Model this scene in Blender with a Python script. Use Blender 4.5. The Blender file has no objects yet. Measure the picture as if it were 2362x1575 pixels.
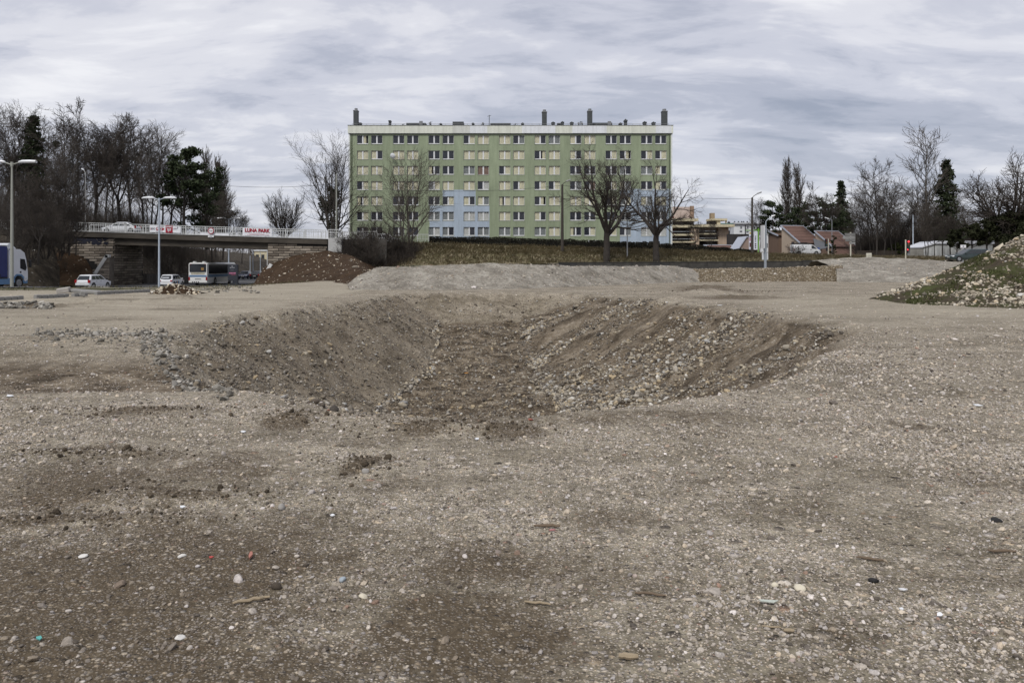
import bpy, math, random
import numpy as np
from mathutils import Vector, Matrix

random.seed(7)
RNG = np.random.default_rng(7)
SC = bpy.context.scene
COL = SC.collection
R = math.radians

# ------------------------------------------------------------------ camera, sky, sun, exposure
FPX, CX, HY, ZC = 1837.0, 1181.0, 605.0, 1.65      # focal length / image centre / horizon in photo pixels, eye height
cam_d = bpy.data.cameras.new('camera')
cam = bpy.data.objects.new('camera', cam_d)
COL.objects.link(cam)
cam.location = (0, 0, ZC)
cam.rotation_euler = (R(90), 0, 0)
cam_d.sensor_width = 36
cam_d.lens = 36 * FPX / 2362
cam_d.shift_y = -(787.5 - HY) / 2362
cam_d.clip_start = 0.1
cam_d.clip_end = 9000
SC.camera = cam

SUN_EL, SUN_AZ = 52, 205                            # degrees; azimuth measured from +Y towards +X
w = bpy.data.worlds.new('World')
SC.world = w
w.use_nodes = True
nt = w.node_tree
nt.nodes.clear()
def N(t, tree=None, **kw):
    n = (tree or nt).nodes.new(t)
    for k, v in kw.items():
        setattr(n, k, v)
    return n
def L(a, b, tree=None):
    (tree or nt).links.new(a, b)
def math_node(tree, op, a, b=None, clamp=False):
    n = tree.nodes.new('ShaderNodeMath'); n.operation = op; n.use_clamp = clamp
    for i, v in enumerate((a, b)):
        if v is None: continue
        if isinstance(v, (int, float)): n.inputs[i].default_value = v
        else: tree.links.new(v, n.inputs[i])
    return n.outputs[0]
def ramp(tree, fac, stops, interp='LINEAR'):
    n = tree.nodes.new('ShaderNodeValToRGB'); cr = n.color_ramp; cr.interpolation = interp
    while len(cr.elements) < len(stops): cr.elements.new(0.5)
    for e, (p, c) in zip(cr.elements, stops):
        e.position = p
        e.color = (*c, 1) if len(c) == 3 else c
    if fac is not None: tree.links.new(fac, n.inputs[0])
    return n.outputs[0]
def mix_col(tree, fac, a, b, mode='MIX'):
    n = tree.nodes.new('ShaderNodeMix'); n.data_type = 'RGBA'; n.blend_type = mode
    for i, v in ((0, fac), (6, a), (7, b)):
        if isinstance(v, (int, float)): n.inputs[i].default_value = v
        elif isinstance(v, tuple): n.inputs[i].default_value = (*v, 1)
        else: tree.links.new(v, n.inputs[i])
    return n.outputs[2]
sky = N('ShaderNodeTexSky', sky_type='NISHITA', sun_disc=False)
sky.sun_elevation = R(SUN_EL); sky.sun_rotation = R(SUN_AZ)
bg1 = N('ShaderNodeBackground'); L(sky.outputs[0], bg1.inputs[0]); bg1.inputs[1].default_value = 0.10
tc = N('ShaderNodeTexCoord'); sep = N('ShaderNodeSeparateXYZ'); L(tc.outputs['Generated'], sep.inputs[0])
zz = math_node(nt, 'ADD', math_node(nt, 'MAXIMUM', sep.outputs[2], 0.0), 0.20)
cmb = N('ShaderNodeCombineXYZ')
L(math_node(nt, 'DIVIDE', sep.outputs[0], zz), cmb.inputs[0])
L(math_node(nt, 'DIVIDE', sep.outputs[1], zz), cmb.inputs[1])
def cloud_noise(scale, rot, loc, detail, rough, sx=1.0, dist=0.0):
    m = N('ShaderNodeMapping'); L(cmb.outputs[0], m.inputs[0])
    m.inputs['Rotation'].default_value = (0, 0, R(rot)); m.inputs['Location'].default_value = loc
    m.inputs['Scale'].default_value = (sx, 1, 1)
    n = N('ShaderNodeTexNoise'); L(m.outputs[0], n.inputs[0])
    n.inputs['Scale'].default_value = scale; n.inputs['Detail'].default_value = detail
    n.inputs['Roughness'].default_value = rough; n.inputs['Distortion'].default_value = dist
    return n.outputs[0]
n1 = cloud_noise(1.15, -14, (3.1, 1.7, 0), 9, 0.56, 0.62, 0.7)
n2 = cloud_noise(3.4, -20, (9.1, 4.2, 3), 8, 0.58, 0.55, 0.5)
n3 = cloud_noise(0.28, 10, (1.0, 7.0, 6), 3, 0.5, 1.0, 0.0)
n4 = cloud_noise(8.5, -24, (2.1, 5.2, 9), 7, 0.6, 0.6, 0.4)
cl = math_node(nt, 'ADD', math_node(nt, 'ADD', math_node(nt, 'MULTIPLY', n1, 0.43), math_node(nt, 'MULTIPLY', n4, 0.08)),
               math_node(nt, 'ADD', math_node(nt, 'MULTIPLY', n2, 0.32), math_node(nt, 'MULTIPLY', n3, 0.14)))
cloud = ramp(nt, cl, [(0.38, (0.35, 0.38, 0.47)), (0.45, (0.49, 0.51, 0.60)), (0.50, (0.645, 0.655, 0.735)),
                      (0.545, (0.79, 0.79, 0.845)), (0.61, (0.94, 0.935, 0.965))], 'EASE')
bg2 = N('ShaderNodeBackground'); L(cloud, bg2.inputs[0]); bg2.inputs[1].default_value = 0.535
mx = N('ShaderNodeMixShader'); mx.inputs[0].default_value = 0.93
L(bg1.outputs[0], mx.inputs[1]); L(bg2.outputs[0], mx.inputs[2])
wo = N('ShaderNodeOutputWorld'); L(mx.outputs[0], wo.inputs[0])

sun_d = bpy.data.lights.new('sun', 'SUN'); sun_d.energy = 1.5; sun_d.angle = R(16); sun_d.color = (1, 0.97, 0.92)
sun = bpy.data.objects.new('sun', sun_d); COL.objects.link(sun)
sdir = Vector((math.sin(R(SUN_AZ)) * math.cos(R(SUN_EL)), math.cos(R(SUN_AZ)) * math.cos(R(SUN_EL)), math.sin(R(SUN_EL))))
sun.rotation_euler = (-sdir).to_track_quat('-Z', 'Y').to_euler()
sun.location = (0, -20, 60)
vs = SC.view_settings
vs.view_transform = 'Standard'; vs.look = 'None'; vs.exposure = 0.84; vs.gamma = 1; vs.use_curve_mapping = False
SC.cycles.max_bounces = 6
SC.cycles.transparent_max_bounces = 12
SC.cycles.caustics_reflective = False; SC.cycles.caustics_refractive = False

# ------------------------------------------------------------------ helpers
def P(px, py, Y):
    return Vector(((px - CX) * Y / FPX, Y, ZC + (HY - py) * Y / FPX))
def Pg(px, py, z=0.0):
    Y = (ZC - z) * FPX / (py - HY)
    return Vector(((px - CX) * Y / FPX, Y, z))
def smooth(a, b, x):
    t = np.clip((np.asarray(x, float) - a) / (b - a), 0, 1)
    return t * t * (3 - 2 * t)
def _hash(ix, iy, seed):
    h = (ix.astype(np.int64) * 374761393 + iy.astype(np.int64) * 668265263 + seed * 1442695041) & 0xFFFFFFFF
    h = ((h ^ (h >> 13)) * 1274126177) & 0xFFFFFFFF
    h = h ^ (h >> 16)
    return (h & 0xFFFF) / 65535.0
def vnoise(x, y, seed=0):
    x = np.asarray(x, float); y = np.asarray(y, float)
    xi = np.floor(x); yi = np.floor(y)
    fx = x - xi; fy = y - yi
    fx = fx * fx * (3 - 2 * fx); fy = fy * fy * (3 - 2 * fy)
    a = _hash(xi, yi, seed); b = _hash(xi + 1, yi, seed); c = _hash(xi, yi + 1, seed); d = _hash(xi + 1, yi + 1, seed)
    return (a * (1 - fx) + b * fx) * (1 - fy) + (c * (1 - fx) + d * fx) * fy
def fbm(x, y, octv=4, seed=0, rough=0.5):
    s = 0; a = 1; t = 0
    for o in range(octv):
        s = s + a * vnoise(x * 2 ** o, y * 2 ** o, seed + o * 17); t += a; a *= rough
    return s / t - 0.5

def tag(o, label=None, cat=None, group=None, kind=None):
    if label: o['label'] = label
    if cat: o['category'] = cat
    if group: o['group'] = group
    if kind: o['kind'] = kind
    return o
def thing(name, label, cat, loc=(0, 0, 0), rotz=0.0, group=None, scale=1.0):
    o = bpy.data.objects.new(name, None); COL.objects.link(o)
    o.empty_display_size = 0.3
    o.location = loc; o.rotation_euler = (0, 0, rotz); o.scale = (scale,) * 3
    return tag(o, label, cat, group)
def link(name, me, parent=None, loc=None, rot=None, scale=None):
    o = bpy.data.objects.new(name, me); COL.objects.link(o)
    if parent is not None: o.parent = parent
    if loc is not None: o.location = loc
    if rot is not None: o.rotation_euler = rot
    if scale is not None: o.scale = scale if hasattr(scale, '__len__') else (scale,) * 3
    return o
def copy_tree(o, parent=None):
    c = o.copy(); COL.objects.link(c)
    if parent is not None: c.parent = parent
    for ch in list(o.children): copy_tree(ch, c)
    return c
def np_mesh(name, V, F, mat=None, smooth_shade=False):
    V = np.asarray(V, np.float32); F = np.asarray(F, np.int32)
    me = bpy.data.meshes.new(name)
    k = F.shape[1]
    me.vertices.add(len(V)); me.vertices.foreach_set('co', V.ravel())
    me.loops.add(F.size); me.loops.foreach_set('vertex_index', F.ravel())
    me.polygons.add(len(F))
    me.polygons.foreach_set('loop_start', np.arange(0, F.size, k, dtype=np.int32))
    me.polygons.foreach_set('loop_total', np.full(len(F), k, np.int32))
    if smooth_shade: me.polygons.foreach_set('use_smooth', np.ones(len(F), bool))
    me.update(calc_edges=True); me.validate()
    if mat is not None: me.materials.append(mat)
    return me

class MB:
    def __init__(s): s.v = []; s.f = []
    def add(s, vs, fs):
        b = len(s.v); s.v += [tuple(v) for v in vs]; s.f += [tuple(i + b for i in f) for f in fs]; return s
    def box(s, x0, x1, y0, y1, z0, z1):
        return s.add([(x0, y0, z0), (x1, y0, z0), (x1, y1, z0), (x0, y1, z0), (x0, y0, z1), (x1, y0, z1), (x1, y1, z1), (x0, y1, z1)],
                     [(3, 2, 1, 0), (4, 5, 6, 7), (0, 1, 5, 4), (1, 2, 6, 5), (2, 3, 7, 6), (3, 0, 4, 7)])
    def bbox(s, x0, x1, y0, y1, z0, z1, b=0.02):                    # box with chamfered edges
        rings = [(b, z0), (0, z0 + b), (0, z1 - b), (b, z1)]
        vs = []
        for i, z in rings:
            c = b
            xa, xb, ya, yb = x0 + i, x1 - i, y0 + i, y1 - i
            vs += [(xa + c, ya, z), (xb - c, ya, z), (xb, ya + c, z), (xb, yb - c, z), (xb - c, yb, z), (xa + c, yb, z), (xa, yb - c, z), (xa, ya + c, z)]
        fs = [tuple(range(7, -1, -1)), tuple(range(24, 32))]
        for r_ in range(3):
            for i in range(8):
                j = (i + 1) % 8
                fs.append((r_ * 8 + i, r_ * 8 + j, r_ * 8 + 8 + j, r_ * 8 + 8 + i))
        return s.add(vs, fs)
    def tube(s, pts, r, n=8, cap=True):
        pts = [Vector(p) for p in pts]
        rs = r if hasattr(r, '__len__') else [r] * len(pts)
        vs = []; fs = []
        for i, p in enumerate(pts):
            t = (pts[min(i + 1, len(pts) - 1)] - pts[max(i - 1, 0)]).normalized()
            a = Vector((0, 0, 1)) if abs(t.z) < 0.9 else Vector((1, 0, 0))
            u = t.cross(a).normalized(); v_ = t.cross(u)
            for k in range(n):
                an = 2 * math.pi * k / n
                vs.append(p + (u * math.cos(an) + v_ * math.sin(an)) * rs[i])
        for i in range(len(pts) - 1):
            for k in range(n):
                k2 = (k + 1) % n
                fs.append((i * n + k, i * n + k2, (i + 1) * n + k2, (i + 1) * n + k))
        if cap:
            fs.append(tuple(range(n))); fs.append(tuple((len(pts) - 1) * n + k for k in reversed(range(n))))
        return s.add(vs, fs)
    def prism(s, poly, y0, y1, axis='y'):                           # poly of (x, z) extruded along y, or (y, z) along x
        n = len(poly)
        if axis == 'y': vs = [(x, y0, z) for x, z in poly] + [(x, y1, z) for x, z in poly]
        elif axis == 'x': vs = [(y0, a, b) for a, b in poly] + [(y1, a, b) for a, b in poly]
        else: vs = [(a, b, y0) for a, b in poly] + [(a, b, y1) for a, b in poly]
        fs = [tuple(range(n)), tuple(reversed(range(n, 2 * n)))]
        for i in range(n):
            j = (i + 1) % n; fs.append((i, i + n, j + n, j))
        return s.add(vs, fs)
    def loft(s, rings, cap=True):
        n = len(rings[0]); vs = [p for r_ in rings for p in r_]; fs = []
        for i in range(len(rings) - 1):
            for k in range(n):
                k2 = (k + 1) % n
                fs.append((i * n + k, i * n + k2, (i + 1) * n + k2, (i + 1) * n + k))
        if cap:
            fs.append(tuple(reversed(range(n)))); fs.append(tuple((len(rings) - 1) * n + k for k in range(n)))
        return s.add(vs, fs)
    def quad(s, a, b, c, d, th=0.0):
        if th == 0: return s.add([a, b, c, d], [(0, 1, 2, 3)])
        a, b, c, d = map(Vector, (a, b, c, d)); nn = (b - a).cross(d - a).normalized() * th
        return s.add([a, b, c, d, a - nn, b - nn, c - nn, d - nn], [(0, 1, 2, 3), (7, 6, 5, 4), (0, 4, 5, 1), (1, 5, 6, 2), (2, 6, 7, 3), (3, 7, 4, 0)])
    def mesh(s, name, mat, smooth_shade=False):
        me = bpy.data.meshes.new(name); me.from_pydata(s.v, [], s.f)
        import bmesh
        bm = bmesh.new(); bm.from_mesh(me); bmesh.ops.recalc_face_normals(bm, faces=bm.faces); bm.to_mesh(me); bm.free()
        if smooth_shade:
            me.polygons.foreach_set('use_smooth', [True] * len(me.polygons)); me.set_sharp_from_angle(angle=R(35))
        if mat is not None: me.materials.append(mat)
        return me
    def build(s, name, mat, parent=None, loc=None, rot=None, smooth_shade=False):
        return link(name, s.mesh(name, mat, smooth_shade), parent, loc, rot)

# ------------------------------------------------------------------ materials
_mats = {}
def M(name, col=(0.5, 0.5, 0.5), rough=0.75, var=0.14, scale=3.0, metal=0.0, bump=0.0, dirt=0.0, bscale=None, spec=0.4, coat=0.0, stretch=(1, 1, 1)):
    if name in _mats: return _mats[name]
    m = bpy.data.materials.new(name); m.use_nodes = True; t = m.node_tree
    b = t.nodes['Principled BSDF']
    tcn = t.nodes.new('ShaderNodeTexCoord')
    mp = t.nodes.new('ShaderNodeMapping'); t.links.new(tcn.outputs['Object'], mp.inputs[0]); mp.inputs['Scale'].default_value = stretch
    n = t.nodes.new('ShaderNodeTexNoise'); t.links.new(mp.outputs[0], n.inputs[0])
    n.inputs['Scale'].default_value = scale; n.inputs['Detail'].default_value = 6; n.inputs['Roughness'].default_value = 0.6
    lo = tuple(c * (1 - var) for c in col); hi = tuple(min(1, c * (1 + var)) for c in col)
    c = ramp(t, n.outputs[0], [(0.3, lo), (0.7, hi)])
    if dirt:
        n2_ = t.nodes.new('ShaderNodeTexNoise'); t.links.new(mp.outputs[0], n2_.inputs[0]); n2_.inputs['Scale'].default_value = scale * 0.35
        n2_.inputs['Detail'].default_value = 8; n2_.inputs['Roughness'].default_value = 0.7
        f = ramp(t, n2_.outputs[0], [(0.45, (0, 0, 0)), (0.75, (1, 1, 1))])
        c = mix_col(t, math_node(t, 'MULTIPLY', f, dirt), c, tuple(x * 0.35 for x in col))
    t.links.new(c, b.inputs['Base Color'])
    b.inputs['Roughness'].default_value = rough; b.inputs['Metallic'].default_value = metal
    b.inputs['Specular IOR Level'].default_value = spec
    if coat: b.inputs['Coat Weight'].default_value = coat; b.inputs['Coat Roughness'].default_value = 0.08
    if bump:
        nb = t.nodes.new('ShaderNodeTexNoise'); t.links.new(mp.outputs[0], nb.inputs[0]); nb.inputs['Scale'].default_value = bscale or scale * 4
        nb.inputs['Detail'].default_value = 6
        bp = t.nodes.new('ShaderNodeBump'); bp.inputs['Strength'].default_value = bump; bp.inputs['Distance'].default_value = 0.05
        t.links.new(nb.outputs[0], bp.inputs['Height']); t.links.new(bp.outputs[0], b.inputs['Normal'])
    _mats[name] = m
    return m
def glass_mat(name, tint=(0.5, 0.55, 0.6), amount=0.75):
    if name in _mats: return _mats[name]
    m = bpy.data.materials.new(name); m.use_nodes = True; t = m.node_tree
    b = t.nodes['Principled BSDF']; out = t.nodes['Material Output']
    b.inputs['Base Color'].default_value = (0.038, 0.042, 0.054, 1); b.inputs['Roughness'].default_value = 0.06
    tr = t.nodes.new('ShaderNodeBsdfTransparent'); tr.inputs[0].default_value = (*tint, 1)
    mxs = t.nodes.new('ShaderNodeMixShader'); mxs.inputs[0].default_value = amount
    t.links.new(b.outputs[0], mxs.inputs[1]); t.links.new(tr.outputs[0], mxs.inputs[2]); t.links.new(mxs.outputs[0], out.inputs[0])
    _mats[name] = m
    return m
def emit_mat(name, col, s):
    m = M(name, col, 0.3); b = m.node_tree.nodes['Principled BSDF']
    b.inputs['Emission Color'].default_value = (*col, 1); b.inputs['Emission Strength'].default_value = s
    return m
# ------------------------------------------------------------------ ground with the excavated ramp
RIM_PX = [(1310, 675), (1450, 685), (1650, 702), (1840, 722), (1980, 752), (1962, 792), (1880, 840), (1760, 890), (1600, 932), (1450, 950), (1200, 955),
          (950, 953), (700, 940), (540, 915), (440, 860), (392, 805), (380, 768), (480, 738), (600, 718), (760, 701), (870, 686), (930, 676), (1120, 674)]
RIMP = np.array([tuple(Pg(*p))[:2] for p in RIM_PX])
FLOOR = np.array([(0.55, 40), (0.55, 36), (0.6, 33), (0.75, 30), (1.6, 26), (1.9, 22), (1.2, 17), (-2.6, 17), (-3.9, 22), (-3.9, 26), (-3.4, 30), (-3.2, 33), (-3.35, 36), (-3.5, 40)])
def depth_at(Y):
    return np.interp(Y, [8.7, 12, 16, 19, 22, 26, 30, 33, 36, 39.8, 42, 44], [3.1, 3.1, 3.1, 3.1, 3.1, 3.1, 2.9, 2.5, 2.0, 1.42, 1.42, 1.42])
def seg_dist(px, py, poly):
    d = np.full(px.shape, 1e9)
    n = len(poly)
    for i in range(n):
        ax, ay = poly[i]; bx, by = poly[(i + 1) % n]
        dx, dy = bx - ax, by - ay
        t = np.clip(((px - ax) * dx + (py - ay) * dy) / (dx * dx + dy * dy), 0, 1)
        d = np.minimum(d, np.hypot(px - ax - t * dx, py - ay - t * dy))
    return d
def inside(px, py, poly):
    c = np.zeros(px.shape, bool); n = len(poly)
    for i in range(n):
        ax, ay = poly[i]; bx, by = poly[(i + 1) % n]
        if ay == by: continue
        c ^= ((ay > py) != (by > py)) & (px < (bx - ax) * (py - ay) / (by - ay) + ax)
    return c
def pit(X, Y):
    """depth fraction 0..1, wall mask, region (0 left, 1 right, 2 end/ramp), streak coordinate"""
    # ragged edge
    Xn = X + (fbm(X * 0.35, Y * 0.35, 3, 5)) * 1.2 + fbm(X * 1.6, Y * 1.6, 4, 8) * 0.6
    Yn = Y + (fbm(X * 0.35 + 40, Y * 0.35, 3, 6)) * 1.1 + fbm(X * 1.6 + 40, Y * 1.6, 4, 9) * 0.5
    ins = inside(Xn, Yn, RIMP)
    t = np.zeros(X.shape); reg = np.full(X.shape, 2); su = X.copy()
    if ins.any():
        xi, yi = Xn[ins], Yn[ins]
        dr = seg_dist(xi, yi, RIMP); df = seg_dist(xi, yi, FLOOR)
        df[inside(xi, yi, FLOOR)] = 0
        ti = dr / (dr + df + 1e-6)
        t[ins] = ti
        BR = np.interp(yi, [17, 22, 26, 30, 40], [1.2, 1.9, 1.6, 0.75, 0.55]); BL = np.interp(yi, [17, 22, 26, 30, 40], [-2.6, -3.9, -3.9, -3.4, -3.5])
        rg = np.where((xi > BR) & (yi < 41), 1, np.where((xi < BL) & (yi < 41), 0, 2))
        reg[ins] = rg
        su[ins] = np.where(rg == 1, -0.56 * xi + 0.83 * yi, np.where(rg == 0, 0.45 * xi + 0.89 * yi + 100, xi + 200))
    return t, reg, su
def far_left(X, Y):
    return -1.5 * smooth(46, 100, Y) * (1 - smooth(-26, -16, X))
BUMPS = [(Pg(430, 1138), 1.1, 0.18, 0.035), (Pg(170, 1195), 1.3, 0.12, 0.03), (Pg(330, 950), 1.4, 0.25, 0.05), (Pg(700, 963), 0.7, 0.3, 0.06), (Pg(950, 985), 0.6, 0.25, 0.06),
         (Pg(1130, 988), 0.6, 0.25, 0.05), (Pg(830, 1075), 0.35, 0.3, 0.06), (Pg(200, 1045), 1.0, 0.12, 0.03), (Pg(1636, 676), 1.6, 1.5, 0.22), (Pg(1700, 686), 2.8, 0.6, 0.12),
         (Pg(1560, 690), 0.9, 0.8, 0.2), (Pg(420, 690), 0.8, 1.0, 0.2), (Pg(210, 700), 1.0, 0.8, 0.2), (Pg(330, 697), 1.0, 0.8, 0.12), (Pg(60, 890), 1.2, 0.5, -0.05),
         (Pg(1640, 664), 2.4, 1.2, 0.16), (Pg(1500, 664), 0.9, 0.7, 0.18), (Pg(60, 706), 3.5, 0.5, 0.1), (Pg(1480, 960), 1.5, 0.6, 0.05)]
def ground_z(X, Y, micro=True):
    X = np.atleast_1d(np.asarray(X, float)); Y = np.atleast_1d(np.asarray(Y, float))
    t, reg, su = pit(X, Y)
    z = far_left(X, Y)
    prof = t * t * (3 - 2 * t) * 0.18 + t * 0.82
    z = z - depth_at(Y) * prof
    wall = np.clip(t * 6, 0, 1) * np.clip((1 - t) * 8, 0, 1)
    z = z + wall * ((vnoise(su * 0.9, t * 0.8, 31) - 0.5) * 0.34 + (vnoise(su * 3.1, t * 2, 32) - 0.5) * 0.15 + (vnoise(su * 9, t * 5, 33) - 0.5) * 0.07)
    z = z + (t >= 0.98) * fbm(X * 1.1, Y * 0.9, 5, 12) * 0.36
    # shallow dip joining the excavation from the left
    arm = smooth(-2.6, -5.0, X) * smooth(10.0, 11.6, Y) * (1 - smooth(12.4, 17.2, Y)) * (1 - np.clip(t * 4, 0, 1))
    z = z - 0.36 * arm
    ridge = smooth(-3.5, -5.5, X) * np.exp(-((Y - 17.4) / 0.5) ** 2) * (1 - smooth(-15, -16, X) * 0)
    z = z + 0.06 * ridge * (X < -4)
    fl = smooth(2, 60, np.abs(Y))
    z = z + fbm(X * 0.13, Y * 0.13, 3, 1) * 0.12 * smooth(4, 30, Y) * (1 - smooth(300, 800, Y))
    if micro:
        z = z + fbm(X * 0.9, Y * 0.9, 4, 2) * 0.07 + fbm(X * 4.5, Y * 4.5, 4, 3) * 0.028 * (1 - 0.5 * smooth(10, 40, Y))
        nb1 = vnoise(X * 2, Y * 2, 77) - 0.5; nb2 = 0.5 + vnoise(X * 5, Y * 7, 78)
        for c, rx, ry, h in BUMPS:
            e = np.exp(-(((X - c.x + 0.25 * nb1 * rx) / rx) ** 2 + ((Y - c.y) / ry) ** 2) * 1.3)
            z = z + h * e * nb2
    return z
def gz(x, y): return float(ground_z(x, y)[0])

SOIL = [(1085, 952, 170, 16, .85), (1090, 975, 200, 10, .5), (230, 1370, 640, 280, 1.15), (700, 1480, 420, 120, .7), (150, 1130, 380, 85, .85), (420, 1060, 260, 40, .6), (2150, 1330, 260, 50, .4), (1300, 1330, 300, 60, .5), (1850, 1180, 250, 30, .35), (900, 1220, 160, 25, .5), (470, 1085, 150, 45, .7), (1120, 1290, 250, 65, 1.0), (1060, 1460, 270, 120, 1.1), (420, 1139, 150, 12, 1.2),
        (170, 1195, 160, 9, 1.1), (200, 1045, 130, 10, .9), (330, 952, 120, 9, 1.1), (700, 967, 70, 18, 1.1), (950, 988, 70, 15, 1.1), (1130, 990, 80, 14, 1.0), (830, 1080, 55, 24, 1.1),
        (60, 893, 200, 22, 1.0), (230, 883, 160, 18, .7), (1480, 1215, 170, 30, .5), (1500, 970, 330, 16, .55), (2310, 1115, 180, 30, .5), (1640, 668, 90, 8, .9), (1700, 687, 130, 4, .9),
        (60, 707, 120, 6, .9), (1900, 1460, 160, 40, .45), (1700, 1560, 300, 30, .6), (520, 1560, 500, 60, .75), (1000, 1120, 140, 20, .5), (1650, 1110, 120, 12, .5), (850, 1010, 250, 20, .45),
        (2050, 985, 90, 8, .6), (260, 738, 120, 6, .5), (420, 712, 120, 5, .5), (340, 690, 200, 3, .6)]
def masks(X, Y):
    soil = np.zeros(X.shape)
    wx = X + fbm(X * 1.1, Y * 1.1, 3, 51) * 0.9; wy = Y + fbm(X * 1.1 + 9, Y * 1.1, 3, 52) * 0.6
    for px, py, rx, ry, s in SOIL:
        c = Pg(px, py); ex = rx * c.y / FPX; ey = max(ry * c.y ** 2 / (ZC * FPX), 0.02)
        d = ((wx - c.x) / ex) ** 2 + ((wy - c.y) / (ey + 0.04)) ** 2
        soil = np.maximum(soil, s * np.exp(-d * 1.1))
    soil = np.clip(soil * (0.65 + 0.7 * vnoise(X * 2.2, Y * 3.2, 53)), 0, 1)
    sand = np.clip(smooth(19, 24, Y) * (1 - smooth(-5, -9.5, -X * -1 + 0) * 0) * smooth(-7.5, -10.5, X), 0, 1) * 0.9       # left plain
    sand = np.maximum(sand, 0.9 * smooth(17.2, 19, Y) * smooth(-8.4, -9.2, X))
    sand = np.maximum(sand, 0.65 * smooth(18, 24, Y) * smooth(8.5, 10.5, X) * (1 - smooth(34, 45, Y)))
    sand = sand * (0.45 + 0.9 * vnoise(X * 0.25, Y * 0.5, 54))
    grass = smooth(43, 49, Y) * smooth(-16, -20, X) * (0.25 + 0.9 * np.clip(fbm(X * 0.35, Y * 0.35, 3, 55) + 0.35, 0, 1))
    return soil, np.clip(sand, 0, 1), np.clip(grass, 0, 1)

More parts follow.
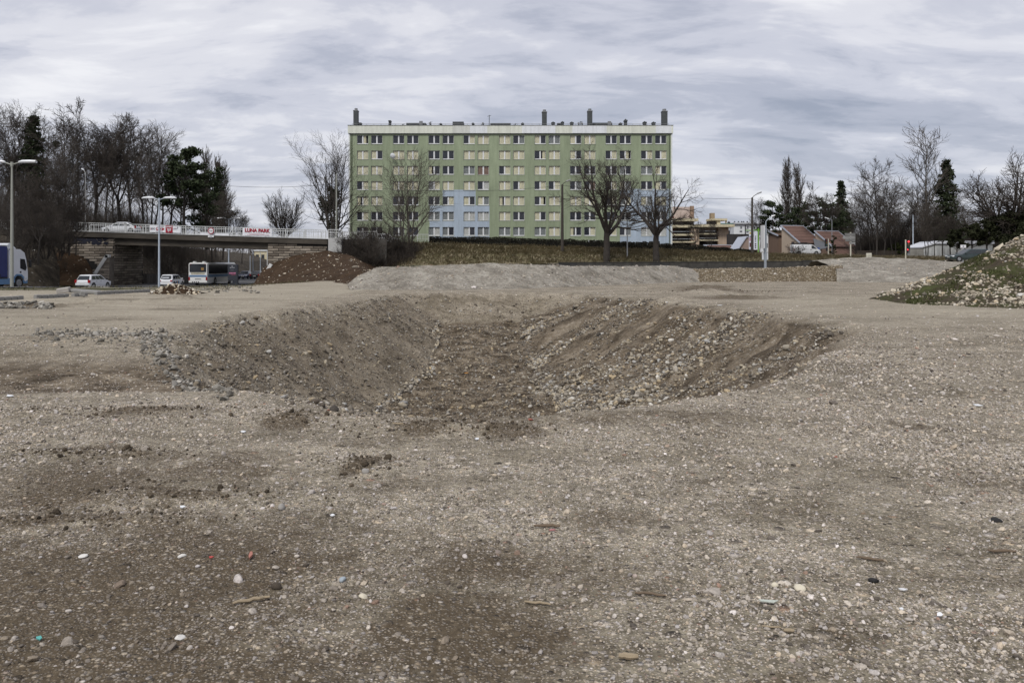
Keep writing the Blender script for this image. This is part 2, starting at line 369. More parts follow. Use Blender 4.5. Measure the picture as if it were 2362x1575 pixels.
STONE_RAMP = [(0.0, (0.071, 0.062, 0.053)), (0.12, (0.194, 0.169, 0.145)), (0.30, (0.377, 0.337, 0.292)), (0.48, (0.500, 0.451, 0.394)), (0.62, (0.449, 0.424, 0.415)),
              (0.76, (0.592, 0.527, 0.441)), (0.90, (0.520, 0.438, 0.336)), (0.95, (0.367, 0.305, 0.242)), (0.963, (0.306, 0.187, 0.137)), (0.98, (0.714, 0.655, 0.614)), (1.0, (0.796, 0.744, 0.724))]
def ground_material(name='gravel ground', mode='site', base=None):
    m = bpy.data.materials.new(name); m.use_nodes = True; t = m.node_tree; b = t.nodes['Principled BSDF']
    geo = t.nodes.new('ShaderNodeNewGeometry'); pos = geo.outputs['Position']
    def noise(scale, det=5, rough=0.55, vec=pos, dist=0):
        n = t.nodes.new('ShaderNodeTexNoise'); t.links.new(vec, n.inputs[0]); n.inputs['Scale'].default_value = scale
        n.inputs['Detail'].default_value = det; n.inputs['Roughness'].default_value = rough; n.inputs['Distortion'].default_value = dist
        return n.outputs[0]
    def vor(scale, vec=pos):
        n = t.nodes.new('ShaderNodeTexVoronoi'); t.links.new(vec, n.inputs[0]); n.inputs['Scale'].default_value = scale
        s = t.nodes.new('ShaderNodeSeparateColor'); t.links.new(n.outputs['Color'], s.inputs[0])
        return n.outputs['Distance'], s.outputs[0], s.outputs[1]
    def attr(nm):
        a = t.nodes.new('ShaderNodeAttribute'); a.attribute_name = nm; return a.outputs['Fac'], a.outputs['Vector']
    mul = lambda a, c, cl=False: math_node(t, 'MULTIPLY', a, c, cl)
    add = lambda a, c, cl=False: math_node(t, 'ADD', a, c, cl)
    d1, r1, q1 = vor(26); d2, r2, q2 = vor(62); d3, r3, q3 = vor(8.5)
    st1 = ramp(t, r1, STONE_RAMP); st2 = ramp(t, r2, STONE_RAMP); st3 = ramp(t, r3, STONE_RAMP)
    k = base or (1, 1, 1)
    fines_shade = ramp(t, noise(14, 8, 0.7), [(0.3, (0.075 * k[0], 0.064 * k[1], 0.048 * k[2])), (0.7, (0.33 * k[0], 0.300 * k[1], 0.240 * k[2]))])  # fine grit; its dark end also paints the shade in gaps between stones
    m2 = ramp(t, d2, [(0.34, (1, 1, 1)), (0.48, (0, 0, 0))])
    m1 = math_node(t, 'MULTIPLY', ramp(t, d1, [(0.30, (1, 1, 1)), (0.42, (0, 0, 0))]), ramp(t, q1, [(0.38, (0, 0, 0)), (0.42, (1, 1, 1))]))
    m3 = math_node(t, 'MULTIPLY', ramp(t, d3, [(0.26, (1, 1, 1)), (0.36, (0, 0, 0))]), ramp(t, q3, [(0.80, (0, 0, 0)), (0.84, (1, 1, 1))]))
    soil, _ = attr('soil'); sand, _ = attr('sand'); grass, _ = attr('grass'); wall, _ = attr('wall'); endw, _ = attr('endw'); _, suv = attr('suv')
    soiln = ramp(t, add(soil, mul(add(noise(8, 9, 0.76), -0.5), 1.7)), [(0.22, (0, 0, 0)), (0.72, (1, 1, 1))])
    c = mix_col(t, mul(m2, 0.85), fines_shade, st2)
    c = mix_col(t, mul(m1, 0.95), c, st1)
    c = mix_col(t, m3, c, st3)
    bm_ = t.nodes.new('ShaderNodeMapping'); t.links.new(pos, bm_.inputs[0]); bm_.inputs['Scale'].default_value = (0.55, 1.0, 1); big = noise(0.6, 7, 0.66, bm_.outputs[0], 0.5)
    tone = ramp(t, big, [(0.30, (0.62, 0.59, 0.53)), (0.48, (0.98, 0.96, 0.92)), (0.68, (1.34, 1.325, 1.30))])
    c = mix_col(t, 1.0, c, tone, 'MULTIPLY')
    mid = ramp(t, noise(3.2, 6, 0.7), [(0.32, (0.66, 0.64, 0.60)), (0.5, (1.0, .99, .97)), (0.68, (1.26, 1.25, 1.22))])
    c = mix_col(t, 1.0, c, mid, 'MULTIPLY')
    sandc = ramp(t, noise(9, 7, 0.7), [(0.25, (0.225, 0.198, 0.15)), (0.5, (0.37, 0.332, 0.26)), (0.75, (0.51, 0.465, 0.385))])
    sm = t.nodes.new('ShaderNodeMapping'); t.links.new(pos, sm.inputs[0]); sm.inputs['Scale'].default_value = (0.35, 1.6, 1); sm.inputs['Rotation'].default_value = (0, 0, 0.12)
    track = ramp(t, noise(0.9, 7, 0.68, sm.outputs[0], 0.6), [(0.3, (0.60, 0.59, 0.58)), (0.45, (0.95, 0.94, 0.93)), (0.66, (1.15, 1.14, 1.15))])
    sandc = mix_col(t, 1.0, sandc, track, 'MULTIPLY')
    c = mix_col(t, mul(sand, 0.78), c, sandc)
    soilc = ramp(t, noise(22, 8, 0.72), [(0.3, (0.042, 0.031, 0.019)), (0.55, (0.100, 0.076, 0.049)), (0.8, (0.195, 0.157, 0.110))])
    keep = math_node(t, 'SUBTRACT', 1.0, mul(math_node(t, 'MAXIMUM', m1, mul(m2, 0.6)), 0.62))
    c = mix_col(t, mul(mul(soiln, keep), 0.96), c, soilc)
    grc = ramp(t, noise(4, 8, 0.75), [(0.3, (0.030, 0.032, 0.014)), (0.6, (0.075, 0.072, 0.035)), (0.8, (0.16, 0.14, 0.09))])
    c = mix_col(t, ramp(t, add(grass, mul(add(noise(1.4, 6, 0.7), -0.5), 1.3)), [(0.3, (0, 0, 0)), (0.62, (1, 1, 1))]), c, grc)
    # faces of the excavation: tipped material in streaks, dark tones also paint pit shadows
    mp = t.nodes.new('ShaderNodeMapping'); t.links.new(suv, mp.inputs[0]); mp.inputs['Scale'].default_value = (1.0, 0.55, 1)
    s1 = noise(1.5, 6, 0.62, mp.outputs[0], 0.4)
    mp2 = t.nodes.new('ShaderNodeMapping'); t.links.new(suv, mp2.inputs[0]); mp2.inputs['Scale'].default_value = (1.0, 0.42, 1)
    s2 = noise(6.5, 7, 0.7, mp2.outputs[0], 0.3)
    spk = noise(11, 7, 0.75)
    stv = add(add(mul(s1, 0.50), mul(s2, 0.22)), mul(spk, 0.28))
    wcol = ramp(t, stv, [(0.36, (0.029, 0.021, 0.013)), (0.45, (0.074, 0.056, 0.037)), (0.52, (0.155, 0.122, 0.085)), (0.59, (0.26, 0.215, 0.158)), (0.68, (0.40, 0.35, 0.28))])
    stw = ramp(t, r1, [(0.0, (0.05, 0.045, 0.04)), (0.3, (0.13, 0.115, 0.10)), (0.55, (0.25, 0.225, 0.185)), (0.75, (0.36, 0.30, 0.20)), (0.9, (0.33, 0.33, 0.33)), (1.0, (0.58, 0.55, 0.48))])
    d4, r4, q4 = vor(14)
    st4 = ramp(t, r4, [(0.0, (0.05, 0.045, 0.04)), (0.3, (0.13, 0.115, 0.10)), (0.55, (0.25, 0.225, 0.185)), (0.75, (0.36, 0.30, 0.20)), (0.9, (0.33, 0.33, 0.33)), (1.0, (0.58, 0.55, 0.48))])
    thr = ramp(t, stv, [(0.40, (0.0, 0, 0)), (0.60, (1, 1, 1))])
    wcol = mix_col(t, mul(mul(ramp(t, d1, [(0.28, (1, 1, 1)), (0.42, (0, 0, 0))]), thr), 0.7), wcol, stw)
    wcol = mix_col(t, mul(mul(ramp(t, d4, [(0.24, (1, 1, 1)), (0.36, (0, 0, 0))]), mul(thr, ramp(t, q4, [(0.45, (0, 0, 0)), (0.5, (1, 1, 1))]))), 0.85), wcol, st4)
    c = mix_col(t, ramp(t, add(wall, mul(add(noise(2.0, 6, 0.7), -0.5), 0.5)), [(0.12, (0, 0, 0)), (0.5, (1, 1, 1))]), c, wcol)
    ecol = mix_col(t, 1.0, c, ramp(t, stv, [(0.38, (0.55, 0.53, 0.50)), (0.5, (0.85, 0.83, 0.80)), (0.62, (1.12, 1.12, 1.12))]), 'MULTIPLY')
    c = mix_col(t, endw, c, ecol)
    t.links.new(c, b.inputs['Base Color']); b.inputs['Roughness'].default_value = 0.92; b.inputs['Specular IOR Level'].default_value = 0.15
    h = add(add(mul(math_node(t, 'SUBTRACT', 0.5, d2, True), 0.5), mul(math_node(t, 'SUBTRACT', 0.42, d1, True), mul(m1, 1.4))), add(mul(noise(5, 8, 0.7), 0.8), mul(mul(m3, math_node(t, 'SUBTRACT', 0.36, d3, True)), 3)))
    bp = t.nodes.new('ShaderNodeBump'); bp.inputs['Strength'].default_value = 1.0; bp.inputs['Distance'].default_value = 0.04
    t.links.new(h, bp.inputs['Height']); t.links.new(bp.outputs[0], b.inputs['Normal'])
    return m
GROUND_MAT = ground_material()

def set_attr(me, nm, arr, typ='FLOAT'):
    a = me.attributes.new(nm, typ, 'POINT')
    a.data.foreach_set('value' if typ == 'FLOAT' else 'vector', np.ascontiguousarray(arr, np.float32).ravel())
def build_ground():
    ys = list(np.arange(-14, 1.5, 1.1)); y = 1.5
    while y < 62: ys.append(y); y *= 1.0115
    while y < 5000: ys.append(y); y *= 1.12
    ys = np.array(ys); s = np.linspace(-1, 1, 361)
    X = np.zeros((len(ys), len(s)))
    half = 0.72 * np.maximum(ys, 0) + 3.2
    inner = np.abs(s) <= 0.9
    X[:, inner] = half[:, None] * (s[inner] / 0.9)
    k = (np.abs(s[~inner]) - 0.9) / 0.1
    X[:, ~inner] = np.sign(s[~inner]) * (half[:, None] + k ** 1.5 * (half[:, None] * 1.2 + 70))
    Y = np.repeat(ys[:, None], len(s), 1)
    Xf, Yf = X.ravel(), Y.ravel()
    Z = ground_z(Xf, Yf)
    nr, nc = X.shape
    i = np.arange((nr - 1) * nc).reshape(nr - 1, nc)[:, :-1].ravel()
    F = np.stack([i, i + 1, i + 1 + nc, i + nc], 1)
    me = np_mesh('ground', np.stack([Xf, Yf, Z], 1), F, GROUND_MAT, True)
    soil, sand, grass = masks(Xf, Yf)
    t, reg, su = pit(Xf, Yf)
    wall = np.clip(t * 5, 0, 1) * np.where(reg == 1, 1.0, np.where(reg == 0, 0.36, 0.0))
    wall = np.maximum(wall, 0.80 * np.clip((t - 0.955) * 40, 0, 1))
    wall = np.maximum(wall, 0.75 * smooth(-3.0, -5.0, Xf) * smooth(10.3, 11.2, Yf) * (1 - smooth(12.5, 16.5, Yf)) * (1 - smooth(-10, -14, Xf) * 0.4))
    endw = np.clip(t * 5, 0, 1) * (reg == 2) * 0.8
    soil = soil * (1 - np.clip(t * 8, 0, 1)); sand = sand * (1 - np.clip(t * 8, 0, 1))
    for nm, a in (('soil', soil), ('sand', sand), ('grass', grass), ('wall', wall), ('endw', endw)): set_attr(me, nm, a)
    floor_ = (t >= 0.97) | ((reg == 2) & (Yf < 30))
    set_attr(me, 'suv', np.stack([np.where(floor_, Yf * 1.3, su), np.where(floor_, Xf * 1.6, np.where(t > 0, t * 6, Yf)), np.zeros_like(su)], 1), 'FLOAT_VECTOR')
    return tag(link('ground', me), 'pale grey-brown gravel site ground with a wide excavated ramp', kind='structure')
ground = build_ground()

# stones
def stone_mesh(name, seed, mat, sub=1, flat=0.65, angular=0.0):
    import bmesh
    bm = bmesh.new(); bmesh.ops.create_icosphere(bm, subdivisions=sub, radius=1.0)
    r = random.Random(seed)
    planes = [(Vector((r.gauss(0, 1), r.gauss(0, 1), r.gauss(0, 1))).normalized(), r.uniform(0.55, 0.85)) for _ in range(5 + int(angular * 5))]
    sx, sy = r.uniform(0.8, 1.25), r.uniform(0.65, 1.0)
    for v in bm.verts:
        for n, d in planes:
            k = v.co.dot(n)
            if k > d: v.co -= n * (k - d) * (0.75 + 0.25 * angular)
        v.co *= 1 + r.uniform(-0.06, 0.06)
        v.co.x *= sx; v.co.y *= sy; v.co.z *= flat * r.uniform(0.95, 1.05)
    me = bpy.data.meshes.new(name); bm.to_mesh(me); bm.free(); me.materials.append(mat)
    if not angular: me.polygons.foreach_set('use_smooth', [True] * len(me.polygons))
    return me
def pebble_material(name, stops, tint=None):
    m = bpy.data.materials.new(name); m.use_nodes = True; t = m.node_tree; b = t.nodes['Principled BSDF']
    oi = t.nodes.new('ShaderNodeObjectInfo'); c = ramp(t, oi.outputs['Random'], stops)
    tcn = t.nodes.new('ShaderNodeTexCoord'); n = t.nodes.new('ShaderNodeTexNoise'); t.links.new(tcn.outputs['Object'], n.inputs[0])
    n.inputs['Scale'].default_value = 2.2; n.inputs['Detail'].default_value = 5
    c = mix_col(t, 1.0, c, ramp(t, n.outputs[0], [(0.3, (0.72, 0.71, 0.70)), (0.7, (1.2, 1.19, 1.17))]), 'MULTIPLY')
    a = t.nodes.new('ShaderNodeAttribute'); a.attribute_type = 'INSTANCER'; a.attribute_name = 'dust'
    c = mix_col(t, math_node(t, 'MULTIPLY', a.outputs['Fac'], 0.72), c, (0.085, 0.067, 0.050))
    t.links.new(c, b.inputs['Base Color']); b.inputs['Roughness'].default_value = 0.85; b.inputs['Specular IOR Level'].default_value = 0.25
    return m
PEB = pebble_material('pebble stone', STONE_RAMP)
PEBW = pebble_material('tipped stone', [(0.0, (0.06, 0.053, 0.046)), (0.25, (0.17, 0.15, 0.125)), (0.5, (0.30, 0.272, 0.225)), (0.7, (0.42, 0.365, 0.27)), (0.8, (0.38, 0.30, 0.19)), (0.9, (0.36, 0.36, 0.35)), (1.0, (0.60, 0.57, 0.51))])
LIME = pebble_material('limestone', [(0.0, (0.16, 0.145, 0.12)), (0.2, (0.30, 0.265, 0.21)), (0.5, (0.46, 0.41, 0.325)), (0.75, (0.56, 0.51, 0.42)), (0.9, (0.46, 0.36, 0.23)), (1.0, (0.66, 0.64, 0.60))])
CONC = pebble_material('broken concrete', [(0.0, (0.085, 0.079, 0.068)), (0.4, (0.20, 0.188, 0.165)), (0.8, (0.30, 0.285, 0.255)), (1.0, (0.42, 0.40, 0.36))])
def shape_collection(name, mats, n, sub=1, angular=0.0, flat=0.65, seed=0):
    c = bpy.data.collections.new(name)
    for i in range(n):
        o = bpy.data.objects.new(name + ' shape', stone_mesh(name, seed + i, mats[i % len(mats)], sub, flat, angular)); c.objects.link(o)
    return c
def scatter(name, pts, scale, dust, coll, parent=None, label=None, tilt=0.45):
    """one object of kind stuff whose points carry stones"""
    n = len(pts); me = bpy.data.meshes.new(name); me.vertices.add(n)
    me.vertices.foreach_set('co', np.ascontiguousarray(pts, np.float32).ravel())
    set_attr(me, 'size', scale); set_attr(me, 'dust', dust)
    rot = np.stack([RNG.normal(0, tilt, n), RNG.normal(0, tilt, n), RNG.uniform(0, 6.28, n)], 1)
    set_attr(me, 'turn', rot, 'FLOAT_VECTOR')
    o = link(name, me, parent); tag(o, label, None, None, 'stuff')
    g = bpy.data.node_groups.new(name + ' scatter', 'GeometryNodeTree')
    g.interface.new_socket('Geometry', in_out='INPUT', socket_type='NodeSocketGeometry'); g.interface.new_socket('Geometry', in_out='OUTPUT', socket_type='NodeSocketGeometry')
    gi = g.nodes.new('NodeGroupInput'); go = g.nodes.new('NodeGroupOutput')
    m2p = g.nodes.new('GeometryNodeMeshToPoints'); iop = g.nodes.new('GeometryNodeInstanceOnPoints'); ci = g.nodes.new('GeometryNodeCollectionInfo')
    ci.inputs['Collection'].default_value = coll; ci.inputs['Separate Children'].default_value = True; ci.inputs['Reset Children'].default_value = True
    def na(nm, dt):
        a = g.nodes.new('GeometryNodeInputNamedAttribute'); a.data_type = dt; a.inputs['Name'].default_value = nm; return a.outputs['Attribute']
    g.links.new(gi.outputs[0], m2p.inputs['Mesh']); g.links.new(m2p.outputs[0], iop.inputs['Points']); g.links.new(ci.outputs[0], iop.inputs['Instance'])
    iop.inputs['Pick Instance'].default_value = True
    g.links.new(na('turn', 'FLOAT_VECTOR'), iop.inputs['Rotation']); g.links.new(na('size', 'FLOAT'), iop.inputs['Scale'])
    g.links.new(iop.outputs[0], go.inputs[0])
    md = o.modifiers.new('scatter', 'NODES'); md.node_group = g
    return o
PEB_COLL = shape_collection('pebble', [PEB], 12, 2, 0.35, 0.60, 10)
WALL_COLL = shape_collection('tipped stone', [PEBW], 10, 2, 0.0, 0.66, 40)
def sample_fan(n, y0, y1, power, spread=0.69, extra=1.0):
    u = RNG.uniform(0, 1, n); e = 2 - power
    y = (y0 ** e + u * (y1 ** e - y0 ** e)) ** (1 / e) if abs(e) > 1e-3 else y0 * (y1 / y0) ** u
    return RNG.uniform(-1, 1, n) * (spread * y + extra), y
def gravel():
    pts = []; sc = []; du = []
    for n, y0, y1, pw, r0, sg in ((150000, 2.3, 9.5, 1.5, 0.0056, 0.50), (60000, 6, 20, 1.6, 0.0090, 0.48), (3000, 2.3, 9.5, 1.5, 0.0115, 0.30), (16000, 16, 48, 1.4, 0.018, 0.45)):
        x, y = sample_fan(n, y0, y1, pw)
        s = r0 * np.exp(RNG.normal(0, sg, n))
        cl = vnoise(x * 0.8, y * 0.8, 61) * 0.6 + vnoise(x * 3, y * 3, 62) * 0.4
        soil, sand, grass = masks(x, y); t, reg, su = pit(x, y)
        keep = (RNG.uniform(0, 1, n) < np.clip(0.25 + 1.5 * (cl - 0.25), 0, 1) * (1 - 0.72 * soil) * (1 - 0.8 * sand) * (1 - 0.7 * grass)) & (t < 0.3)
        x, y, s = x[keep], y[keep], s[keep]
        pts.append(np.stack([x, y, ground_z(x, y) + s * 0.08], 1)); sc.append(s); du.append(np.clip(soil[keep] * 1.1 * RNG.uniform(0.3, 1.2, len(x)) + 0.04 + 0.36 * RNG.uniform(-.3, 1, len(x)), 0, 1))
    scatter('gravel', np.concatenate(pts), np.concatenate(sc), np.concatenate(du), PEB_COLL, label='loose grey and beige gravel pebbles strewn over the ground')
    # stones on the faces of the excavation
    n = 340000
    x = RNG.uniform(-10, 10.5, n); y = RNG.uniform(9.5, 43, n)
    t, reg, su = pit(x, y)
    st = 0.55 * vnoise(su * 0.75, t * 0.9, 31) + 0.45 * vnoise(su * 2.6, t * 1.6, 64)
    dens = np.where(reg == 1, np.clip((st - 0.37) * 3.4, 0.06, 0.85) * (0.5 + 0.6 * t), np.where(reg == 0, 0.85 + 0.5 * (st - .5), np.where(t > .97, .42, .16)))
    toe = np.exp(-((t - 0.955) / np.where(reg == 0, 0.035, 0.06)) ** 2) * (reg != 2)
    dens = np.maximum(dens, toe * 0.9)
    keep = (t > 0.04) & (RNG.uniform(0, 1, n) < dens * 0.62)
    x, y, t, reg, st, toe = x[keep], y[keep], t[keep], reg[keep], st[keep], toe[keep]
    s = np.exp(RNG.normal(0, 0.62, len(x))) * np.where(reg == 1, 0.0112 + 0.030 * np.clip(st - 0.42, 0, 1) + 0.011 * t * t, 0.0135 + 0.005 * (reg == 2)) + toe * 0.018
    s = np.where((reg == 0) & (toe > .4), s * 1.5, s); s = np.clip(s, 0.008, 0.10)
    dust = np.where(reg == 1, np.clip(1.62 - 2.4 * st + RNG.uniform(-0.45, 0.5, len(x)), 0, 1), np.clip(RNG.uniform(0.0, 1.15, len(x)), 0, 1) * np.where((RNG.uniform(0, 1, len(x)) < .12) | (toe > .4), 0.1, 1))
    scatter('pit_rubble', np.stack([x, y, ground_z(x, y) + s * 0.3], 1), s, dust, WALL_COLL, label='tipped pebbles and stones lying on the slopes of the ramp')
gravel()
CLODM = pebble_material('dark earth crumb', [(0.0, (0.035, 0.027, 0.018)), (0.6, (0.085, 0.066, 0.045)), (1.0, (0.16, 0.13, 0.095))])
def crumbs():
    xs, ys, ss = [], [], []
    for c, rx, ry, h in BUMPS[:8] + [(Pg(1085, 955), 1.3, 0.5, .05), (Pg(1640, 672), 3.0, 1.6, .1)]:
        n = int(160 + 60 * rx); xs.append(c.x + RNG.normal(0, .55, n) * rx); ys.append(c.y + RNG.normal(0, .6, n) * (ry + .08)); ss.append(0.0105 * np.exp(RNG.normal(0, .5, n)) * (c.y / 9) ** .5)
    x, y, s = map(np.concatenate, (xs, ys, ss))
    scatter('earth_crumbs', np.stack([x, y, ground_z(x, y) + s * .3], 1), s, np.zeros(len(x)), shape_collection('earth crumb', [CLODM], 6, 1, 0.6, 0.7, 140), label='dark crumbs of earth on the soil streaks')
crumbs()

# the 300 stones that show largest: parts of the ground
def big_stones():
    shapes = [stone_mesh('stone', 200 + i, PEB, 2, 0.62) for i in range(8)]
    wsh = [stone_mesh('stone', 240 + i, PEBW, 2, 0.68) for i in range(8)]
    csh = [stone_mesh('concrete_chunk', 280 + i, CONC, 1, 0.6, 1.0) for i in range(6)]
    r = random.Random(5)
    todo = []
    def put(nm, me, x, y, s, tl=0.3): todo.append((nm, me, x, y, s, tl))
    k = 0
    while k < 130:
        u = r.random(); y = 3.0 * (11 / 3.0) ** u; x = r.uniform(-1, 1) * (0.66 * y)
        if vnoise(np.array([x * 0.8]), np.array([y * 0.8]), 61)[0] < r.uniform(0.2, 0.75): continue
        put('stone', r.choice(shapes), x, y, r.uniform(0.009, 0.015) * (0.70 + y / 10)); k += 1
    bx = RNG.uniform(-6, 10, 6000); by = RNG.uniform(12, 40, 6000); bt, br, bsu = pit(bx, by); kk = 0
    bs = 0.55 * vnoise(bsu * 0.75, bt * 0.9, 31) + 0.45 * vnoise(bsu * 2.6, bt * 1.6, 64)
    while k < 290:
        t = bt[kk]; rg = br[kk]; x = bx[kk]; y = by[kk]; sv_ = bs[kk]; kk += 1
        if t < 0.06 or t > 0.995: continue
        if rg != 1 and not (t > 0.9 and r.random() < 0.7): continue
        if rg == 1 and sv_ < r.uniform(0.35, 0.6): continue
        put('stone', r.choice(wsh), x, y, r.choice([0.06, 0.065, 0.07, 0.08, 0.09, 0.12]) * r.uniform(0.7, 1.1), 0.5); k += 1
    for px, py, s in ((1322, 918, .12), (1225, 922, .09), (930, 936, .16)):
        # walk along the sight line to the surface
        Ys = np.arange(10, 48, 0.03); zz_ = ZC + (HY - py) * Ys / FPX
        hit = np.argmax(zz_ < ground_z((px - CX) * Ys / FPX, Ys)); p = P(px, py, Ys[hit])
        put('stone', wsh[k % 8], p.x, p.y, s); k += 1
    for i in range(210):                                            # band of broken asphalt and concrete at the near corner of the left slope
        u = r.random()
        px, py = (85 + u * 300, 775 + r.gauss(0, 7)) if r.random() < 0.45 else (330 + u * 190, 780 + u * 115 + r.gauss(0, 12))
        c = Pg(px, py); 
        put('concrete_chunk', r.choice(csh), c.x, c.y, r.choice([.035, .04, .045, .05, .06, .07, .09]) * r.uniform(0.7, 1.2), 0.6)
    xs_, ys_ = [], []
    for i in range(1000):
        u = RNG.uniform(); px, py = (75 + u * 320, 775 + RNG.normal(0, 8)) if RNG.uniform() < 0.42 else (320 + u * 215, 778 + u * 122 + RNG.normal(0, 13))
        c = Pg(px, py); xs_.append(c.x); ys_.append(c.y)
    xs_, ys_ = np.array(xs_), np.array(ys_)
    scatter('rubble', np.stack([xs_, ys_, ground_z(xs_, ys_) + .012], 1), 0.030 * np.exp(RNG.normal(0, .45, len(xs_))), RNG.uniform(0, .5, len(xs_)), shape_collection('concrete crumb', [CONC], 6, 1, 0.9, 0.6, 120), None, 'small grey concrete rubble at the near corner of the left slope', 0.6)
    xs_ = RNG.normal(0, 1, 4200); ys_ = RNG.normal(0, 1, 4200); ys_ = 12.6 + ys_ * 2.6; xs_ = 5.6 + xs_ * 1.2 + (ys_ - 12.6) * .42; t_, _, _ = pit(xs_, ys_); kp = (t_ < .05) & (ys_ > 8.8); xs_, ys_ = xs_[kp], ys_[kp]
    scatter('gravel', np.stack([xs_, ys_, ground_z(xs_, ys_) + .006], 1), 0.0135 * np.exp(RNG.normal(0, .45, len(xs_))), RNG.uniform(0, .4, len(xs_)), PEB_COLL, None, 'coarse grey stones along the right lip of the ramp')
    zs = ground_z([q[2] for q in todo], [q[3] for q in todo])
    for (nm, me, x, y, s, tl), z in zip(todo, zs):
        link(nm, me, ground, (x, y, z + s * 0.28), (r.gauss(0, tl), r.gauss(0, tl), r.uniform(0, 6.28)), s)
big_stones()
# ------------------------------------------------------------------ terrain pieces, berms and mounds
def resample(row, n):
    row = [Vector(p) for p in row]
    d = [0]
    for a, b in zip(row, row[1:]): d.append(d[-1] + max((b - a).length, 1e-6))
    d = np.array(d) / d[-1]; A = np.array([tuple(p) for p in row]); u = np.linspace(0, 1, n)
    return np.stack([np.interp(u, d, A[:, k]) for k in range(3)], 1)
def sheet(name, rows, n, m, mat, amp=0.1, freq=0.6, seed=0, edge=True, ease=False):
    """lofted sheet through polylines (each a list of world points); n across, m steps between two rows"""
    Rw = [resample(r_, n) for r_ in rows]; out = []
    for a, b in zip(Rw, Rw[1:]):
        for k in range(m):
            f = k / m; f = f * f * (3 - 2 * f) if ease else f
            out.append(a * (1 - f) + b * f)
    out.append(Rw[-1]); A = np.array(out); sh = A.shape
    p = A.reshape(-1, 3)
    nz = fbm(p[:, 0] * freq, p[:, 1] * freq + p[:, 2] * freq, 5, seed) * amp * 2
    nx_ = fbm(p[:, 0] * freq + 31, p[:, 1] * freq + p[:, 2] * freq * 1.3, 5, seed + 3) * amp * 1.2
    wgt = np.ones(sh[:2])
    if edge: wgt[0] = 0.35
    p[:, 2] += nz * wgt.ravel(); p[:, 1] += nx_ * wgt.ravel()
    i = np.arange((sh[0] - 1) * sh[1]).reshape(sh[0] - 1, sh[1])[:, :-1].ravel()
    F = np.stack([i, i + 1, i + 1 + sh[1], i + sh[1]], 1)
    me = np_mesh(name, p, F, mat, True)
    return me, p.reshape(sh)
def on_sheet(A, n, rng, lo=0.05, hi=0.95):
    """n random points on a sheet grid, chosen by area"""
    q = (A[:-1, :-1] + A[1:, 1:]) / 2
    ar = np.linalg.norm(np.cross(A[1:, :-1] - A[:-1, :-1], A[:-1, 1:] - A[:-1, :-1]), axis=2)
    r0, r1 = int(ar.shape[0] * lo), max(int(ar.shape[0] * hi), 1)
    mask = np.zeros_like(ar); mask[r0:r1] = 1; w_ = (ar * mask).ravel(); w_ /= w_.sum()
    idx = rng.choice(len(w_), n, p=w_); i, j = np.unravel_index(idx, ar.shape); u = rng.uniform(0, 1, (n, 1)); v = rng.uniform(0, 1, (n, 1))
    return (A[i, j] * (1 - u) + A[i, j + 1] * u) * (1 - v) + (A[i + 1, j] * (1 - u) + A[i + 1, j + 1] * u) * v
def Pr(lst): return [P(*q) for q in lst]
def earth_material(name, stops, scale=1.2, bump=0.8, blobs=None):
    m = bpy.data.materials.new(name); m.use_nodes = True; t = m.node_tree; b = t.nodes['Principled BSDF']
    geo = t.nodes.new('ShaderNodeNewGeometry'); pos = geo.outputs['Position']
    n = t.nodes.new('ShaderNodeTexNoise'); t.links.new(pos, n.inputs[0]); n.inputs['Scale'].default_value = scale; n.inputs['Detail'].default_value = 9; n.inputs['Roughness'].default_value = 0.72
    c = ramp(t, n.outputs[0], stops)
    n2_ = t.nodes.new('ShaderNodeTexNoise'); t.links.new(pos, n2_.inputs[0]); n2_.inputs['Scale'].default_value = scale * 7; n2_.inputs['Detail'].default_value = 6; n2_.inputs['Roughness'].default_value = 0.7
    c = mix_col(t, 1.0, c, ramp(t, n2_.outputs[0], [(0.3, (0.6, 0.6, 0.6)), (0.7, (1.35, 1.35, 1.35))]), 'MULTIPLY')
    if blobs:
        v = t.nodes.new('ShaderNodeTexVoronoi'); t.links.new(pos, v.inputs[0]); v.inputs['Scale'].default_value = blobs[0]
        s = t.nodes.new('ShaderNodeSeparateColor'); t.links.new(v.outputs['Color'], s.inputs[0])
        f = math_node(t, 'MULTIPLY', ramp(t, v.outputs['Distance'], [(0.2, (1, 1, 1)), (0.33, (0, 0, 0))]), ramp(t, s.outputs[0], [(1 - blobs[1], (0, 0, 0)), (1 - blobs[1] + 0.03, (1, 1, 1))]))
        c = mix_col(t, f, c, blobs[2])
    t.links.new(c, b.inputs['Base Color']); b.inputs['Roughness'].default_value = 0.95; b.inputs['Specular IOR Level'].default_value = 0.1
    bp = t.nodes.new('ShaderNodeBump'); bp.inputs['Strength'].default_value = bump; bp.inputs['Distance'].default_value = 0.12
    t.links.new(n2_.outputs[0], bp.inputs['Height']); t.links.new(bp.outputs[0], b.inputs['Normal'])
    return m
DRYGRASS = earth_material('dry bank grass', [(0.3, (0.07, 0.062, 0.036)), (0.45, (0.15, 0.136, 0.075)), (0.58, (0.27, 0.232, 0.155)), (0.75, (0.42, 0.36, 0.26))], 0.9, 0.9)
WOODSOIL = earth_material('wood floor', [(0.3, (0.020, 0.017, 0.013)), (0.5, (0.055, 0.046, 0.035)), (0.7, (0.12, 0.10, 0.075))], 0.7, 0.8, (2.2, 0.10, (0.30, 0.29, 0.27)))
BROWN = earth_material('dug brown earth', [(0.3, (0.026, 0.016, 0.009)), (0.55, (0.055, 0.035, 0.021)), (0.75, (0.105, 0.070, 0.044))], 0.8, 0.9, (5, 0.018, (0.42, 0.37, 0.28)))
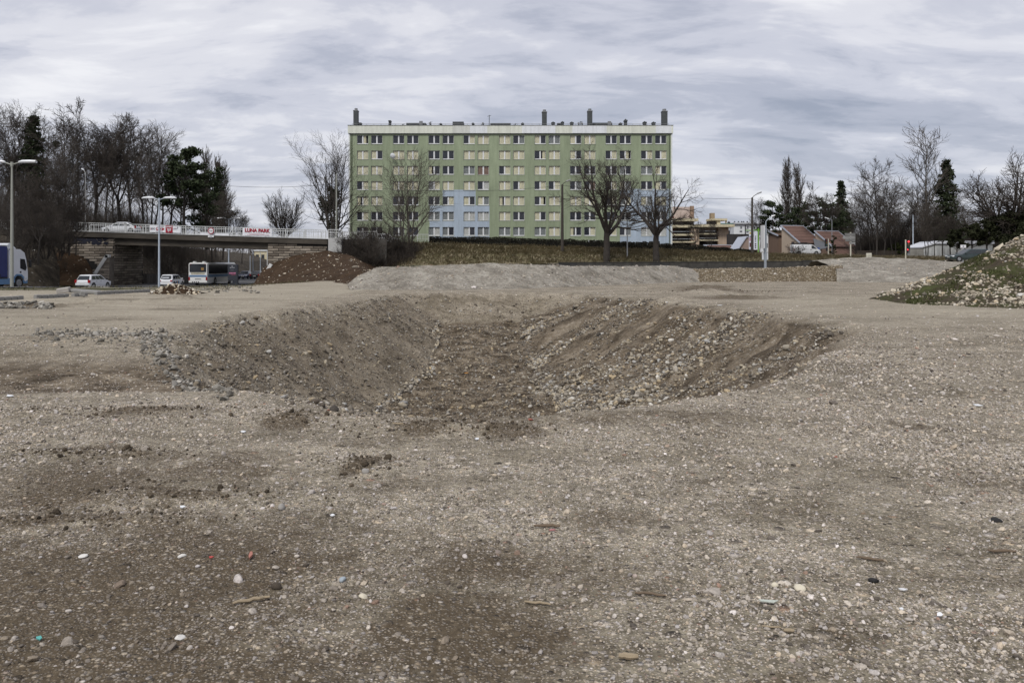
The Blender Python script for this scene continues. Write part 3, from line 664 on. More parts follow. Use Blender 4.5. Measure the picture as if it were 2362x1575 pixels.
TIPPED = earth_material('tipped ochre earth', [(0.3, (0.060, 0.043, 0.025)), (0.5, (0.125, 0.096, 0.060)), (0.7, (0.23, 0.19, 0.13))], 1.6, 0.9, (5.5, 0.22, (0.42, 0.37, 0.28)))
MOSSY = earth_material('overgrown rubble soil', [(0.28, (0.036, 0.030, 0.020)), (0.44, (0.075, 0.060, 0.042)), (0.56, (0.058, 0.060, 0.026)), (0.68, (0.085, 0.098, 0.036)), (0.8, (0.20, 0.175, 0.13))], 1.1, 1.0)
BERM = earth_material('graded grey gravel', [(0.28, (0.115, 0.102, 0.082)), (0.42, (0.205, 0.186, 0.155)), (0.54, (0.285, 0.262, 0.222)), (0.72, (0.40, 0.375, 0.325))], 0.8, 1.0, (4.5, 0.14, (0.17, 0.152, 0.135)))

# embankment: grassy bank below the flats and the high ground behind it
XS = [-24, -15.5, 7.6, 20.5, 33, 46, 60, 85, 150]
def wrow(xs, Y, z): return [Vector((x, y_, q)) for x, y_, q in zip(xs, Y if hasattr(Y, '__len__') else [Y] * len(xs), z)]
z_top = [4.3, 4.5, 3.9, 3.5, 3.1, 2.6, 2.3, 2.1, 2.0]
bank_rows = [wrow(XS, [100, 106, 108, 108, 108, 109, 110, 112, 115], [0.2, 1.2, 1.5, 1.5, 1.55, 1.9, 1.9, 1.8, 1.7]),
             wrow(XS, [103.5, 109, 111, 111, 111, 112, 113, 114, 117], [2.7, 2.8, 2.7, 2.5, 2.3, 2.3, 2.1, 2.0, 1.9]),
             wrow(XS, [105.1, 115, 118, 118, 118, 118, 118, 118, 120], [3.4] + z_top[1:]),
             wrow([-32, -17, 7.6, 20.5, 33, 46, 60, 85, 150], 126, [q + 0.15 for q in z_top])]
me, BANK = sheet('grass_bank', bank_rows, 220, 16, DRYGRASS, 0.20, 0.55, 3)
tag(link('grass_bank', me), 'long bank of dry tousled grass below the flats', kind='structure')
high_rows = [wrow([-32, -17, 7.6, 20.5, 33, 46, 60, 85, 150], 125.5, [q + 0.12 for q in z_top]),
             wrow([-32, -20, 8, 21, 34, 48, 62, 90, 170], 146, [4.9, 4.9, 4.6, 4.4, 4.0, 3.2, 2.8, 2.6, 2.4]),
             wrow([-34, -20, 8, 25, 40, 60, 90, 130, 260], 270, [5, 5, 4.6, 4.2, 3.8, 3.4, 3.2, 3, 2.8]),
             wrow([-60, -20, 20, 50, 90, 140, 220, 320, 700], 900, [5, 5, 4.6, 4.2, 3.8, 3.4, 3.2, 3, 2.8])]
me, HIGH = sheet('high_ground', high_rows, 80, 10, WOODSOIL, 0.05, 0.3, 4)
tag(link('high_ground', me), 'flat ground at street level around the flats', kind='structure')
def zu(x, Y):
    a = np.interp(x, [-32, -17, 7.6, 20.5, 33, 46, 60, 85, 150], z_top); b = np.interp(x, [-32, -20, 8, 21, 34, 48, 62, 90, 170], [4.9, 4.9, 4.6, 4.4, 4.0, 3.2, 2.8, 2.6, 2.4])
    c = np.interp(x, [-34, -20, 8, 25, 40, 60, 90, 130, 260], [5, 5, 4.6, 4.2, 3.8, 3.4, 3.2, 3, 2.8])
    return float(np.interp(Y, [118, 146, 270], [a, b, c]))

# wooded ground on the left: slope towards the road, plateau behind the bridge
me, LSLOPE = sheet('wooded_slope', [[(-125, 62, -0.5), (-62, 66, -0.6), (-53.5, 84, -1.2), (-57.3, 104.4, -1.4)], [(-135, 78, 2.0), (-66, 80, 1.6), (-57.2, 95, 1.0), (-58.3, 104.5, 0.9)],
                                    [(-135, 95, 5.2), (-75, 97, 4.8), (-63, 103, 4.2), (-59.5, 104.6, 3.2)], [(-140, 104.6, 5.9), (-80, 104.6, 5.9), (-66, 104.7, 5.2), (-61, 104.7, 4.4)]], 120, 12, WOODSOIL, 0.22, 0.5, 6)
tag(link('wooded_slope', me), 'dark littered slope under bare shrubs beside the road', kind='structure')
me, LPLAT = sheet('plateau', [[(-53, 113.2, -1.5), (-56, 130, -1.5), (-60, 155, -1.5), (-72, 220, -1.5), (-110, 400, -1.5)], [(-58, 114, 2.2), (-60, 131, 2.2), (-64, 156, 2.0), (-76, 221, 2), (-114, 402, 2)],
                              [(-64, 116, 5.6), (-66, 134, 5.6), (-71, 158, 5), (-84, 224, 5), (-124, 405, 5)], [(-150, 115, 6.1), (-155, 140, 6.1), (-160, 170, 6), (-180, 240, 6), (-260, 420, 6)]], 60, 14, WOODSOIL, 0.25, 0.3, 7)
tag(link('plateau', me), 'wooded high ground beyond the bridge', kind='structure')

# road that dips under the bridge
ASPHALT = M('asphalt', (0.085, 0.085, 0.088), 0.85, 0.2, 1.5, bump=0.2, dirt=0.3)
def road_z(Y): return float(-1.5 * smooth(46, 100, np.array([Y]))[0]) + 0.07
rd = MB(); rows = []
for Y in np.linspace(52, 330, 70):
    cxr = -41.5 - 0.105 * (Y - 80) - 0.0006 * max(0, Y - 150) ** 2
    wl, wr = 9.5, 7.5
    if Y < 70: wl += (70 - Y) * 2.0
    rows.append([Vector((cxr - wl, Y, road_z(Y))), Vector((cxr + wr, Y, road_z(Y)))])
for a, b in zip(rows, rows[1:]): rd.quad(a[0], a[1], b[1], b[0])
tag(rd.build('road', ASPHALT), 'grey asphalt road dipping under the bridge', kind='structure')
def road_x(Y): return -41.5 - 0.105 * (Y - 80) - 0.0006 * max(0, Y - 150) ** 2

# graded gravel berm across the far side
def berm(name, label, base, crest, mat, amp, seed, back=6.0, n=160, ledge=None):
    rows = [[Pg(*q) - Vector((0, 0, 0.06)) for q in base]]
    if ledge: rows += [Pr(l) for l in ledge]
    cr = Pr(crest); rows.append(cr)
    rows.append([p + Vector((0, 1.6, -0.05)) for p in cr])
    rows.append([Vector((p.x, p.y + back, -0.3)) for p in cr])
    me, A = sheet(name, rows, n, 12, mat, amp, 0.9, seed)
    return me, A
me, A1 = berm('gravel_berm', '', [(812, 670), (900, 669), (1000, 669), (1200, 667), (1400, 660), (1600, 651), (1640, 650)],
              [(800, 655, 50), (836, 632, 51), (872, 617, 52), (1000, 613, 52), (1130, 609, 53), (1230, 611, 54), (1290, 613, 55), (1420, 615, 61), (1560, 613, 68), (1600, 622, 70)], BERM, 0.13, 11)
tag(link('gravel_berm', me), 'long low berm of graded pale grey gravel behind the excavation', 'berm')
me, A2 = berm('rubble_slope', '', [(1612, 650.5), (1700, 651), (1800, 650), (1945, 649)], [(1596, 621, 70), (1680, 620, 71), (1780, 618, 72), (1850, 616, 72), (1944, 613, 72)], TIPPED, 0.10, 12)
rs = tag(link('rubble_slope', me), 'brown stony face of the berm below the tall grey sign post', 'berm')
me, A3 = berm('gravel_berm', '', [(1930, 650), (2000, 651), (2090, 652), (2190, 655), (2330, 660)], [(1885, 602, 80), (1925, 597, 81), (1960, 595, 82), (2030, 594, 82), (2110, 597, 82), (2200, 603, 80), (2330, 610, 78)], BERM, 0.12, 13,
              ledge=[[(1930, 622, 70), (2000, 622, 70), (2080, 625, 70), (2180, 632, 68), (2330, 638, 68)], [(1915, 613, 76), (2000, 612, 76), (2090, 614, 76), (2200, 620, 74), (2330, 622, 74)]])
tag(link('gravel_berm', me), 'stepped grey gravel berm with a ledge, beyond the white stone mound', 'berm')
GREYC = shape_collection('berm stone', [PEB], 6, 1, 0.3, 0.7, 70)
for A, par, n, s0, lbl, cc in ((A2, rs, 3600, 0.033, 'pale stones in the brown berm face', shape_collection('ochre stone', [LIME], 6, 1, 0.4, 0.7, 80)),):
    p = on_sheet(A, n, RNG, 0.0, 0.5); scatter('rubble', p, s0 * np.exp(RNG.normal(0, 0.5, n)), RNG.uniform(0, 0.7, n), cc, par, lbl)
for A in (A1, A3):
    p = on_sheet(A, 2600, RNG, 0.0, 0.6); scatter('gravel', p, 0.032 * np.exp(RNG.normal(0, 0.5, 2600)), RNG.uniform(0, 0.9, 2600), GREYC, None, 'loose stones lying on the pale berm')

# brown earth heaped against the right abutment
me, A4 = sheet('earth_mound', [Pr([(575, 663, 93), (640, 668, 80), (720, 672, 62), (800, 674, 51), (872, 671, 47.5)]), Pr([(596, 640, 98), (650, 635, 92), (720, 640, 80), (800, 648, 64), (868, 662, 54)]),
                               Pr([(604, 622, 102), (650, 600, 104), (715, 590, 100), (790, 602, 90), (866, 645, 60)]), Pr([(616, 612, 104.6), (640, 602, 104.6), (700, 586, 104.6), (755, 578, 104.4), (800, 584, 104), (850, 616, 80)]),
                               [(-32, 106, -1), (-28, 106, 1), (-24, 106, 2), (-21, 106, 2), (-18, 106, 1), (-15, 84, -0.5)]], 110, 10, BROWN, 0.25, 0.45, 15)
em = tag(link('earth_mound', me), 'dark brown earth mound flecked with pale stones against the right bridge abutment', 'mound')
EARTHC = shape_collection('pale stone', [LIME], 6, 1, 0.5, 0.7, 90)
p = on_sheet(A4, 400, RNG, 0.0, 0.75); scatter('rubble', p, 0.068 * np.exp(RNG.normal(0, 0.5, 400)), RNG.uniform(0, 0.5, 400), EARTHC, em, 'pale stones scattered in the brown earth')
me, A5 = sheet('earth_mound', [[(-53.0, 101.5, -1.35), (-53.6, 101, -1.35), (-57.0, 99, -1.2), (-60.5, 98, -1.0)], [(-54.6, 103.6, 0.6), (-55.5, 103.4, 1.0), (-58.5, 102.6, 1.2), (-61, 101.6, 1.2)], [(-56, 104.7, 2.0), (-57, 104.7, 2.5), (-59, 104.7, 3.1), (-62, 104.7, 3.4)]], 40, 10, BROWN, 0.14, 0.6, 16)
em2 = tag(link('earth_mound', me), 'bare brown earth slope below the graffiti on the left bridge abutment', 'mound')
p = on_sheet(A5, 60, RNG); scatter('rubble', p, 0.07 * np.exp(RNG.normal(0, 0.4, 60)), RNG.uniform(0, 0.5, 60), EARTHC, em2, 'pale stones in the brown slope')

# overgrown mound of pale stones on the right
me, A6 = sheet('rubble_mound', [[Pg(*q) for q in ((1995, 690), (2060, 700), (2180, 708), (2380, 713), (2700, 720))], Pr([(2010, 686, 35), (2090, 676, 33), (2200, 672, 31.5), (2380, 655, 31), (2700, 640, 31)]),
                                Pr([(2030, 681, 35.5), (2105, 655, 35.2), (2200, 620, 35), (2270, 585, 35), (2345, 548, 35), (2420, 520, 35), (2700, 470, 36)]),
                                Pr([(2050, 683, 37.5), (2120, 657, 37), (2220, 622, 37), (2300, 590, 37), (2365, 552, 37), (2440, 522, 37), (2700, 472, 38)]), [(18, 42, -0.2), (20, 43, -0.2), (23, 44, -.2), (27, 44, -.2), (32, 44, -.2)]], 130, 14, MOSSY, 0.13, 0.8, 18)
rm = tag(link('rubble_mound', me), 'high mound of cream stones overgrown with green grass, cut off by the right picture edge', 'mound')
MOUNDC = shape_collection('mound stone', [LIME], 10, 1, 0.6, 0.62, 100)
p = on_sheet(A6, 9000, RNG, 0.0, 0.62); cl = vnoise(p[:, 0] * 0.9, p[:, 1] * 0.9 + p[:, 2], 66); kp = RNG.uniform(0, 1, len(p)) < np.clip(2.6 * (cl - 0.28), 0.05, 1); p = p[kp]
scatter('rubble', p, 0.043 * np.exp(RNG.normal(0, 0.45, len(p))), RNG.uniform(0, 0.85, len(p)), MOUNDC, rm, 'small pale stones of the mound')
msh = [stone_mesh('stone', 320 + i, LIME, 1, 0.6, 0.7) for i in range(10)]
p = on_sheet(A6, 900, RNG, 0.0, 0.6); cl = vnoise(p[:, 0] * 0.9, p[:, 1] * 0.9 + p[:, 2], 66); p = p[RNG.uniform(0, 1, len(p)) < np.clip(2.6 * (cl - 0.25), 0.08, 1)]
k = 0
for q in p:
    if q[0] > 0.66 * q[1] or k >= 292: continue
    s = random.choice([.08, .085, .09, .10, .11, .13, .16, .2]) * random.uniform(0.6, 0.95)
    link('stone', msh[k % 10], rm, (q[0], q[1], q[2] + 0.25 * s), (random.gauss(0, .5), random.gauss(0, .5), random.uniform(0, 6.28)), s); k += 1
# the long white slabs that stick out of it
for (px, py, Y), s in (((2300, 575, 34.6), (0.50, 0.22, 0.13)), ((2285, 588, 34.4), (0.42, 0.16, 0.10)), ((2330, 568, 34.6), (0.3, 0.2, 0.12))):
    c = P(px, py, Y); o = link('stone', msh[k % 10], rm, c, (0.1, -0.75, 0.2), s); k += 1
# grass blades
def blades(name, pts, h, wd, mat, rng, lean=0.5, droop=0.0, drape=None):
    n = len(pts); a = rng.uniform(0, 6.28, n); hh = h * rng.uniform(0.5, 1.3, n); l = rng.normal(0, lean, n)
    d = np.stack([np.cos(a), np.sin(a), np.zeros(n)], 1)
    if drape is not None: d = d * 0.5 + np.array(drape); d /= np.linalg.norm(d, axis=1)[:, None]; l = np.abs(l) + lean * 0.6
    sd = np.stack([-d[:, 1], d[:, 0], np.zeros(n)], 1) * wd
    mid = pts + d * (l * hh * 0.35)[:, None] + np.array([0, 0, 1]) * (hh * 0.6)[:, None]
    tip = pts + d * (l * hh)[:, None] + np.array([0, 0, 1]) * (hh * (1 - droop))[:, None]
    V = np.concatenate([pts - sd, pts + sd, mid - sd * 0.7, mid + sd * 0.7, tip]); i = np.arange(n)
    F = np.concatenate([np.stack([i, i + n, i + 3 * n], 1), np.stack([i, i + 3 * n, i + 2 * n], 1), np.stack([i + 2 * n, i + 3 * n, i + 4 * n], 1)])
    return np_mesh(name, V, F, mat)
GREEN = earth_material('green grass', [(0.3, (0.032, 0.036, 0.014)), (0.6, (0.072, 0.082, 0.030)), (0.8, (0.15, 0.14, 0.07))], 3, 0.0)
STRAW = earth_material('straw grass', [(0.3, (0.10, 0.092, 0.052)), (0.45, (0.235, 0.205, 0.135)), (0.6, (0.39, 0.335, 0.235)), (0.8, (0.54, 0.465, 0.345))], 1.5, 0.0)
p = on_sheet(A6, 26000, RNG, 0.0, 0.62); cl = vnoise(p[:, 0] * 0.8 + 5, p[:, 1] * 0.8 + p[:, 2], 67); p = p[cl > 0.63]
tag(link('grass', blades('grass', p, 0.08, 0.012, GREEN, RNG, 0.8)), 'short green grass growing between the stones of the mound', kind='stuff')
p = on_sheet(BANK, 42000, RNG, 0.0, 0.68); p = p[p[:, 0] > -19]
tag(link('grass', blades('grass', p, 0.50, 0.035, STRAW, RNG, 1.1, 0.45, (0.55, -0.6, 0))), 'long dry straw-coloured grass on the bank', kind='stuff')
n = 5000; x = RNG.uniform(-52, -17, n); y = RNG.uniform(46, 84, n); kp = vnoise(x * 0.4, y * 0.4, 68) > 0.45; x, y = x[kp], y[kp]
kp = (np.abs(x - np.array([road_x(q) for q in y]) + 1) > 8.6) | (y < 52); x, y = x[kp], y[kp]
tag(link('grass', blades('grass', np.stack([x, y, ground_z(x, y)], 1), 0.16, 0.02, earth_material('verge grass', [(0.3, (0.04, 0.038, 0.018)), (0.6, (0.11, 0.10, 0.055)), (0.8, (0.2, 0.17, 0.11))], 2, 0.0), RNG, 0.8)), 'patchy grass on the verge by the road', kind='stuff')
# ------------------------------------------------------------------ bridge
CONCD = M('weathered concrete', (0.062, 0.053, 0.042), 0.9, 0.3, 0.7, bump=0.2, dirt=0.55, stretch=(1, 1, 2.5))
CONCG = M('pale concrete', (0.42, 0.42, 0.41), 0.85, 0.1, 1.0, bump=0.1, dirt=0.25)
CONCM = M('grey concrete', (0.23, 0.225, 0.215), 0.9, 0.2, 1.0, bump=0.2, dirt=0.4)
STONEB = pebble_material('masonry block', [(0.0, (0.11, 0.092, 0.074)), (0.5, (0.215, 0.185, 0.15)), (1.0, (0.31, 0.27, 0.225))])
MORTAR_SHADE = M('dark joint and underside shade', (0.026, 0.024, 0.022), 0.95, 0.2, 2)
WHITEM = M('white painted metal', (0.50, 0.51, 0.50), 0.5, 0.1, 3, dirt=0.25)
GREYM = M('galvanised steel', (0.40, 0.43, 0.46), 0.45, 0.08, 2, metal=0.3)
BLACKP = M('black plastic', (0.012, 0.012, 0.013), 0.5, 0.1)
def deck_z(x): return 5.54 - 0.031 * (x + 50.4)
YB, YE = 105.0, 113.2
bridge = thing('bridge', 'dark concrete road bridge with stone block abutments and white railings', 'bridge', (0, 0, 0))
mb = MB()
def slab(mb, x0, x1, y0, y1, t0, t1):                                # slab that follows the deck slope; t = offset below deck top
    a, b = deck_z(x0), deck_z(x1)
    mb.add([(x0, y0, a - t1), (x1, y0, b - t1), (x1, y1, b - t1), (x0, y1, a - t1), (x0, y0, a - t0), (x1, y0, b - t0), (x1, y1, b - t0), (x0, y1, a - t0)],
           [(3, 2, 1, 0), (4, 5, 6, 7), (0, 1, 5, 4), (1, 2, 6, 5), (2, 3, 7, 6), (3, 0, 4, 7)])
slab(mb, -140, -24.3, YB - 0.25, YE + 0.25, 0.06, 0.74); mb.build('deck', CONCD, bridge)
mb = MB(); slab(mb, -140, -24.3, YB - 0.32, YB + 0.1, -0.02, 0.055); mb.build('kerb', CONCG, bridge)
mb = MB(); slab(mb, -140, -24.3, YE - 0.1, YE + 0.32, -0.02, 0.055); mb.build('kerb', CONCG, bridge)
mb = MB(); slab(mb, -140, -24.3, YB + 0.9, YE - 0.9, 0.03, 0.055); mb.build('carriageway', ASPHALT, bridge)
for y in (YB + 0.15, YB + 2.4, YB + 4.6, YE - 0.65):
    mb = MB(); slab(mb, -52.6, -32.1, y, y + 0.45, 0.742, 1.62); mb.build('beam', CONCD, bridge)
mb = MB(); slab(mb, -52.6, -32.1, YB + 0.6, YE - 0.6, 0.742, 0.8); mb.build('soffit_shade', MORTAR_SHADE, bridge)  # near-black sheet puts the shade under the deck into the colour
def block_mesh(l, h, d):
    return MB().bbox(0.025, l - 0.025, -d, 0.05, 0.028, h - 0.028, 0.035).mesh('block', STONEB)
BM = [block_mesh(1.42, 0.335, d) for d in (0.05, 0.07, 0.085)] + [block_mesh(0.71, 0.335, 0.06), block_mesh(1.02, 0.335, 0.07)]
LENS = [1.42, 1.42, 1.42, 0.71, 1.02]
def courses(parent, x0, x1, y, z_of, z0, rot=0.0, skip=None):
    """rows of blocks on a face starting at (x0, y) running along the face"""
    n = 0; c, s = math.cos(rot), math.sin(rot); row = 0; z = z0
    while z < z_of(0) - 0.1 and z < z_of(x1 - x0) + 0.6:
        u = 0.0; first = True
        while u < x1 - x0 - 0.35:
            rest = x1 - x0 - u
            k = 3 if (first and row % 2) else random.choice([0, 1, 2, 0, 4])
            if LENS[k] > rest: k = 3 if rest < 1.0 else 4
            zl = z_of(u + LENS[k] / 2)
            if z + 0.335 <= zl and not (skip and skip(u + LENS[k] / 2, z)):
                sc = min(1.0, rest / LENS[k])
                link('block', BM[k], parent, (x0 + u * c, y + u * s, z), (0, 0, rot), (sc, 1, 1)); n += 1
            u += LENS[k]; first = False
        z += 0.335; row += 1
    return n
# right abutment: face towards the site, and the inner side
mb = MB(); mb.prism([(-32.2, -2), (-32.2, deck_z(-32.2) - 0.745), (-24.3, deck_z(-24.3) - 0.745), (-24.3, -2)], YB + 0.05, YE); ab = mb.build('abutment', MORTAR_SHADE, bridge)
courses(ab, -32.2, -24.35, YB + 0.02, lambda u: deck_z(-32.2 + u) - 0.745, -0.9, 0, lambda u, z: z < 0.25 + u * 0.33 - 0.35 or u < 0)
mb = MB(); mb.prism([(-32.32, -1.6), (-32.32, 3.3), (-32.21, 3.3), (-32.21, -1.6)], YB - 0.02, YB + 0.35); mb.build('corner_strip', CONCG, bridge)
# left abutment
mb = MB(); mb.prism([(-62, -2), (-62, deck_z(-62) - 0.745), (-52.5, deck_z(-52.5) - 0.745), (-52.5, -2)], YB + 0.05, YE); ab2 = mb.build('abutment', MORTAR_SHADE, bridge)
courses(ab2, -59.6, -52.5, YB + 0.02, lambda u: deck_z(-59.6 + u) - 0.745, -1.6, 0, lambda u, z: z < 3.2 - u * 0.42 and u < 4.9 + (z < 1.8) * 0.0 and z < 3.0)
courses(ab2, -52.48, -44.4, YB + 0.05, lambda u: deck_z(-52.5) - 0.745 - u * 0, -1.55, R(90))
# coping strips of the wing walls, white painted, with a step
def coping(pts, name='coping'):
    mb = MB()
    for (a, b) in pts:
        a, b = Vector(a), Vector(b); d = (b - a).normalized(); n_ = Vector((-d.z, 0, d.x)) * 0.42
        if n_.z < 0: n_ = -n_
        mb.add([a, b, b - n_, a - n_, a + Vector((0, .5, 0)), b + Vector((0, .5, 0)), b - n_ + Vector((0, .5, 0)), a - n_ + Vector((0, .5, 0))],
               [(0, 1, 2, 3), (7, 6, 5, 4), (0, 4, 5, 1), (1, 5, 6, 2), (2, 6, 7, 3), (3, 7, 4, 0)])
    return mb
cw = [(P(201, 640, 103.6), P(211, 628, 103.6)), (P(211, 629, 103.6), P(219, 629, 103.6)), (P(216, 629, 103.6), P(243, 587, 103.6)), (P(242, 587, 103.6), P(251, 587, 103.6))]
wing = thing('wing_wall', 'sloping wing wall with white stepped coping at the left bridge abutment', 'wall', (0, 0, 0))
coping(cw).build('coping', M('white coping', (0.6, 0.6, 0.58), 0.8, 0.08, 2, dirt=0.2), wing)
zt = [P(201, 640, 103.6), P(219, 629, 103.6), P(243, 588, 103.6), P(251, 588, 103.6)]
mb = MB(); mb.prism([(zt[0].x, -1.6)] + [(p.x + 0.1, p.z - 0.33) for p in zt] + [(-52.42, zt[3].z - 0.33), (-52.42, -1.6)], 103.7, 104.9); wcore = mb.build('wall', M('masonry base', (0.15, 0.13, 0.108), .95, .25, 1.5), wing)
zline = lambda x: float(np.interp(x, [p.x + 0.1 for p in zt], [p.z - 0.33 for p in zt]))
z = -1.5; row = 0
while z < 2.4:
    x = -52.42; 
    while x > -57:
        l = 0.71 if (row % 2 and x == -52.42) else 1.42
        if zline(x - l * 0.6) > z + 0.3: link('block', BM[3 if l < 1 else row % 3], wcore, (x - l, 103.68, z))
        x -= l
    z += 0.335; row += 1
wing2 = thing('wing_wall', 'slanted white coping strip beside the brown earth at the right bridge abutment', 'wall', (0, 0, 0))
cw = [(P(586, 655, 102), P(602, 632, 102)), (P(602, 632, 102), P(608, 632, 102)), (P(607, 633, 102), P(621, 608, 102))]
coping(cw).build('coping', _mats['white coping'], wing2)
mb = MB(); mb.prism([(P(588, 655, 102).x, -1.6), (P(589, 655, 102).x, -.9), (P(621, 609, 102).x, 1.2), (-31.0, 1.2), (-31.0, -1.6)], 102.15, 104.8); mb.build('wall', CONCD, wing2)
# end block and wing wall at the right end
eb = MB(); eb.bbox(P(757, 0, 104.4).x, P(788, 0, 104.4).x, 104.4, 106, P(0, 582, 104.4).z, P(0, 549.5, 104.4).z, 0.03); 
endb = tag(eb.build('concrete_block', CONCG), 'pale smooth concrete end block with a black tag under the railing', 'block')
mb = MB(); x0 = P(779, 0, 104.39).x; mb.box(x0, x0 + .06, 104.385, 104.395, P(0, 566, 104.4).z, P(0, 558, 104.4).z); mb.box(x0, x0 + .3, 104.385, 104.395, P(0, 558.8, 104.4).z, P(0, 558, 104.4).z); mb.box(x0 + .35, x0 + .5, 104.385, 104.395, P(0, 562.6, 104.4).z, P(0, 561.8, 104.4).z)
mb.build('graffiti', BLACKP, endb)
ww = MB(); ww.box(P(788.5, 0, 105).x, -16.6, 105.2, 105.7, 0.5, 4.72)
tag(ww.build('retaining_wall', M('dark stained concrete', (0.105, 0.098, 0.088), 0.9, 0.25, 0.6, bump=0.2, dirt=0.6)), 'dark stained concrete wall behind the tangled bush, right of the pale end block', 'wall')
# graffiti on the left wall: dark blobs of spray paint
mb = MB(); r = random.Random(3)
gx0, gx1 = P(172, 0, YB).x, P(249, 0, YB).x; gz0, gz1 = P(0, 566, YB).z, P(0, 546, YB).z
for i in range(46):
    u = r.random(); cx, cz = gx0 + (gx1 - gx0) * u, gz0 + (gz1 - gz0) * (0.5 + r.uniform(-.32, .32)); ra = r.uniform(.14, .34)
    pts = [(cx + ra * r.uniform(.7, 1.2) * math.cos(a), cz + ra * .8 * r.uniform(.6, 1.2) * math.sin(a)) for a in np.linspace(0, 6.28, 11)[:-1]]
    mb.add([(x, YB - 0.075 - 0.0004 * i, z) for x, z in pts], [tuple(range(10))])
mb.build('graffiti', M('dark blue spray paint', (0.010, 0.011, 0.022), 0.6, 0.3, 2), bridge)
# railings
def railing(x0, x1, y, label_parts, post_step=2.6, bar_step=0.31, h=1.12, bars=True, z_of=deck_z, mat=None, parent=None):
    mat = mat or WHITEM
    rl = link('railing', None, parent); rl.empty_display_size = .2
    L_ = x1 - x0
    def beam(mb, dz, r_):
        a, b = z_of(x0), z_of(x1)
        mb.add([(x0, y - r_, a + dz - r_), (x1, y - r_, b + dz - r_), (x1, y + r_, b + dz - r_), (x0, y + r_, a + dz - r_), (x0, y - r_, a + dz + r_), (x1, y - r_, b + dz + r_), (x1, y + r_, b + dz + r_), (x0, y + r_, a + dz + r_)],
               [(3, 2, 1, 0), (4, 5, 6, 7), (0, 1, 5, 4), (1, 2, 6, 5), (2, 3, 7, 6), (3, 0, 4, 7)])
    for dz, r_ in ((h, 0.045), (0.40, 0.025), (0.10, 0.025)):
        mb = MB(); beam(mb, dz, r_); mb.build('rail', mat, rl)
    pm = MB().box(-.05, .05, -.05, .05, 0, h - 0.045).mesh('post', mat); bm_ = MB().box(-.02, .02, -.02, .02, 0.125, h - 0.045).mesh('baluster', mat)
    n = max(1, round(L_ / post_step))
    for i in range(n + 1):
        x = x0 + L_ * i / n; link('post', pm, rl, (x, y, z_of(x) + 0.0))
    if bars:
        k = int(L_ / bar_step)
        for i in range(1, k):
            x = x0 + L_ * i / k
            if min(abs(x - (x0 + L_ * j / n)) for j in range(n + 1)) < 0.1: continue
            link('baluster', bm_, rl, (x, y, z_of(x)))
    return rl
railing(-72, -24.6, YB + 0.02, None, parent=bridge)
railing(-60, -22.0, YE - 0.0, None, parent=bridge, bar_step=0.62, post_step=2.6)
fence2 = thing('railing', 'white barred railing on top of the pale concrete end block', 'railing', (0, 0, 0))
railing(P(757, 0, 104.6).x, P(789, 0, 104.6).x, 104.6, None, parent=fence2, z_of=lambda x: P(0, 549.5, 104.4).z, post_step=1.35, bar_step=0.24)
fence3 = thing('railing', 'thin grey railing along the road behind the tangled bush', 'railing', (0, 0, 0))
railing(P(790, 0, 105.4).x, P(870, 0, 105.4).x, 105.45, None, parent=fence3, z_of=lambda x: 4.72, post_step=2.0, bar_step=0.3, h=1.0, mat=M('dull grey rail', (0.30, 0.30, 0.29), 0.6))
fence4 = thing('railing', 'short white railing at the left end of the hedge before the green flats', 'railing', (0, 0, 0))
railing(P(963, 0, 119).x, P(989, 0, 119).x, 119, None, parent=fence4, z_of=lambda x: P(0, 557, 119).z, post_step=1.7, bar_step=0.24, h=1.05, mat=M('rail off white', (0.45, 0.47, 0.45), 0.6))

# lettering helper: flat print
def text(name, body, size, mat, parent, loc, rot=(R(90), 0, 0), sx=1.0, bold=0.0, align='CENTER', shear=0.0, name2=None):
    cu = bpy.data.curves.new(name, 'FONT'); cu.body = body; cu.size = size; cu.align_x = align; cu.align_y = 'CENTER'; cu.offset = bold; cu.shear = shear
    cu.extrude = 0.002; cu.materials.append(mat)
    tmp = bpy.data.objects.new('tmp', cu); COL.objects.link(tmp)
    me = bpy.data.meshes.new_from_object(tmp); me.name = name; bpy.data.objects.remove(tmp); bpy.data.curves.remove(cu)
    o = link(name, me, parent, loc, rot); o.scale = (sx, 1, 1); return o
REDP = M('dark red print', (0.30, 0.012, 0.03), 0.6, 0.08)
INK = M('black print', (0.02, 0.02, 0.025), 0.6)
BANW = M('white banner cloth', (0.70, 0.71, 0.74), 0.6, 0.05, 2)
# pizza banner (on the railing)
def banner(x0, x1, zt0, zt1, zb0, zb1, y, name, label, wave=0.03, seed=0):
    t = thing(name, label, 'banner', ((x0 + x1) / 2, y, (zt0 + zb0) / 2))
    c = Vector(t.location); n = 24; V = []; F = []
    for j in range(5):
        for i in range(n + 1):
            u = i / n; v = j / 4; zt = zt0 + (zt1 - zt0) * u; zb = zb0 + (zb1 - zb0) * u
            V.append((x0 + (x1 - x0) * u - c.x, wave * math.sin(u * 17 + seed + v * 3) * v - wave, zt + (zb - zt) * v - c.z))
    for j in range(4):
        for i in range(n): a = j * (n + 1) + i; F.append((a, a + 1, a + n + 2, a + n + 1))
    m_ = MB(); m_.add(V, F); o = m_.build('cloth', BANW, t, smooth_shade=True)
    return t
yb = YB - 0.12
xa, xb = P(345, 0, yb).x, P(417, 0, yb).x
pz = banner(xa, xb, P(0, 519.5, yb).z, P(0, 523, yb).z, P(0, 535.5, yb).z, P(0, 537.5, yb).z, yb, 'pizza_banner', 'white and dark red pizza banner tied to the bridge railing, behind a lamp post', 0.01)
pc = Vector(pz.location)
def lp(px, py, dy=0.03): q = P(px, py, yb); return Vector((q.x - pc.x, -dy, q.z - pc.z))
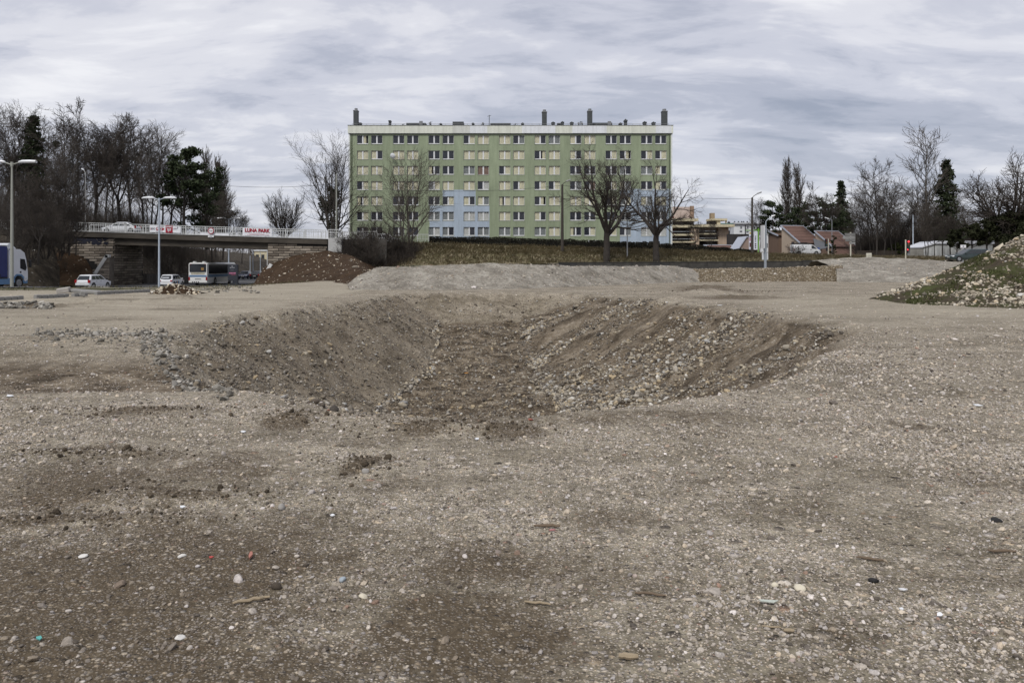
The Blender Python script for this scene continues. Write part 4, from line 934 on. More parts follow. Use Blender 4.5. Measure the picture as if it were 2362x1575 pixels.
def panel(parent, name, corners, mat): 
    m_ = MB(); m_.quad(*corners, th=0.004); return m_.build(name, mat, parent)
panel(pz, 'red_panel', [lp(382, 537), lp(398.5, 537.2), lp(398.5, 520.6), lp(382, 520)], REDP)
m_ = MB(); m_.add([lp(360.5, 532), lp(375.5, 532), lp(379.8, 528.8), lp(376, 525.2), lp(360.5, 525.2)], [(0, 1, 2, 3, 4)]); m_.build('arrow', REDP, pz)
text('lettering', 'PIZZ', 0.36, BANW, pz, lp(368, 528.6, 0.045), sx=0.95, bold=0.012, shear=0.2)
text('lettering', 'GO', 0.32, M('blue grey print', (0.06, 0.07, 0.10), 0.6), pz, lp(353.6, 528), sx=1.15, bold=0.008)
text('lettering', '1', 0.42, REDP, pz, lp(348.2, 528.5), sx=1.0, bold=0.012)
text('lettering', 'OUVERT', 0.23, BANW, pz, lp(390.2, 523.6, 0.045), sx=0.95, bold=0.01)
text('lettering', '7J/7', 0.42, BANW, pz, lp(390.2, 530.7, 0.045), sx=0.88, bold=0.014)
text('lettering', '7', 0.40, INK, pz, lp(409.6, 526.5), sx=0.9, bold=0.01)
for x0, x1, y0, y1 in ((362, 378, 522.0, 523.4), (359, 376, 534.2, 534.8), (400.2, 407.6, 526.2, 529.6)):
    panel(pz, 'print_bar', [lp(x0, y1), lp(x1, y1), lp(x1, y0), lp(x0, y0)], M('faded print', (0.36, 0.33, 0.36), 0.6))
lb_y = YB - 0.12
xa, xb = P(560, 0, lb_y).x, P(627, 0, lb_y).x
lp_b = banner(xa, xb, P(0, 525.6, lb_y).z, P(0, 528.5, lb_y).z, P(0, 543.5, lb_y).z, P(0, 545, lb_y).z, lb_y, 'fair_banner', 'white sagging banner with large red LUNA PARK lettering on the bridge railing', 0.03, 2)
pc2 = Vector(lp_b.location)
q = P(593.5, 532.2, lb_y); tl = text('lettering', 'LUNA PARK', 0.62, REDP, lp_b, (q.x - pc2.x, -0.09, q.z - pc2.z), rot=(R(90), R(1.8), 0), sx=0.98, bold=0.028)
for k, (x0, x1, y0) in enumerate(((574, 610, 539.2), (570, 622, 541.4))):
    a, b = P(x0, y0, lb_y), P(x1, y0 + 0.8, lb_y); m_ = MB(); m_.quad((a.x - pc2.x, -.085, a.z - pc2.z - .03), (b.x - pc2.x, -.085, b.z - pc2.z - .03), (b.x - pc2.x, -.085, b.z - pc2.z + .01), (a.x - pc2.x, -.085, a.z - pc2.z + .01), th=.003); m_.build('print_bar', M('pink print', (0.42, 0.22, 0.25), 0.6), lp_b)
# white board along the foot of the railing
ys = YB - 0.14
m_ = MB(); m_.quad(P(462, 541.6, ys), P(528, 544.4, ys), P(528, 538.6, ys), P(462, 536, ys), th=0.02); tag(m_.build('white_board', M('white board', (0.62, 0.63, 0.66), 0.6, 0.06)), 'long low white board along the foot of the railing behind the round sign', 'board')
# height limit sign
sg = thing('height_limit_sign', 'round white height limit sign with red ring on the bridge railing', 'sign', P(486.5, 532.6, YB - 0.35))
MB().tube([(0, 0.03, 0), (0, 0, 0)], 0.41, 28).build('disc', REDP, sg)
MB().tube([(0, -0.001, 0), (0, -0.012, 0)], 0.31, 28).build('face', M('sign white', (0.7, 0.7, 0.71), 0.4, 0.03), sg)
text('lettering', '4,1m', 0.25, INK, sg, (0, -0.02, 0), sx=0.9, bold=0.008)
MB().box(-.03, .03, 0.035, 0.09, -1.0, .5).build('bracket', GREYM, sg)
pl = MB(); pl.bbox(-0.38, 0.38, -0.02, 0.01, -.115, .115, 0.008); plo = pl.build('plate', _mats['sign white'], sg, (0, 0, P(0, 545.6, YB - .35).z - P(0, 532.6, YB - .35).z))
text('lettering', '4000', 0.15, M('grey print', (0.18, 0.18, 0.2), 0.6), plo, (0, -0.03, 0), sx=1.2, bold=0.005)

# low pale fence under the bridge and barriers on the verge
lw = MB(); lw.box(P(326, 0, 116).x, P(372, 0, 116).x - 1.2, 116, 116.2, -1.5, P(0, 637, 116).z)
lw.v = [(x, y, z) for x, y, z in lw.v]
lowf = thing('board_fence', 'low weathered board fence under the bridge beside the left abutment', 'fence', (P(326, 0, 116).x, 116, -1.5))
for i in range(18):
    m_ = MB().box(i * 0.42 + .01, i * 0.42 + .41, -.02, .02, 0, 1.45 + random.uniform(-.05, .05)); m_.build('board', M('grey fence board %d' % (i % 3), ((0.20, 0.185, 0.165), (0.17, 0.155, 0.14), (0.235, 0.22, 0.20))[i % 3], 0.9, 0.2, 3), lowf)
def low_wall(px0, px1, Y, pt, name, label, h=0.5, mat=CONCM, n=3):
    a, b = P(px0, pt, Y), P(px1, pt, Y); t = thing(name, label, 'barrier', (a.x, Y, a.z - h))
    L_ = (b.x - a.x) / n
    for i in range(n): MB().bbox(i * L_ + .01, (i + 1) * L_ - .01, -.15, .15, 0, h + random.uniform(-.03, .03), 0.03).build('segment', mat, t, rot=(0, 0, random.uniform(-.015, .015)))
low_wall(44, 96, 58, 662, 'concrete_barrier', 'low grey concrete barrier on the verge in front of the truck wheel', 0.55)
low_wall(176, 252, 60, 660, 'concrete_barrier', 'low grey concrete barrier hiding the wheels of the white hatchback', 0.55, n=4)
low_wall(385, 520, 72, 659.5, 'concrete_barrier', 'low dark kerb wall in front of the bus', 0.35, CONCD, 5)
# kerb line between site and verge
kb = thing('kerb_line', 'broken concrete kerb between the bare site and the verge', 'kerb', (0, 0, 0))
kp = [Pg(-60, 697), Pg(0, 694), Pg(140, 686), Pg(250, 679), Pg(345, 674)]
q = resample(kp, 34); q[:, 2] = ground_z(q[:, 0], q[:, 1])
for i in range(33):
    if i in (7, 8, 15, 19, 20): continue
    a, b = Vector(q[i]), Vector(q[i + 1]); d = b - a
    MB().bbox(0, d.length - .03, -.09, .09, -.05, .17, .02).build('kerb_stone', CONCM, kb, a, (0, 0, math.atan2(d.y, d.x) + random.uniform(-.02, .02)))
# ------------------------------------------------------------------ the green block of flats
def wall_mat(name, col, streak=0.16):
    m = bpy.data.materials.new(name); m.use_nodes = True; t = m.node_tree; b = t.nodes['Principled BSDF']
    geo = t.nodes.new('ShaderNodeNewGeometry')
    def nz(scale, sc, det=6):
        mp = t.nodes.new('ShaderNodeMapping'); t.links.new(geo.outputs['Position'], mp.inputs[0]); mp.inputs['Scale'].default_value = sc
        n = t.nodes.new('ShaderNodeTexNoise'); t.links.new(mp.outputs[0], n.inputs[0]); n.inputs['Scale'].default_value = scale; n.inputs['Detail'].default_value = det; n.inputs['Roughness'].default_value = 0.65
        return n.outputs[0]
    c = ramp(t, nz(0.35, (1, 1, 0.35)), [(0.3, tuple(x * (1 - streak) for x in col)), (0.7, tuple(x * (1 + streak) for x in col))])
    c = mix_col(t, 1.0, c, ramp(t, nz(1.6, (1.4, 1, 0.12)), [(0.35, (0.88, 0.88, 0.87)), (0.6, (1.03, 1.03, 1.03))]), 'MULTIPLY')
    c = mix_col(t, 1.0, c, ramp(t, nz(4, (1, 1, 1)), [(0.3, (0.92, 0.92, 0.92)), (0.7, (1.06, 1.06, 1.06))]), 'MULTIPLY')
    t.links.new(c, b.inputs['Base Color']); b.inputs['Roughness'].default_value = 0.9; b.inputs['Specular IOR Level'].default_value = 0.2
    return m
GREENW = wall_mat('green render', (0.258, 0.300, 0.202)); BLUEW = wall_mat('blue grey render', (0.36, 0.425, 0.50), 0.08)
CREAMP = wall_mat('cream parapet', (0.62, 0.635, 0.56), 0.06)
YF = 147.0; KF = YF / FPX
bx = lambda px: (px - CX) * KF
bz = lambda py: ZC + (HY - py) * KF
X0, X1 = bx(806), bx(1549)
flats = thing('apartment_building', 'long green eight storey block of flats with two blue painted patches', 'building', (0, YF, 0))
pairs = [823.5 + 81.9 * i + (1.0 if 0 < i < 3 else 0) for i in range(9)]
WW, WH = 26.0 * KF, 20.3 * KF
cols = []
for p in pairs: cols += [p, p + 32.6]
rows_y = [312.5 + 35.25 * i for i in range(7)]
wins = [[(bx(c), bz(ry + 20.3)) for c in cols] for ry in rows_y]
TOP, BOT = bz(309), 3.6
xs = sorted(set([X0, X1, bx(1021), bx(1097), bx(991), bx(1129), bx(1430)] + [v for c in cols for v in (bx(c), bx(c) + WW)]))
zs = sorted(set([TOP, BOT, bz(438), bz(474), bz(436)] + [v for ry in rows_y for v in (bz(ry + 20.3), bz(ry + 20.3) + WH)]))
def in_win(x, z): return any(wx < x < wx + WW and wz < z < wz + WH for row in wins for wx, wz in row if abs(wz - z) < 3)
REC = 0.2
wall_b, patch1, patch2 = MB(), MB(), MB()
for i in range(len(xs) - 1):
    for j in range(len(zs) - 1):
        xa, xb, za, zb = xs[i], xs[i + 1], zs[j], zs[j + 1]; cx, cz = (xa + xb) / 2, (za + zb) / 2
        if in_win(cx, cz): continue
        b1 = (bx(1021) < cx < bx(1097) and cz < bz(438)) or (bx(991) < cx < bx(1129) and cz < bz(474))
        b2 = cx > bx(1430) and cz < bz(436)
        (patch1 if b1 else patch2 if b2 else wall_b).add([(xa, 0, za), (xb, 0, za), (xb, 0, zb), (xa, 0, zb)], [(0, 1, 2, 3)])
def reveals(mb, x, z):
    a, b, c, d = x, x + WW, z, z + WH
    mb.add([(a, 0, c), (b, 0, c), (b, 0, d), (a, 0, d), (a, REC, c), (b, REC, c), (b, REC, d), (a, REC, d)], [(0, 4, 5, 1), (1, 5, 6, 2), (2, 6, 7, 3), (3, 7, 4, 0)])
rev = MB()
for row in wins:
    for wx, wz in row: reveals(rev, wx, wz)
wall_b.box(X0 + .02, X1 - .02, 12.0, 12.2, BOT, TOP); wall_b.add([(X0, 0, BOT), (X0, 12.2, BOT), (X0, 12.2, TOP), (X0, 0, TOP)], [(0, 1, 2, 3)]); wall_b.add([(X1, 0, BOT), (X1, 12.2, BOT), (X1, 12.2, TOP), (X1, 0, TOP)], [(3, 2, 1, 0)])
def build_raw(mb, name, mat, parent):
    me = bpy.data.meshes.new(name); me.from_pydata(mb.v, [], mb.f); me.materials.append(mat); return link(name, me, parent)
wl = build_raw(wall_b, 'wall', GREENW, flats); tag(wl, 'green rendered wall')
tag(build_raw(patch1, 'wall', BLUEW, flats), 'pale blue stepped wall patch at the middle of the lower floors')
tag(build_raw(patch2, 'wall', BLUEW, flats), 'pale blue wall patch at the lower right')
build_raw(rev, 'reveal', M('shaded reveal', (0.085, 0.095, 0.07), 0.9, 0.1), flats)  # wall green darkened to paint the shade inside the window openings
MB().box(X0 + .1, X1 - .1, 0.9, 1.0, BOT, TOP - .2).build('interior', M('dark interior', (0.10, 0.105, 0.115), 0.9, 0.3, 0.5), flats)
MB().box(X0 - .25, X1 + .25, -0.28, 12.4, bz(308.3), bz(290.5)).build('parapet', CREAMP, flats)
for a, b in ((1044, 1084), (1084, 1124), (1204, 1281), (1320, 1399), (1512, 1548)):
    MB().box(bx(a), bx(b), -0.295, -0.282, bz(308), bz(291)).build('parapet_panel', wall_mat('pale parapet %d' % a, (0.67, 0.69, 0.71) if a != 1044 else (0.55, 0.56, 0.52), 0.04), flats)
MB().box(X0 - .3, X1 + .3, -0.34, 12.45, bz(290.4), bz(289.4)).build('roof_edge', M('flashing and shadow strip', (0.07, 0.075, 0.08), 0.7), flats)
MB().box(X0 - .1, X1 + .1, -0.26, -0.01, bz(309.4), bz(308.4)).build('shadow_strip', M('flashing and shadow strip', (0.07, 0.075, 0.08), 0.7), flats)  # solid dark strip painted in for the shadow under the parapet
WTRIM = M('white corner trim', (0.62, 0.64, 0.62), 0.7, 0.06)
for a, b in ((804.5, 807.5), (1547.5, 1550.5)): MB().box(bx(a), bx(b), -0.12, 0.6, BOT, bz(309.5)).build('corner_trim', WTRIM, flats)
for px in (811.5, 1544): MB().tube([(bx(px), -.09, BOT), (bx(px), -.09, bz(310))], 0.07, 8).build('downpipe', M('dark pipe', (0.08, 0.10, 0.06), 0.6), flats)
# windows
FRAMEW = M('white window frame', (0.66, 0.67, 0.67), 0.45, 0.04)
GLASSD = glass_mat('dark window glass', (0.55, 0.58, 0.62), 0.30); GLASSC = glass_mat('curtained window glass', (0.97, 0.97, 0.96), 0.93)
cu_m = {'c': M('cream curtain', (0.74, 0.71, 0.545), 0.85, 0.12, 2, stretch=(6, 1, .4)), 'g': M('grey lace curtain', (0.26, 0.28, 0.29), 0.85, 0.25, 6), 'r': M('brown curtain', (0.27, 0.185, 0.15), 0.85, 0.15, 4), 'w': M('white curtain', (0.62, 0.63, 0.62), 0.85, 0.12, 3, stretch=(6, 1, .4))}
def frame_mesh(sill):
    mb = MB(); t = .055; m2_ = WW / 2
    yb0, yb1 = 0.09, 0.15
    mb.box(m2_ - .075, m2_ + .075, yb0 - .03, yb1, 0.0, WH)
    for a, b in ((0, m2_ - .075), (m2_ + .075, WW)):
        mb.box(a + .001, a + t, yb0, yb1, 0, WH); mb.box(b - t, b - .001, yb0, yb1, 0, WH); mb.box(a + t, b - t, yb0, yb1, WH - t, WH - .001)
        mb.box(a + t, b - t, yb0, yb1, 0.001, 0.16 if sill else t)
    return mb.mesh('window', FRAMEW)
FR = [frame_mesh(False), frame_mesh(True)]
sill_mesh = MB().box(-.04, WW + .04, -.11, .14, -.06, -.002).mesh('sill', M('window sill', (0.20, 0.22, 0.16), 0.8))
pane_d = MB().box(0, WW / 2 - .18, .108, .118, .05, WH - .05).mesh('pane', GLASSD); pane_c = MB().box(0, WW / 2 - .18, .108, .118, .05, WH - .05).mesh('pane', GLASSC)
def curtain_mesh(kind, wfrac, seed):
    r = random.Random(seed); w_ = (WW / 2 - .16) * wfrac; n = 18; V = []; F = []
    for i in range(n + 1):
        x = w_ * i / n; y = .15 + .028 * math.sin(i * 1.9 + seed) + r.uniform(-.008, .008)
        V += [(x, y, .02), (x + r.uniform(-.01, .01), y, WH - .02)]
    for i in range(n): F.append((2 * i, 2 * i + 2, 2 * i + 3, 2 * i + 1))
    return MB().add(V, F).mesh('curtain', cu_m[kind])
CUR = {(k, f, s): curtain_mesh(k, f, s) for k in 'cgrw' for f in (1.0, 0.62) for s in (1, 2)}
STATE = ['dh dd dd dd dd dd dc cc cc dg cd gg cd cc dd dd dd dd', 'cc cd cc cc dd dd cc cc cc cc dh cc cd cc dc dh dc dc', 'cc cc cc cc hd dd gg rr dc cc cc cc dd dd dd gd gg cd',
         'dc cc cc cc gc cc cc dw cc dc dc dc dg dr dc cg dd cd', 'hc cc dd dd dd dc cd cg hc cc dh cc cc cc dc gc cg cc', 'dc dd dd dd gg gg ww ww cc dd cd cc dd dd dd dd dd dd', 'dd dd dd dd gw gd wd gg gg gg gg cc hd dc dc dg ww ww']
for ri, row in enumerate(wins):
    st = STATE[ri].split()
    for ci, (wx, wz) in enumerate(row):
        s = st[ci]; wdw = link('window', FR[1 if 'd' in s or 'g' in s else 0], flats, (wx, .06, wz)); link('sill', sill_mesh, wdw)
        for li, ch in enumerate(s):
            ox = .09 if li == 0 else WW / 2 + .09
            link('pane', pane_d if ch in 'd' else pane_c, wdw, (ox, 0, 0))
            if ch == 'h': link('curtain', CUR[('c', 0.62, 1 + (ri + ci) % 2)], wdw, (ox - .01 + (0.3 if (ci + ri) % 2 else 0), 0, 0))
            elif ch != 'd': link('curtain', CUR[(ch, 1.0, 1 + (ri + ci + li) % 2)], wdw, (ox - .01, 0, 0))
# basement windows at the right
for px in (1360, 1372, 1482, 1497, 1513, 1436):
    MB().box(bx(px), bx(px + 9), -.03, .04, bz(570), bz(556.5)).build('basement_window', M('dark basement glass', (0.02, 0.022, 0.025), 0.2), flats)
MB().box(bx(1356), bx(1384), -.02, .02, bz(572), bz(554)).build('entrance', M('white door frame', (0.48, 0.5, 0.48), 0.6), flats)
# roof: chimneys, vents, hatches, aerials
RZ = bz(290)
bzr = lambda py, y: ZC + (HY - py) * (YF + y) / FPX
DARKR = M('roof slate grey', (0.060, 0.066, 0.068), 0.8, 0.2, 2); ROOFG = M('roof zinc', (0.19, 0.195, 0.20), 0.6, 0.15, 2)
def chimney(px, w_, top, dy=2.0, cap=True):
    mb = MB(); h = bzr(top, dy + .3) - RZ; ww_ = w_ * KF / 2
    mb.box(bx(px) - ww_, bx(px) + ww_, dy, dy + 1.2, RZ - .1, RZ + h - .55); o = mb.build('chimney', DARKR, flats)
    m_ = MB(); m_.box(bx(px) - ww_ - .06, bx(px) + ww_ + .06, dy - .06, dy + 1.26, RZ + h - .55, RZ + h - .42); m_.tube([(bx(px), dy + .6, RZ + h - .42), (bx(px), dy + .6, RZ + h)], ww_ * .72, 10); m_.build('cap', ROOFG, o)
for px, w_, top in ((815, 10, 250), (1257, 11, 253), (1363.5, 11, 251), (1538.5, 12.5, 251.5)): chimney(px, w_, top)
def vent(px, w_, top, dome=False):
    ww_ = w_ * KF / 2; h = bzr(top, 3) - RZ; mb = MB(); mb.box(bx(px) - ww_ * .8, bx(px) + ww_ * .8, 3, 3.9, RZ - .1, RZ + h * .75); mb.box(bx(px) - ww_, bx(px) + ww_, 2.9, 4.0, RZ + h * .751, RZ + h * .9)
    if dome: mb.tube([(bx(px), 3.4, RZ + h * .9), (bx(px), 3.4, RZ + h * 1.05)], [ww_ * .7, ww_ * .3], 8)
    mb.build('roof_vent', DARKR, flats)
for px, w_, top, dm in ((893, 6, 276, 0), (1013, 6, 284, 1), (1089, 6, 283, 1), (1206, 7, 283, 1), (1278, 9, 281, 1), (1292, 9, 283, 0), (1300, 8, 280, 1), (1322, 9, 281, 1), (1437, 8, 283, 1), (1449, 8, 275, 1), (1494, 9, 280, 1), (1515, 9, 281, 1), (823, 7, 282, 0)): vent(px, w_, top, dm)
def hatch(a, b, top): MB().box(bx(a), bx(b), 3, 5.4, RZ - .1, bzr(top, 3)).build('roof_hatch', DARKR, flats)
for a, b, tp in ((932, 978, 284), (1041, 1067, 281), (1130, 1178, 284.5), (1371, 1417, 283.5)): hatch(a, b, tp)
MB().box(bx(963), bx(971), 2.7, 2.95, RZ, bzr(279.5, 2.7)).build('vent_box', ROOFG, flats)
MB().box(bx(1406), bx(1414), 2.7, 2.95, RZ, bzr(280, 2.7)).build('vent_box', ROOFG, flats)
for px, top in ((1128, 266), (991, 281), (1341, 280), (1113, 285), (927, 286), (1189, 285)):
    mb = MB(); mb.tube([(bx(px), 1.5, RZ - .1), (bx(px), 1.5, bzr(top, 1.5))], 0.06, 5); mb.tube([(bx(px) - .35, 1.5, bzr(top, 1.5) - .25), (bx(px) + .35, 1.5, bzr(top, 1.5) - .05)], 0.04, 5); mb.build('aerial', DARKR, flats)
for px in (990.5, 1336, 1344, 1113.5): MB().tube([(bx(px), 1.3, bzr(285.5, 1.3)), (bx(px) + .08, 1.2, bzr(285.3, 1.3))], [.28, .1], 10).build('dish_aerial', ROOFG, flats)
mb = MB(); mb.tube([(X0 + .4, .6, RZ + .42), (X1 - .4, .6, RZ + .42)], .03, 5)
for i in range(45): x = X0 + .4 + (X1 - X0 - .8) * i / 44; mb.tube([(x, .6, RZ - .1), (x, .6, RZ + .42)], .025, 4)
mb.build('roof_rail', ROOFG, flats)
# dish on the second floor from the top
sd = thing('satellite_dish', 'round white satellite dish on the green facade, second row of windows', 'satellite dish', (bx(908), YF - .75, bz(361)), R(-25))
rings = [[(r_ * math.cos(a), -(0.28 - r_ * r_ * .55), r_ * math.sin(a)) for a in np.linspace(0, 2 * math.pi, 19)[:-1]] for r_ in (0.05, .25, .42, .55)]
MB().loft([[(x, y + .02, z) for x, y, z in rings[0]]] + rings[1:], cap=False).add([(p[0], p[1] + .02, p[2]) for p in rings[0]], [tuple(range(18))]).build('reflector', M('dish white', (0.66, 0.68, 0.70), 0.4, .03), sd, rot=(R(20), 0, 0))
MB().tube([(0, 0, 0), (.1, .7, -.1)], .03, 6).build('arm', GREYM, sd)
# ------------------------------------------------------------------ houses and far blocks on the right
TILE = [M('roof tile %d' % i, c, 0.85, 0.2, 3) for i, c in enumerate(((0.150, 0.090, 0.072), (0.125, 0.073, 0.060), (0.18, 0.108, 0.086)))]
SLATE = M('grey slate roof', (0.10, 0.105, 0.115), 0.7, 0.15, 2); VERGE = M('pale zinc verge', (0.42, 0.45, 0.52), 0.5, 0.06)
TANW = wall_mat('tan render', (0.42, 0.345, 0.275), 0.08); PINKW = wall_mat('pinkish render', (0.31, 0.235, 0.20), 0.08); BRWN = wall_mat('brown cladding', (0.18, 0.125, 0.095), 0.08)
GLASSH = M('house window', (0.05, 0.055, 0.062), 0.15, 0.2, 2)
def mono_house(name, label, origin, phi, ridge, depth, hb, hf, wallm, tile=True, win=True, base=-1.0, roof_mat=None):
    """steep monopitch house; origin = back left corner, ridge along +x, roof falls towards -y (the viewer)"""
    t = thing(name, label, 'house', origin, phi)
    mb = MB(); mb.prism([(0, base), (0, hb), (-depth, hf), (-depth, base)], 0, ridge, 'x'); mb.build('wall', wallm, t)
    rf = link('roof', None, t); n = max(6, int(math.hypot(depth, hb - hf) / 0.36)); ov = 0.25
    sl = Vector((0, -depth, hf - hb)); nl = sl.normalized(); up = Vector((0, nl.z, -nl.y)); up = up if up.z > 0 else -up; ext = sl + nl * 0.35
    for i in range(n):
        a = ext * (i / n); b = ext * ((i + 1) / n)
        p0, p1 = a + up * 0.05, b + up * 0.11
        mb = MB(); mb.add([(-ov, p1.y, p1.z + hb), (ridge + ov, p1.y, p1.z + hb), (ridge + ov, p0.y, p0.z + hb), (-ov, p0.y, p0.z + hb), (-ov, b.y, b.z + hb + .01), (ridge + ov, b.y, b.z + hb + .01), (ridge + ov, a.y, a.z + hb + .01), (-ov, a.y, a.z + hb + .01)],
                          [(0, 1, 2, 3), (7, 6, 5, 4), (0, 4, 5, 1), (1, 5, 6, 2), (2, 6, 7, 3), (3, 7, 4, 0)])
        mb.build('tile_course', (TILE[random.randint(0, 2)] if tile else (roof_mat or SLATE)), rf)
    for x in (-ov - .06, ridge + ov):
        mb = MB(); a = up * 0.16; b = ext + up * 0.18
        mb.prism([(a.y, a.z + hb), (b.y, b.z + hb), (b.y, b.z + hb - .34), (a.y, a.z + hb - .34)], x, x + .06, 'x'); mb.build('verge_board', VERGE, t)
    MB().box(-ov - .06, ridge + ov + .06, -.05, .1, hb - .12, hb + .17).build('ridge_cap', VERGE, t)
    if win:
        o = MB().box(-.05, .02, -depth * .62 - .45, -depth * .62 + .45, 1.2, 2.9).build('window', M('dark brown frame', (0.09, 0.055, 0.04), 0.7), t)
        MB().box(-.07, -.051, -depth * .62 - .3, -depth * .62 + .3, 1.35, 2.75).build('pane', GLASSH, o)
    return t
h1 = mono_house('house', 'tan house with steep red tile roof behind the white van', P(1803, 590, 168), R(21), 5.3, 5.6, 6.3, 2.7, TANW)
# low front wing of the first house with a slate roof
mb = MB(); mb.prism([(-5.55, 2.3), (-9.5, 1.2), (-9.5, -1), (-5.55, -1)], 2.2, 5.4, 'x'); mb.build('wing_wall', BRWN, h1)
mb = MB(); mb.add([(3.9, -5.0, 3.6), (0.3, -9.6, 1.1), (0.3, -9.6, 1.0), (3.9, -5.0, 3.45), (6.6, -8.8, 1.9), (6.6, -8.8, 1.75)], [(0, 1, 4), (3, 5, 2), (0, 3, 2, 1), (1, 2, 5, 4), (0, 4, 5, 3)]); mb.build('wing_roof', SLATE, h1)
h2 = mono_house('house', 'tan house with red tile roof left of the grey direction sign', P(1881, 590, 166), R(19), 5.5, 5.2, 5.1, 1.9, TANW, win=False)
m_ = MB(); 
for i in range(22): m_.box(.6 + i * .22, .6 + i * .22 + .16, -5.3, -5.22, -1, 1.6)
m_.build('cladding', M('pinkish wood cladding', (0.27, 0.17, 0.14), 0.85, 0.15, 4), h2)
h3 = mono_house('house', 'brown house with large plain roof between the grey post and the tan house', P(1772, 590, 176), R(10), 4.2, 4.5, 5.5, 4.4, BRWN, tile=False, win=False, roof_mat=BRWN)
h4 = thing('house', 'pinkish house with slanted pale roof edge left of the green advert frame', 'house', P(1699, 592, 170), R(0))
mb = MB(); mb.prism([(0, -1), (0, 1.1), (2.1, 4.2), (4.6, 4.2), (4.6, -1)], 0, 6); mb.build('wall', PINKW, h4)
mb = MB(); mb.prism([(-.4, .75), (2.0, 4.35), (2.4, 4.35), (2.4, 4.12), (2.1, 4.12), (-.15, .75)], -.3, 6.2); mb.build('roof', VERGE, h4)
o = MB().box(.72, 1.4, -.06, .02, .1, 1.9).build('window', M('dark brown frame', (0.09, 0.055, 0.04), 0.7), h4); MB().box(.95, 1.36, -.08, -.061, .15, 1.8).build('pane', M('pale blind', (0.55, 0.54, 0.52), 0.7), o)
h5 = thing('house', 'low house with reddish and blue grey roofs behind the dark hedge', 'house', P(1628, 592, 178))
mb = MB(); mb.add([(0, 0, -.5), (1.0, 3, 2.6), (6.4, 3, 2.6), (7.2, 0, -.5)], [(0, 3, 2, 1)]); mb.build('roof', TILE[1], h5)
mb = MB(); mb.add([(2.9, -1.2, -.6), (3.9, -.2, 1.9), (7.2, -.2, 1.9), (7.2, -1.2, -.8)], [(0, 3, 2, 1)]); mb.build('roof', M('blue grey roof', (0.23, 0.25, 0.31), 0.6, 0.1, 1), h5)
MB().box(.2, 7, 3.1, 3.3, 2.4, 2.75).build('ridge_cap', VERGE, h5); MB().box(.5, 7.0, .2, 2.9, -1, -.4).build('wall', PINKW, h5)
# cream and pink stepped apartment block
YC = 230.0; KC = YC / FPX; cxp = lambda px: (px - CX) * KC; czp = lambda py: ZC + (HY - py) * KC
CREAM = wall_mat('cream band', (0.55, 0.49, 0.345), 0.06); PINKT = wall_mat('pink tile', (0.47, 0.385, 0.35), 0.08); OCHRE = wall_mat('ochre render', (0.42, 0.325, 0.245), 0.06); LOGGIA_SHADE = M('loggia shade', (0.03, 0.027, 0.027), 0.8, 0.3, .5); REDD = M('dark red wall', (0.10, 0.035, 0.03), 0.8)
ap = thing('apartment_building', 'stepped cream and pink apartment block with deep balconies right of the green flats', 'building', (0, YC, 0))
def pb(mb, a, b, t, u, y0, y1): return mb.box(cxp(a), cxp(b), y0, y1, czp(u), czp(t))
pb(MB(), 1535, 1611, 474, 600, 6, 16).build('wall', PINKT, ap); pb(MB(), 1605, 1684, 524, 600, 4, 14).build('wall', OCHRE, ap)
pb(MB(), 1535, 1690, 531, 600, 3, 3.9).build('recess_shade', LOGGIA_SHADE, ap)  # solid near-black block, colour stands in for the shade inside the balconies
pb(MB(), 1660, 1684, 523.5, 600, 1.5, 2.95).build('wall', OCHRE, ap)
for a, b, t, u, y0 in ((1535, 1611, 504, 510, 0), (1535, 1602, 519.5, 525, -.6), (1640, 1679, 504, 508.5, .6), (1604, 1693, 518, 524, -.8), (1535, 1600, 540, 544, -1), (1612, 1650, 538.5, 541, -1), (1535, 1602, 557, 560, -1.2), (1612, 1655, 553, 556, -1.2)):
    pb(MB(), a, b, t, u, y0, 5.9).build('balcony_band', CREAM, ap)
for a, b, t, u in ((1535, 1605, 510.5, 519.3), (1641, 1656, 508.8, 517.8)): pb(MB(), a, b, t, u, 2.5, 5.8).build('recess_shade', LOGGIA_SHADE, ap)  # dark blocks painting balcony shade between the bands
for a, b, t in ((1535, 1602, 534), (1612, 1648, 533), (1535, 1600, 551), (1612, 1650, 549)): pb(MB(), a, b, t, t + 1, -.7, -.5).build('balcony_rail', GREYM, ap)
pb(MB(), 1594, 1612, 528, 600, -.4, 2.4).build('wall', OCHRE, ap); pb(MB(), 1656, 1664, 508.6, 518, 1, 5.8).build('column', CREAM, ap); pb(MB(), 1676, 1679, 508.6, 518, 1, 1.6).build('column', CREAM, ap)
pb(MB(), 1650, 1659, 489, 504, 5, 7).build('chimney', wall_mat('brown chimney', (0.30, 0.235, 0.16), .1), ap); pb(MB(), 1602, 1611, 472, 500, 5.5, 6.2).build('chimney', _mats.get('x') or wall_mat('brown chimney 2', (0.27, 0.19, 0.14), .1), ap)
pb(MB(), 1663, 1692, 515, 518, .3, .5).build('glass_parapet', M('greenish glass', (0.10, 0.17, 0.16), 0.2), ap)
pb(MB(), 1558, 1564, 496, 503.5, 5.9, 5.99).build('window', REDD, ap)
for a, b, t, u in ((1552, 1560, 526, 540), (1612, 1618, 526, 538)): pb(MB(), a, b, t, u, 2.7, 2.95).build('panel', REDD, ap)
